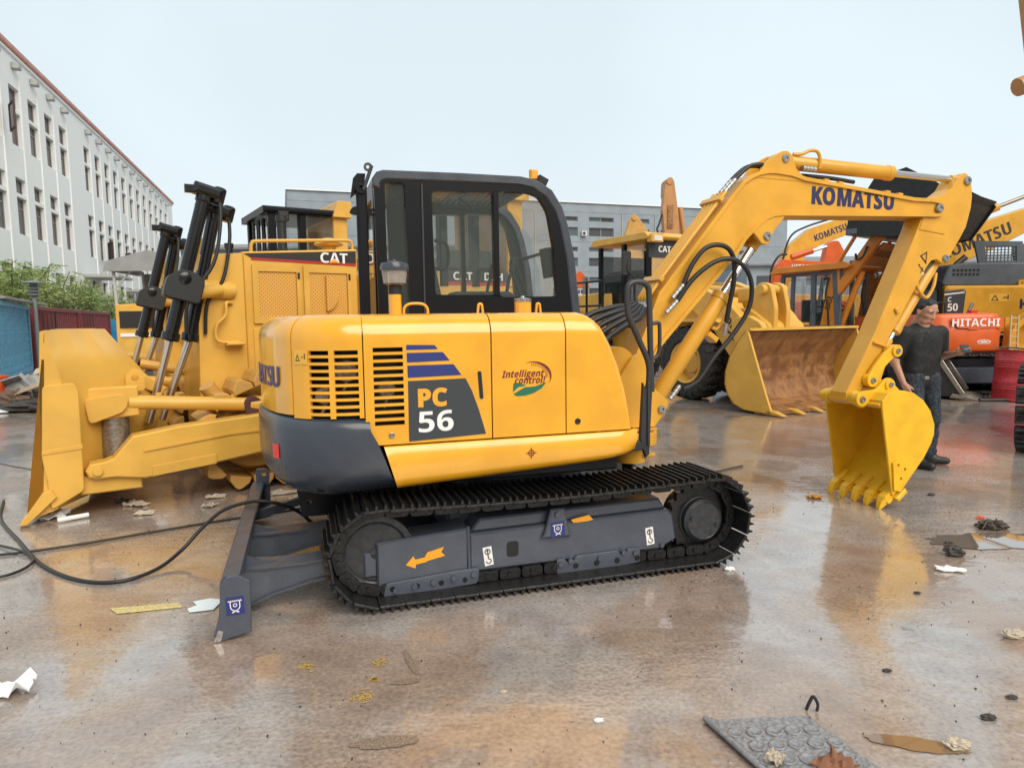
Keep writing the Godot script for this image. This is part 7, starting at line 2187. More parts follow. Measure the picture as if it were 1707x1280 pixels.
func make_place_materials():
	mat("white_wall", C(0.80, 0.83, 0.835), 0.85)
	mat("grey_wall", C(0.27, 0.32, 0.37), 0.8, 0.0, 1, 0.1)
	mat("salmon", C(0.58, 0.28, 0.22), 0.7, 0.0, 1, 0.3)
	mat("vent_grey", C(0.40, 0.42, 0.41), 0.7)
	mat("window_frame", C(0.24, 0.22, 0.22), 0.6)
	mat("win_grey", C(0.085, 0.09, 0.10), 0.12).metallic_specular = 0.3
	mat("win_mauve", C(0.11, 0.08, 0.085), 0.2).metallic_specular = 0.3
	mat("win_dark", C(0.05, 0.055, 0.06), 0.1)
	mat("win_blue", C(0.10, 0.13, 0.15), 0.1)
	mat("rust_dark", C(0.08, 0.035, 0.03), 0.7)
	mat("roof_grey", C(0.20, 0.21, 0.22), 0.6, 0.0, 1, 0.2)
	mat("sky_blue", C(0.10, 0.33, 0.50), 0.55, 0.0, 2, 0.5)
	mat("bright_blue", C(0.02, 0.22, 0.48), 0.5, 0.0, 1, 0.5)
	mat("ox_red", C(0.20, 0.028, 0.03), 0.55, 0.0, 2, 0.5)
	mat("weathered", C(0.34, 0.33, 0.32), 0.8, 0.0, 2, 1.0)
	mat("lamp_grey", C(0.16, 0.18, 0.18), 0.5)
	mat("tarp_grey", C(0.28, 0.29, 0.29), 0.8, 0.0, 1, 0.5)
	mat("tarp_dark", C(0.03, 0.032, 0.035), 0.8)
	mat("bamboo_stem", C(0.12, 0.13, 0.05), 0.6)
	for q in [["leaf_a", 0.25, 0.32, 0.13], ["leaf_b", 0.31, 0.36, 0.16]]:
		var l := mat(q[0], C(q[1], q[2], q[3]), 0.55)
		l.backlight_enabled = true
		l.backlight = C(q[1] * 0.6, q[2] * 0.7, q[3] * 0.4)
	mat("paper_white", C(0.72, 0.74, 0.75), 0.7)
	mat("cardboard", C(0.42, 0.31, 0.20), 0.8, 0.0, 2, 3.0)
	mat("pale_board", C(0.55, 0.47, 0.36), 0.75, 0.0, 2, 3.0)
	mat("mud_dark", C(0.05, 0.042, 0.036), 0.6, 0.0, 2, 4.0, 1.0)
	mat("galvanised", C(0.42, 0.41, 0.42), 0.38, 0.6, 2, 3.0, 0.2)
	mat("mud_tan", C(0.29, 0.215, 0.16), 0.3, 0.0, 2, 5.0)
	mat("drum_red", C(0.58, 0.035, 0.045), 0.4, 0.0, 2, 1.5)
	mat("barrier_orange", C(0.70, 0.10, 0.025), 0.5, 0.0, 2, 1.5)
	mat("wood_brown", C(0.14, 0.08, 0.05), 0.7, 0.0, 2, 3.0)
	mat("leaf_litter", C(0.52, 0.24, 0.04), 0.6)
	mat("stain_yellow", C(0.52, 0.34, 0.10), 0.35)
	mat("strip_pale", C(0.72, 0.60, 0.26), 0.5, 0.0, 2, 4.0)
	var w := mat("puddle_water", C(0.20, 0.16, 0.13), 0.02)
	w.metallic_specular = 1.0
	w.clearcoat_enabled = true; w.clearcoat = 1.0; w.clearcoat_roughness = 0.02
	w = mat("brown_water", C(0.23, 0.14, 0.08), 0.03)
	w.metallic_specular = 0.9
	mat("pink_wall", C(0.42, 0.30, 0.28), 0.8, 0.0, 1, 0.5)
	mat("gate_dark", C(0.06, 0.075, 0.07), 0.5)
	mat("paper_blue", C(0.74, 0.82, 0.84), 0.6)
	mat("leaf_brown", C(0.22, 0.09, 0.045), 0.7)
	mat("joint_dark", C(0.08, 0.062, 0.05), 0.35)

# ---------------------------------------------------------------- drum, cables and litter
func make_drum():
	var D := thing("steel_drum", "leaning red steel drum with pressed rings by the right edge", "drum", Vector3(8.62, -0.02, -11.45))
	D.rotation_degrees = Vector3(0, 20, -5)
	var b := MB.new()
	var r := 0.39
	var pr := [Vector2(r - 0.02, 0.0), Vector2(r + 0.012, 0.004), Vector2(r + 0.012, 0.022), Vector2(r, 0.03)]
	for y in [0.20, 0.24, 0.28, 0.31, 0.56, 0.60, 0.64, 0.67]:
		for q in [[-0.008, 0.0], [0.0, 0.007], [0.008, 0.0]]: pr.append(Vector2(r + q[1], y + q[0]))
	pr.append_array([Vector2(r, 0.83), Vector2(r + 0.012, 0.838), Vector2(r + 0.012, 0.856), Vector2(r - 0.015, 0.858), Vector2(r - 0.02, 0.84), Vector2(0, 0.84)])
	b.lathe(pr, Transform3D.IDENTITY, 40, true, 0.9)
	part("shell", b, M.drum_red, D)
	var j := thing("scrap_board", "thin grey board lying on top of the red drum", "board", Vector3(8.66, 0.868, -11.45), 12.0)
	add_box("board", Vector3(0.02, 0.006, 0.0), Vector3(0.8, 0.014, 0.5), M.weathered, j, 0.003, Basis(Vector3(0, 0, 1), -0.085))
	add_box("offcut", Vector3(0.15, 0.012, 0.12), Vector3(0.3, 0.018, 0.09), M.cardboard, j, 0.003, Basis(Vector3(0, 0, 1), -0.085))
	b = MB.new()
	b.rod(Vector3(7.85, 0.03, -11.3), Vector3(8.35, 0.03, -11.25), 0.028, 10)
	whole("steel_pipe", b, M.dark_steel, "short dark pipe on the ground before the red drum", "pipe")

func make_cables():
	var b := MB.new()
	var y := 0.011
	var pts := [Vector3(-4.3, y, -5.6), Vector3(-3.91, y, -5.05), Vector3(-3.38, y, -4.51), Vector3(-2.89, y, -4.03), Vector3(-2.51, y, -3.78), Vector3(-2.26, y, -3.75), Vector3(-2.13, y + 0.01, -3.91), Vector3(-2.07, 0.07, -4.10), Vector3(-1.98, 0.18, -4.20), Vector3(-1.86, 0.28, -4.25), Vector3(-1.70, 0.325, -4.275), Vector3(-1.60, 0.32, -4.29), Vector3(-1.50, 0.285, -4.33), Vector3(-1.40, 0.21, -4.38), Vector3(-1.32, 0.10, -4.42), Vector3(-1.27, y, -4.5)]
	b.tube(smooth3(pts, 7), 0.0115, 8)
	whole("power_cable", b, M.hose, "thick black cable curving over the ground and across the dozer blade", "cable")
	b = MB.new()
	pts = [Vector3(-4.2, y, -4.05), Vector3(-3.40, y, -4.21), Vector3(-3.01, y, -4.37), Vector3(-2.57, y, -4.67), Vector3(-2.14, y, -4.96), Vector3(-1.80, y, -5.15), Vector3(-1.45, y, -5.43), Vector3(-1.10, y, -5.66), Vector3(-0.4, y, -6.1)]
	b.tube(smooth3(pts, 7), 0.0085, 8)
	whole("power_cable", b, M.hose, "thin black cable lying almost straight towards the bulldozer", "cable")
	b = MB.new()
	pts = [Vector3(-3.5, y, -3.62), Vector3(-3.06, y, -3.82), Vector3(-2.97, y, -3.94), Vector3(-2.99, 0.016, -4.09), Vector3(-3.09, 0.016, -4.20), Vector3(-3.22, y + 0.01, -4.29), Vector3(-3.5, y, -4.45)]
	b.tube(smooth3(pts, 7), 0.008, 8)
	whole("power_cable", b, M.hose, "short black cable loop at the left edge of the yard", "cable")

var rs := RandomNumberGenerator.new()
# crumpled sheet with some thickness
func scrap(called: String, label: String, cat: String, x: float, z: float, w: float, d: float, h: float, turn: float, m: Material, seed_: int, thick := 0.006, group := ""):
	rs.seed = seed_
	var n := 6
	var top := []; var bot := []
	for i in n + 1:
		var r1 := []; var r2 := []
		for j in n + 1:
			var u := float(i) / n - 0.5; var v := float(j) / n - 0.5
			var e := 1.0 + rs.randf_range(-0.16, 0.16)
			var y := absf(rs.randfn(0.0, 0.5)) * h
			r1.append(Vector3(u * w * e, y + thick + 0.003, v * d * (1.0 + rs.randf_range(-0.2, 0.2)))); r2.append(r1[j] - Vector3(0, thick, 0))
		top.append(r1); bot.append(r2)
	var b := MB.new()
	b.grid(top, Vector3(0, -1, 0), false); b.grid(bot, Vector3(0, 1, 0), false)
	for i in n:
		b.qo(top[i][0], top[i + 1][0], bot[i + 1][0], bot[i][0], Vector3.ZERO); b.qo(top[i][n], top[i + 1][n], bot[i + 1][n], bot[i][n], Vector3.ZERO)
		b.qo(top[0][i], top[0][i + 1], bot[0][i + 1], bot[0][i], Vector3.ZERO); b.qo(top[n][i], top[n][i + 1], bot[n][i + 1], bot[n][i], Vector3.ZERO)
	return whole(called, b, m, label, cat, group, Vector3(x, 0, z), turn)
func lump(called: String, label: String, cat: String, x: float, z: float, r: Vector3, m: Material, seed_: int, group := "", base := 0.0):
	var nz := FastNoiseLite.new(); nz.seed = seed_; nz.frequency = 1.3; nz.fractal_octaves = 4
	var g := []
	for i in 13:
		var row := []
		var t := PI * i / 12.0
		for j in 19:
			var p := TAU * j / 18.0
			var dn := Vector3(sin(t) * cos(p), cos(t), sin(t) * sin(p))
			row.append(dn * r * (1.0 + 0.55 * nz.get_noise_3dv(dn * 1.7)) + Vector3(0, r.y * 0.75, 0))
		g.append(row)
	var b := MB.new()
	b.grid(g, Vector3(0, r.y * 0.7, 0), false)
	return whole(called, b, m, label, cat, group, Vector3(x, base, z))

func make_litter():
	scrap("plastic_bag", "crumpled white plastic bag under the bulldozer blade corner", "plastic", -3.56, -5.10, 0.22, 0.16, 0.05, 20, M.paper_white, 1)
	var b := MB.new()
	b.rod(Vector3(-3.42, 0.022, -4.96), Vector3(-3.27, 0.022, -5.10), 0.019, 12)
	whole("plastic_pipe", b, M.paper_white, "short white plastic pipe lying beside the crumpled bag", "pipe")
	scrap("rubber_scrap", "small black rubber scrap left of the tan cardboard pieces", "scrap", -3.25, -5.53, 0.13, 0.07, 0.025, 10, M.mud_dark, 2)
	scrap("cardboard_scrap", "torn tan cardboard scrap beside the black rubber", "scrap", -3.09, -5.43, 0.19, 0.10, 0.03, -20, M.pale_board, 3, 0.006, "torn cardboard bits")
	scrap("cardboard_scrap", "lone torn cardboard piece just in front of the cardboard pair", "scrap", -2.88, -5.17, 0.13, 0.09, 0.02, 15, M.pale_board, 4, 0.006, "torn cardboard bits")
	scrap("cardboard_scrap", "pale cardboard piece behind the cable under the push arm", "scrap", -2.53, -5.64, 0.16, 0.07, 0.03, 25, M.pale_board, 5, 0.006, "torn cardboard bits")
	scrap("cardboard_scrap", "folded tan cardboard bit left of the dozer blade", "scrap", -2.45, -5.36, 0.10, 0.08, 0.03, 60, M.pale_board, 6, 0.006, "torn cardboard bits")
	scrap("cardboard_scrap", "long pale torn strip behind the dozer blade eye", "scrap", -1.92, -5.80, 0.36, 0.10, 0.02, 25, M.pale_board, 7, 0.006, "torn cardboard bits")
	scrap("cardboard_scrap", "shredded pale paper bits under the counterweight", "scrap", -1.77, -5.52, 0.2, 0.1, 0.02, -10, M.pale_board, 8, 0.005, "torn cardboard bits")
	b = MB.new()
	b.prism(V2([-2.10, 3.39, -2.03, 3.33, -1.73, 3.40, -1.77, 3.45]), 0.0, 0.008, Transform3D(Basis(Vector3(1, 0, 0), Vector3(0, 0, -1), Vector3(0, 1, 0)), Vector3(0, 0.002, 0)), 0.002)
	whole("yellow_strip", b, M.strip_pale, "flat yellow strip lying on the wet concrete at left", "strip")
	b = MB.new()
	b.prism(V2([-1.70, 3.46, -1.63, 3.50, -1.55, 3.48, -1.55, 3.36, -1.66, 3.33, -1.69, 3.37, -1.66, 3.41]), 0.0, 0.003, Transform3D(Basis(Vector3(1, 0, 0), Vector3(0, 0, -1), Vector3(0, 1, 0)), Vector3(0, 0.006, 0)))
	whole("paper_sheet", b, M.paper_blue, "pale blue white paper sheet beside the small dozer blade", "paper")
	scrap("paper_scrap", "crumpled off white paper at the lower left edge", "paper", -2.04, -2.60, 0.16, 0.10, 0.05, 10, M.paper_white, 9)
	scrap("leaf_scrap", "orange brown leaf scrap on the ground left of the bucket teeth", "leaf", 2.44, -5.37, 0.11, 0.09, 0.03, 0, M.leaf_litter, 10)
	lump("mud_clod", "rounded dark mud clod in front of the bright puddle", "clod", 2.68, -4.01, Vector3(0.055, 0.035, 0.042), M.mud_dark, 11, "mud clods by the puddle")
	lump("mud_clod", "larger ragged mud clod behind the bright puddle", "clod", 3.27, -4.52, Vector3(0.10, 0.035, 0.05), M.mud_dark, 12, "mud clods by the puddle")
	b = MB.new()
	for k in 7:
		var a := k * 0.8
		b.tube([Vector3(3.2 + 0.02 * k, 0.02, -4.52), Vector3(3.2 + 0.02 * k + 0.06 * cos(a), 0.06, -4.52 + 0.04 * sin(a)), Vector3(3.2 + 0.02 * k + 0.13 * cos(a), 0.02, -4.5 + 0.06 * sin(a))], 0.004, 5)
	whole("twig_bundle", b, M.wood_brown, "dark twigs stuck in the larger mud clod", "twigs")
	scrap("paper_scrap", "white torn scrap in front of the rounded mud clod", "paper", 2.50, -3.76, 0.15, 0.05, 0.015, -15, M.paper_white, 13)
	b = MB.new()
	b.beam(Vector3(1.93, 0.012, -6.32), Vector3(2.26, 0.012, -6.56), 0.012, 0.016)
	whole("wooden_stick", b, M.wood_brown, "thin dark wooden stick on the ground behind the front track", "stick")
	# embossed plate at the lower right
	var P := thing("embossed_plate", "galvanised steel plate with round embossed discs at the lower right", "plate", Vector3(0.69, 0, -2.33))
	var u := Vector3(0.37, 0, -0.02); var v := Vector3(0.26, 0, 0.72)
	var T := Transform3D(Basis(u, Vector3.UP, v), Vector3.ZERO)
	b = MB.new()
	b.prism(V2([0, 0, 1, 0, 1, 1, 0, 1]), 0.006, 0.012, T * Transform3D(Basis(Vector3(1, 0, 0), Vector3(0, 0, 1), Vector3(0, 1, 0)), Vector3.ZERO))
	part("sheet", b, M.galvanised, P)
	var k := 0
	for i in 5:
		for j in 8:
			b = MB.new()
			var c := u * (0.12 + 0.185 * i + (0.06 if j % 2 else 0.0)) + v * (0.12 + 0.105 * j)
			if c.x / 0.63 > 1.4: continue
			b.lathe([Vector2(0.030, 0.011), Vector2(0.029, 0.017), Vector2(0.023, 0.019), Vector2(0.016, 0.015), Vector2(0, 0.0145)], Transform3D(Basis.IDENTITY, c), 18, false)
			part("embossed_disc", b, M.galvanised, P)
			k += 1
	b = MB.new()
	b.tube([T * Vector3(-0.01, 0.016, -0.01), T * Vector3(-0.01, 0.02, 0.5), T * Vector3(-0.01, 0.016, 1.0)], 0.012, 6)
	part("rolled_edge", b, M.galvanised, P)
	scrap("leaf_scrap", "brown dead leaf lying on the embossed plate", "leaf", 1.02, -2.05, 0.11, 0.09, 0.02, 30, M.leaf_brown, 14).position.y = 0.018
	scrap("paper_scrap", "small cream scrap on the embossed plate's left part", "paper", 0.84, -2.09, 0.06, 0.05, 0.02, 50, M.pale_board, 15).position.y = 0.018
	b = MB.new()
	b.tube(smooth3([Vector3(-0.02, 0.004, 0), Vector3(-0.01, 0.03, 0.0), Vector3(0.005, 0.055, 0), Vector3(0.018, 0.03, 0.01), Vector3(0.012, 0.006, 0.015)], 4), 0.006, 6)
	whole("wire_bit", b, M.black_dull, "small upright loop of black wire behind the embossed plate", "wire", "", Vector3(1.10, 0, -2.40))
	var lbl := ["pale stone by the bottom right", "cream chip at the right edge", "small dark chip right of the plate", "small dark chip before the bucket reflection", "dark splinter near the lower right corner", "dark splinter at the right margin", "tiny white chip left of the plate", "tiny pale chip below the track", "small grey chip beyond the puddle", "white chip beside the front track end", "dark chip in the middle of the puddle", "reddish scrap at the right edge past the puddle"]
	var sp := [[1.49, -2.17, 0.03], [2.26, -2.95, 0.035], [1.53, -2.67, 0.012], [2.12, -3.45, 0.012], [1.71, -2.33, 0.018], [1.89, -2.46, 0.014], [0.30, -2.35, 0.012], [-0.05, -2.55, 0.010], [3.4, -5.4, 0.02], [1.25, -3.82, 0.02], [2.78, -4.22, 0.018], [3.35, -4.75, 0.02]]
	for i in sp.size():
		lump("ground_chip", lbl[i], "chip", sp[i][0], sp[i][1], Vector3(sp[i][2] * 1.5, sp[i][2] * 0.6, sp[i][2] * 0.8), [M.pale_board, M.pale_board, M.mud_dark, M.mud_dark, M.mud_dark, M.mud_dark, M.paper_white, M.pale_board, M.mud_dark, M.paper_white, M.mud_dark, M.barrier_orange][i], 30 + i, "chips scattered on the wet ground")
	# grit: far too many to count
	var mm := MultiMesh.new()
	mm.transform_format = MultiMesh.TRANSFORM_3D
	b = MB.new()
	b.box(Vector3(0, 0.35, 0), Vector3(1, 0.7, 0.8), 0.25)
	mm.mesh = b.done()
	mm.instance_count = 1500
	rs.seed = 99
	for i in 1500:
		var s := 0.0025 + 0.006 * pow(rs.randf(), 3.0)
		mm.set_instance_transform(i, Transform3D(Basis(Vector3.UP, rs.randf() * TAU).scaled(Vector3.ONE * s), Vector3(rs.randf_range(-3.5, 4.2), 0.001, rs.randf_range(-6.5, -1.9))))
	var o := MultiMeshInstance3D.new()
	o.multimesh = mm; o.material_override = M.mud_dark
	o.name = "grit"
	add_child(o)
	o.set_meta("kind", "stuff"); o.set_meta("label", "fine grit scattered over the wet concrete"); o.set_meta("category", "grit")
	# rubbish heap by the blue container
	var hp := [["grey_tarp", "bundled grey tarpaulin on the rubbish heap", -9.0, -12.6, 0.42, 0.32, M.tarp_grey], ["dark_sack", "dark sack at the back of the rubbish heap", -8.75, -13.1, 0.5, 0.36, M.tarp_dark], ["black_sack", "black crumpled sheet in the middle of the heap", -8.55, -12.6, 0.45, 0.26, M.mud_dark], ["rubber_heap", "flat heap of dark rubber bits at the heap's foot", -8.5, -11.9, 0.55, 0.12, M.mud_dark], ["brown_sack", "brown striped sack low on the rubbish heap", -8.85, -12.0, 0.34, 0.2, M.wood_brown]]
	var sd := 50
	for h in hp:
		lump(h[0], h[1], "rubbish", h[2], h[3], Vector3(h[4], h[5], h[4] * 0.7), h[6], sd, "rubbish heap by the blue container")
		sd += 1
	var bd := [["pale board on top of the rubbish heap", -8.7, 0.72, -12.75, 0.55, 0.3, 25, M.pale_board], ["white panel leaning at the heap's right side", -8.35, 0.55, -12.7, 0.4, 0.5, -35, M.paper_white], ["cardboard sheet on the front of the heap", -8.5, 0.42, -12.0, 0.6, 0.25, 12, M.cardboard], ["grey panel at the left of the heap", -9.1, 0.5, -12.3, 0.4, 0.3, -60, M.weathered], ["white sheet flat at the heap's foot", -8.9, 0.06, -11.6, 0.5, 0.25, 8, M.paper_white]]
	for q in bd:
		b = MB.new()
		b.box(Vector3.ZERO, Vector3(q[4], 0.02, q[5]), 0.004, Basis.from_euler(Vector3(0.3, deg_to_rad(q[6]), 0.35 if q[2] > 0.1 else 0.03)))
		whole("scrap_board", b, q[7], q[0], "board", "boards on the rubbish heap", Vector3(q[1], q[2], q[3]))
	for k2 in 2:
		b = MB.new()
		b.lathe([Vector2(0.15, 0), Vector2(0.17, 0.02), Vector2(0.19, 0.25), Vector2(0.21, 0.27), Vector2(0.21, 0.31), Vector2(0.19, 0.31), Vector2(0.17, 0.1), Vector2(0, 0.08)], Transform3D.IDENTITY, 20)
		whole("orange_bucket", b, M.barrier_orange, ["orange plastic tub at the left edge, lower of two", "orange plastic tub at the left edge, upper of two"][k2], "tub", "stacked orange tubs", Vector3(-9.42, 0.28 * k2 + 0.01, -12.2 - 0.1 * k2))
	b = MB.new()
	var ring := []
	for k3 in 21: ring.append(Vector3(0.13 * cos(TAU * k3 / 20), 0.07 + 0.03 * sin(TAU * k3 / 20), 0.13 * sin(TAU * k3 / 20)))
	b.tube(ring, 0.035, 8)
	whole("worn_tyre", b, M.rubber, "small black tyre at the foot of the rubbish heap", "tyre", "", Vector3(-8.15, 0, -11.6))
	# joints, mud and standing water on the concrete
	puddle(3.10, -4.27, 0.42, 0.16, -2, 5, M.puddle_water, "puddle", 0.3)
	puddle(1.36, -2.19, 0.15, 0.04, 16, 7, M.brown_water, "puddle", 0.2)
	puddle(-0.46, -2.24, 0.12, 0.035, -8, 11, M.mud_tan, "mud_patch", 0.18)
	puddle(-0.455, -2.80, 0.016, 0.12, -22, 12, M.mud_tan, "mud_patch", 0.15)
	puddle(-0.45, -2.64, 0.06, 0.022, -14, 13, M.mud_tan, "mud_patch", 0.2)
	for q in [[-0.90, -2.77, 0.045, 21], [-0.59, -2.80, 0.04, 22], [-0.585, -2.66, 0.02, 23], [-0.61, -2.53, 0.055, 24]]:
		b = MB.new()
		rs.seed = q[3]
		for k4 in 60:
			var c := Vector3(q[0] + rs.randfn(0, 0.4) * q[2], 0.0035, q[1] + rs.randfn(0, 0.45) * q[2])
			var r := rs.randf_range(0.0015, 0.006)
			var pv2 := c + Vector3(r * 1.5, 0, 0)
			for k5 in 6:
				var cv2 := c + Vector3(cos(TAU * (k5 + 1) / 6) * r * 1.5, 0, sin(TAU * (k5 + 1) / 6) * r * rs.randf_range(0.6, 1.0))
				b.qo(c, pv2, cv2, cv2, c - Vector3(0, 1, 0))
				pv2 = cv2
		setting("paint_stain", b.done(), M.stain_yellow)
	for q in [[-9.0, -9.2, -3.6, -6.1, 0.03]]:
		b = MB.new()
		var a := Vector3(q[0], 0.003, q[1]); var c := Vector3(q[2], 0.003, q[3])
		var n: Vector3 = (c - a).cross(Vector3.UP).normalized() * float(q[4]) * 0.5
		rs.seed = int(q[0] * 100)
		var pv := [a + n, a - n]
		for s in 40:
			var p := a.lerp(c, (s + 1) / 40.0)
			var cv := [p + n * rs.randf_range(0.4, 1.4), p - n * rs.randf_range(0.4, 1.4)]
			b.qo(pv[0], cv[0], cv[1], pv[1], Vector3(0, -5, 0))
			pv = cv
		setting("ground_joint", b.done(), M.joint_dark)

# ---------------------------------------------------------------- the man with the phone
# capsules [a, b, ra, rb] joined by a smooth minimum and meshed as surface nets
func net(bones: Array, cell: float, k: float, out: MB, T := Transform3D.IDENTITY):
	var lo := Vector3.INF; var hi := -Vector3.INF
	for q in bones:
		for e in 2:
			var r: float = q[2 + e] + cell * 2.5
			lo = lo.min(q[e] - Vector3.ONE * r); hi = hi.max(q[e] + Vector3.ONE * r)
	var n := Vector3i(((hi - lo) / cell).ceil()) + Vector3i.ONE
	var sy := n.x; var sz := n.x * n.y
	var f := PackedFloat32Array(); f.resize(n.x * n.y * n.z); f.fill(1.0)
	for q in bones:
		var a: Vector3 = q[0]; var b: Vector3 = q[1]
		var ra: float = q[2]; var rb: float = q[3]
		var m := maxf(ra, rb) + k + cell * 2
		var i0 := Vector3i(((a.min(b) - Vector3.ONE * m - lo) / cell).floor()).clamp(Vector3i.ZERO, n - Vector3i.ONE)
		var i1 := Vector3i(((a.max(b) + Vector3.ONE * m - lo) / cell).ceil()).clamp(Vector3i.ZERO, n - Vector3i.ONE)
		var ab := b - a
		var l2 := maxf(ab.length_squared(), 1e-9)
		for z in range(i0.z, i1.z + 1):
			for y in range(i0.y, i1.y + 1):
				var row := z * sz + y * sy
				for x in range(i0.x, i1.x + 1):
					var p := lo + Vector3(x, y, z) * cell
					var t := clampf((p - a).dot(ab) / l2, 0, 1)
					var d := (p - a - ab * t).length() - lerpf(ra, rb, t)
					var o := f[row + x]
					if o > 0.99: f[row + x] = minf(o, d)
					else:
						var h := maxf(k - absf(o - d), 0.0) / k
						f[row + x] = minf(o, d) - h * h * k * 0.25
	var vid := {}
	var verts := []
	var corners := [0, 1, sy, sy + 1, sz, sz + 1, sz + sy, sz + sy + 1]
	var off := [Vector3(0, 0, 0), Vector3(1, 0, 0), Vector3(0, 1, 0), Vector3(1, 1, 0), Vector3(0, 0, 1), Vector3(1, 0, 1), Vector3(0, 1, 1), Vector3(1, 1, 1)]
	var edges := [[0, 1], [2, 3], [4, 5], [6, 7], [0, 2], [1, 3], [4, 6], [5, 7], [0, 4], [1, 5], [2, 6], [3, 7]]
	for z in n.z - 1:
		for y in n.y - 1:
			for x in n.x - 1:
				var i := x + y * sy + z * sz
				var c := 0
				for e in 8:
					if f[i + corners[e]] < 0: c += 1
				if c == 0 or c == 8: continue
				var s := Vector3.ZERO; var w := 0
				for e in edges:
					var fa := f[i + corners[e[0]]]; var fb := f[i + corners[e[1]]]
					if (fa < 0) != (fb < 0):
						s += off[e[0]].lerp(off[e[1]], fa / (fa - fb)); w += 1
				vid[i] = verts.size()
				verts.append(T * (lo + (Vector3(x, y, z) + s / w) * cell))
	out.soft()
	for i in vid.keys():
		var a := f[i]
		for ax in [[1, sy, sz], [sy, sz, 1], [sz, 1, sy]]:
			var bb := f[i + ax[0]]
			if (a < 0) == (bb < 0): continue
			var i1: int = i - ax[1]; var i2: int = i - ax[1] - ax[2]; var i3: int = i - ax[2]
			if not (vid.has(i1) and vid.has(i2) and vid.has(i3)): continue
			if a < 0: out.quad(verts[vid[i]], verts[vid[i3]], verts[vid[i2]], verts[vid[i1]])
			else: out.quad(verts[vid[i]], verts[vid[i1]], verts[vid[i2]], verts[vid[i3]])
	out.flat()

func finger(o: Array, root: Vector3, d: Vector3, curl: Vector3, L: float, r: float):
	var p := root; var dir := d
	for k in 3:
		var q: Vector3 = p + dir * L * float([0.45, 0.32, 0.23][k])
		o.append([p, q, r * (1.0 - 0.08 * k), r * (0.94 - 0.1 * k)])
		p = q
		dir = (dir + curl * 0.55).normalized()

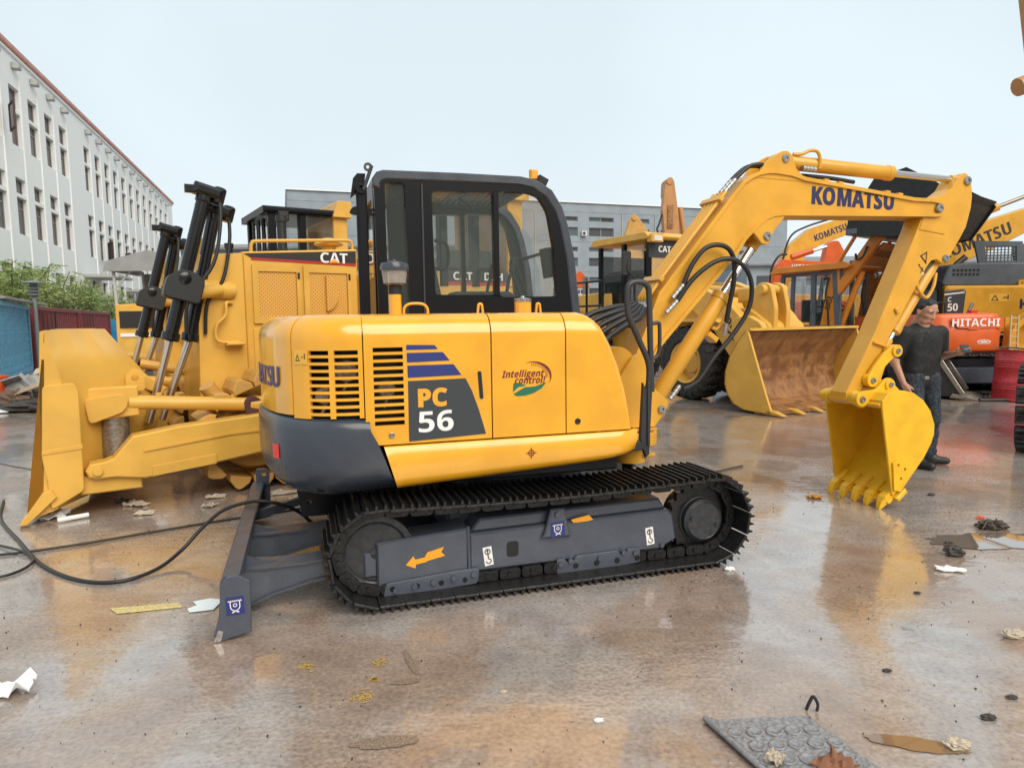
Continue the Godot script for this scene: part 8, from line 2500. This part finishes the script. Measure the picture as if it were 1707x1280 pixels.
func make_person():
	mat("skin", C(0.46, 0.25, 0.165), 0.5).subsurf_scatter_enabled = false
	mat("hair", C(0.012, 0.011, 0.011), 0.6)
	mat("tee", C(0.010, 0.011, 0.014), 0.85, 0.0, 2, 3.0)
	mat("denim", C(0.035, 0.055, 0.085), 0.85, 0.0, 4, 4.0, 0.5)
	mat("boot", C(0.012, 0.013, 0.013), 0.5)
	var P := thing("person", "man in black T-shirt and blue jeans walking behind the bucket, looking at a phone", "person", Vector3(3.97, 0, -6.55), 8.0)
	var sL := Vector3(-0.205, 1.285, 0); var sR := Vector3(0.185, 1.285, 0.0)
	var eL := Vector3(-0.275, 1.03, -0.02); var wL := Vector3(-0.235, 0.83, 0.06)
	var eR := Vector3(0.255, 1.06, -0.05); var wR := Vector3(0.20, 1.10, 0.20)
	var b := MB.new()
	# trunk, neck and arms
	net([[Vector3(0, 1.05, -0.01), Vector3(0, 1.25, -0.01), 0.08, 0.08], [Vector3(0, 0.9, 0), Vector3(0, 1.05, -0.01), 0.085, 0.08],
		[Vector3(-0.01, 1.29, 0), Vector3(-0.01, 1.42, 0.025), 0.062, 0.055], [sL, Vector3(0, 1.25, 0), 0.045, 0.06], [sR, Vector3(0, 1.25, 0), 0.045, 0.06],
		[sL, eL, 0.046, 0.039], [eL, wL, 0.038, 0.027], [sR, eR, 0.046, 0.039], [eR, wR, 0.038, 0.027],
		[Vector3(0.08, 0.88, 0), Vector3(0.10, 0.12, 0), 0.06, 0.035], [Vector3(-0.09, 0.88, 0), Vector3(-0.10, 0.5, 0.08), 0.06, 0.05], [Vector3(-0.10, 0.5, 0.08), Vector3(-0.10, 0.14, 0.12), 0.05, 0.035]], 0.014, 0.03, b)
	# head, tilted down towards the phone
	var HT := Transform3D(Basis.from_euler(Vector3(0.38, 0.28, 0.0)), Vector3(-0.005, 1.50, 0.04))
	net([[Vector3(0, 0.02, -0.015), Vector3(0, 0.03, 0.0), 0.088, 0.086], [Vector3(0, -0.03, 0.02), Vector3(0, -0.075, 0.035), 0.07, 0.052], [Vector3(-0.03, -0.085, 0.04), Vector3(0.03, -0.085, 0.04), 0.034, 0.034],
		[Vector3(0, 0.0, 0.085), Vector3(0, -0.035, 0.098), 0.010, 0.014], [Vector3(-0.012, -0.04, 0.09), Vector3(0.012, -0.04, 0.09), 0.010, 0.010],
		[Vector3(-0.05, 0.02, 0.07), Vector3(0.05, 0.02, 0.07), 0.016, 0.016], [Vector3(-0.045, -0.025, 0.058), Vector3(-0.04, -0.03, 0.06), 0.026, 0.024], [Vector3(0.045, -0.025, 0.058), Vector3(0.04, -0.03, 0.06), 0.026, 0.024],
		[Vector3(-0.02, -0.068, 0.082), Vector3(0.02, -0.068, 0.082), 0.008, 0.008], [Vector3(-0.018, -0.082, 0.078), Vector3(0.018, -0.082, 0.078), 0.009, 0.009],
		[Vector3(-0.088, -0.005, -0.01), Vector3(-0.092, -0.03, -0.005), 0.016, 0.011], [Vector3(0.088, -0.005, -0.01), Vector3(0.092, -0.03, -0.005), 0.016, 0.011], [Vector3(0, -0.06, -0.02), Vector3(0, -0.14, -0.03), 0.055, 0.055]], 0.007, 0.016, b, HT)
	# left-hand side of the picture: hanging hand, half closed
	var o := []
	var d := (wL - eL).normalized()
	var palm := wL + d * 0.075 + Vector3(0.008, 0, 0.004)
	o.append([wL, palm, 0.024, 0.03]); o.append([wL + d * 0.04 + Vector3(0, 0, 0.02), palm + Vector3(0.0, 0, 0.024), 0.018, 0.018]); o.append([wL + d * 0.04 - Vector3(0, 0, 0.016), palm - Vector3(0, 0, 0.022), 0.018, 0.018])
	for k in 4: finger(o, palm + d * 0.012 + Vector3(0.0, 0, 0.032 - 0.021 * k), (d + Vector3(0.12, 0, 0)).normalized(), Vector3(1.0, 0.35, 0.0), [0.078, 0.088, 0.082, 0.064][k], 0.0088)
	finger(o, wL + d * 0.03 + Vector3(0.012, 0, 0.03), (d + Vector3(0.5, 0, 0.75)).normalized(), Vector3(0.3, -0.3, -0.2), 0.065, 0.0098)
	net(o, 0.0045, 0.008, b)
	# hand with the phone: palm up under it
	o = []
	d = (wR - eR).normalized()
	palm = wR + d * 0.07
	o.append([wR, palm, 0.024, 0.026]); o.append([wR + d * 0.03 + Vector3(0.02, 0, 0), palm + Vector3(0.024, 0, 0), 0.017, 0.017]); o.append([wR + d * 0.03 - Vector3(0.018, 0, 0), palm - Vector3(0.024, 0, 0), 0.017, 0.017])
	for k in 4: finger(o, palm + d * 0.012 + Vector3(0.03 - 0.02 * k, 0.0, 0), (d + Vector3(0.35, 0.05, 0)).normalized(), Vector3(0.4, 0.95, -0.2), [0.064, 0.08, 0.084, 0.074][k], 0.0088)
	finger(o, wR + d * 0.035 + Vector3(-0.028, 0.005, 0), (d + Vector3(-0.5, 0.5, 0)).normalized(), Vector3(0.6, 0.5, 0.1), 0.066, 0.0098)
	net(o, 0.0045, 0.008, b)
	part("body", b, M.skin, P)
	# hair
	b = MB.new()
	net([[Vector3(0, 0.035, -0.03), Vector3(0, 0.038, -0.01), 0.090, 0.086], [Vector3(0, 0.0, -0.05), Vector3(0, 0.03, -0.05), 0.072, 0.076], [Vector3(-0.04, 0.082, 0.03), Vector3(0.04, 0.082, 0.03), 0.024, 0.024], [Vector3(-0.08, 0.03, -0.01), Vector3(-0.078, 0.05, 0.0), 0.018, 0.02], [Vector3(0.08, 0.03, -0.01), Vector3(0.078, 0.05, 0.0), 0.018, 0.02]], 0.008, 0.02, b, HT)
	part("hair", b, M.hair, P)
	b = MB.new()
	for s in [-1, 1]:
		b.box(HT * Vector3(0.032 * s, 0.022, 0.089), Vector3(0.034, 0.007, 0.006), 0.002, HT.basis)
		b.box(HT * Vector3(0.031 * s, 0.0, 0.082), Vector3(0.024, 0.006, 0.006), 0.002, HT.basis)
	part("brows_and_eyes", b, M.hair, P)
	# T-shirt
	b = MB.new()
	net([[Vector3(0, 0.84, 0.0), Vector3(0, 0.98, 0.0), 0.115, 0.11], [Vector3(-0.075, 0.83, 0), Vector3(-0.085, 1.2, 0), 0.098, 0.108], [Vector3(0.07, 0.83, 0), Vector3(0.075, 1.2, 0), 0.098, 0.108],
		[Vector3(-0.09, 1.27, -0.005), Vector3(0.08, 1.27, -0.005), 0.10, 0.10], [Vector3(-0.05, 1.335, -0.015), Vector3(0.04, 1.335, -0.015), 0.055, 0.055], [Vector3(0, 0.95, 0.0), Vector3(0, 1.24, 0.0), 0.112, 0.115],
		[sL, sL.lerp(eL, 0.72), 0.078, 0.066], [sR, sR.lerp(eR, 0.72), 0.078, 0.066], [Vector3(0.02, 1.0, 0.06), Vector3(0.10, 1.06, 0.07), 0.04, 0.035], [Vector3(-0.12, 0.93, 0.06), Vector3(0.06, 0.99, 0.075), 0.03, 0.03], [Vector3(-0.13, 1.1, 0.06), Vector3(0.0, 1.04, 0.08), 0.03, 0.03]], 0.013, 0.03, b)
	part("t_shirt", b, M.tee, P)
	# jeans
	b = MB.new()
	net([[Vector3(-0.07, 0.86, 0), Vector3(0.065, 0.86, 0), 0.115, 0.115], [Vector3(0.085, 0.82, 0), Vector3(0.125, 0.46, 0.02), 0.105, 0.072], [Vector3(0.125, 0.46, 0.02), Vector3(0.115, 0.10, -0.01), 0.07, 0.058],
		[Vector3(-0.095, 0.82, 0.0), Vector3(-0.10, 0.47, 0.09), 0.105, 0.072], [Vector3(-0.10, 0.47, 0.09), Vector3(-0.10, 0.11, 0.10), 0.07, 0.058],
		[Vector3(0.07, 0.13, 0.0), Vector3(0.155, 0.13, 0.0), 0.045, 0.045], [Vector3(0.08, 0.2, 0.01), Vector3(0.155, 0.22, 0.0), 0.048, 0.044], [Vector3(0.09, 0.31, 0.02), Vector3(0.15, 0.30, 0.01), 0.05, 0.05]], 0.012, 0.03, b)
	part("jeans", b, M.denim, P)
	add_box("belt_buckle", Vector3(-0.03, 0.865, 0.118), Vector3(0.045, 0.03, 0.012), M.steel, P, 0.005)
	# shoes
	for q in [[Vector3(0.11, 0.0, -0.02), 1.05], [Vector3(-0.10, 0.0, 0.10), 0.2]]:
		var dd := Vector3(sin(q[1]), 0, cos(q[1]))
		b = MB.new()
		net([[q[0] + Vector3(0, 0.05, 0) - dd * 0.05, q[0] + Vector3(0, 0.05, 0) + dd * 0.05, 0.042, 0.043], [q[0] + Vector3(0, 0.045, 0) + dd * 0.05, q[0] + Vector3(0, 0.04, 0) + dd * 0.17, 0.043, 0.036], [q[0] + Vector3(0, 0.09, 0) - dd * 0.02, q[0] + Vector3(0, 0.07, 0) + dd * 0.06, 0.045, 0.04]], 0.009, 0.02, b)
		part("shoe", b, M.boot, P)
	var Ph := thing("phone", "dark smartphone held flat in the walking man's hand", "phone", P.transform * (palm + d * 0.055 + Vector3(0.012, 0.028, 0)), 8.0)
	add_prism("phone_body", rnd(rect(-0.036, -0.075, 0.036, 0.075), 0.01, 3), -0.0045, 0.0045, M.black_gloss, Ph, 0.002, Transform3D(Basis.from_euler(Vector3(-1.15, -0.5, 0.0)), Vector3.ZERO))

# ---------------------------------------------------------------- build
func _ready():
	make_light()
	make_materials()
	make_place_materials()
	make_ground()
	make_white_building()
	make_grey_building()
	shed("low grey warehouse roofline behind the bulldozers", Vector3(-24.0, 0, -50.0), 0.0, 22.0, 6.9, 12.0, M.grey_wall)
	shed("low grey warehouse roof seen under the yellow boom", Vector3(19.0, 0, -55.0), 0.0, 40.0, 5.6, 14.0, M.grey_wall)
	make_containers()
	make_lamp()
	make_canopy()
	make_bamboo()
	make_excavator()
	var d := make_dozer(null, Vector3(-3.14, 0, -6.64), "yellow bulldozer with black lift rams nearest the small excavator, rag tied to its brace")
	make_dozer(d, Vector3(-4.665, 0, -8.988), "second yellow bulldozer parked behind the nearest one, cab and rams showing above it")
	make_loader()
	make_backhoe()
	make_far_machines()
	make_gatehouse()
	make_drum()
	make_person()
	make_cables()
	make_litter()
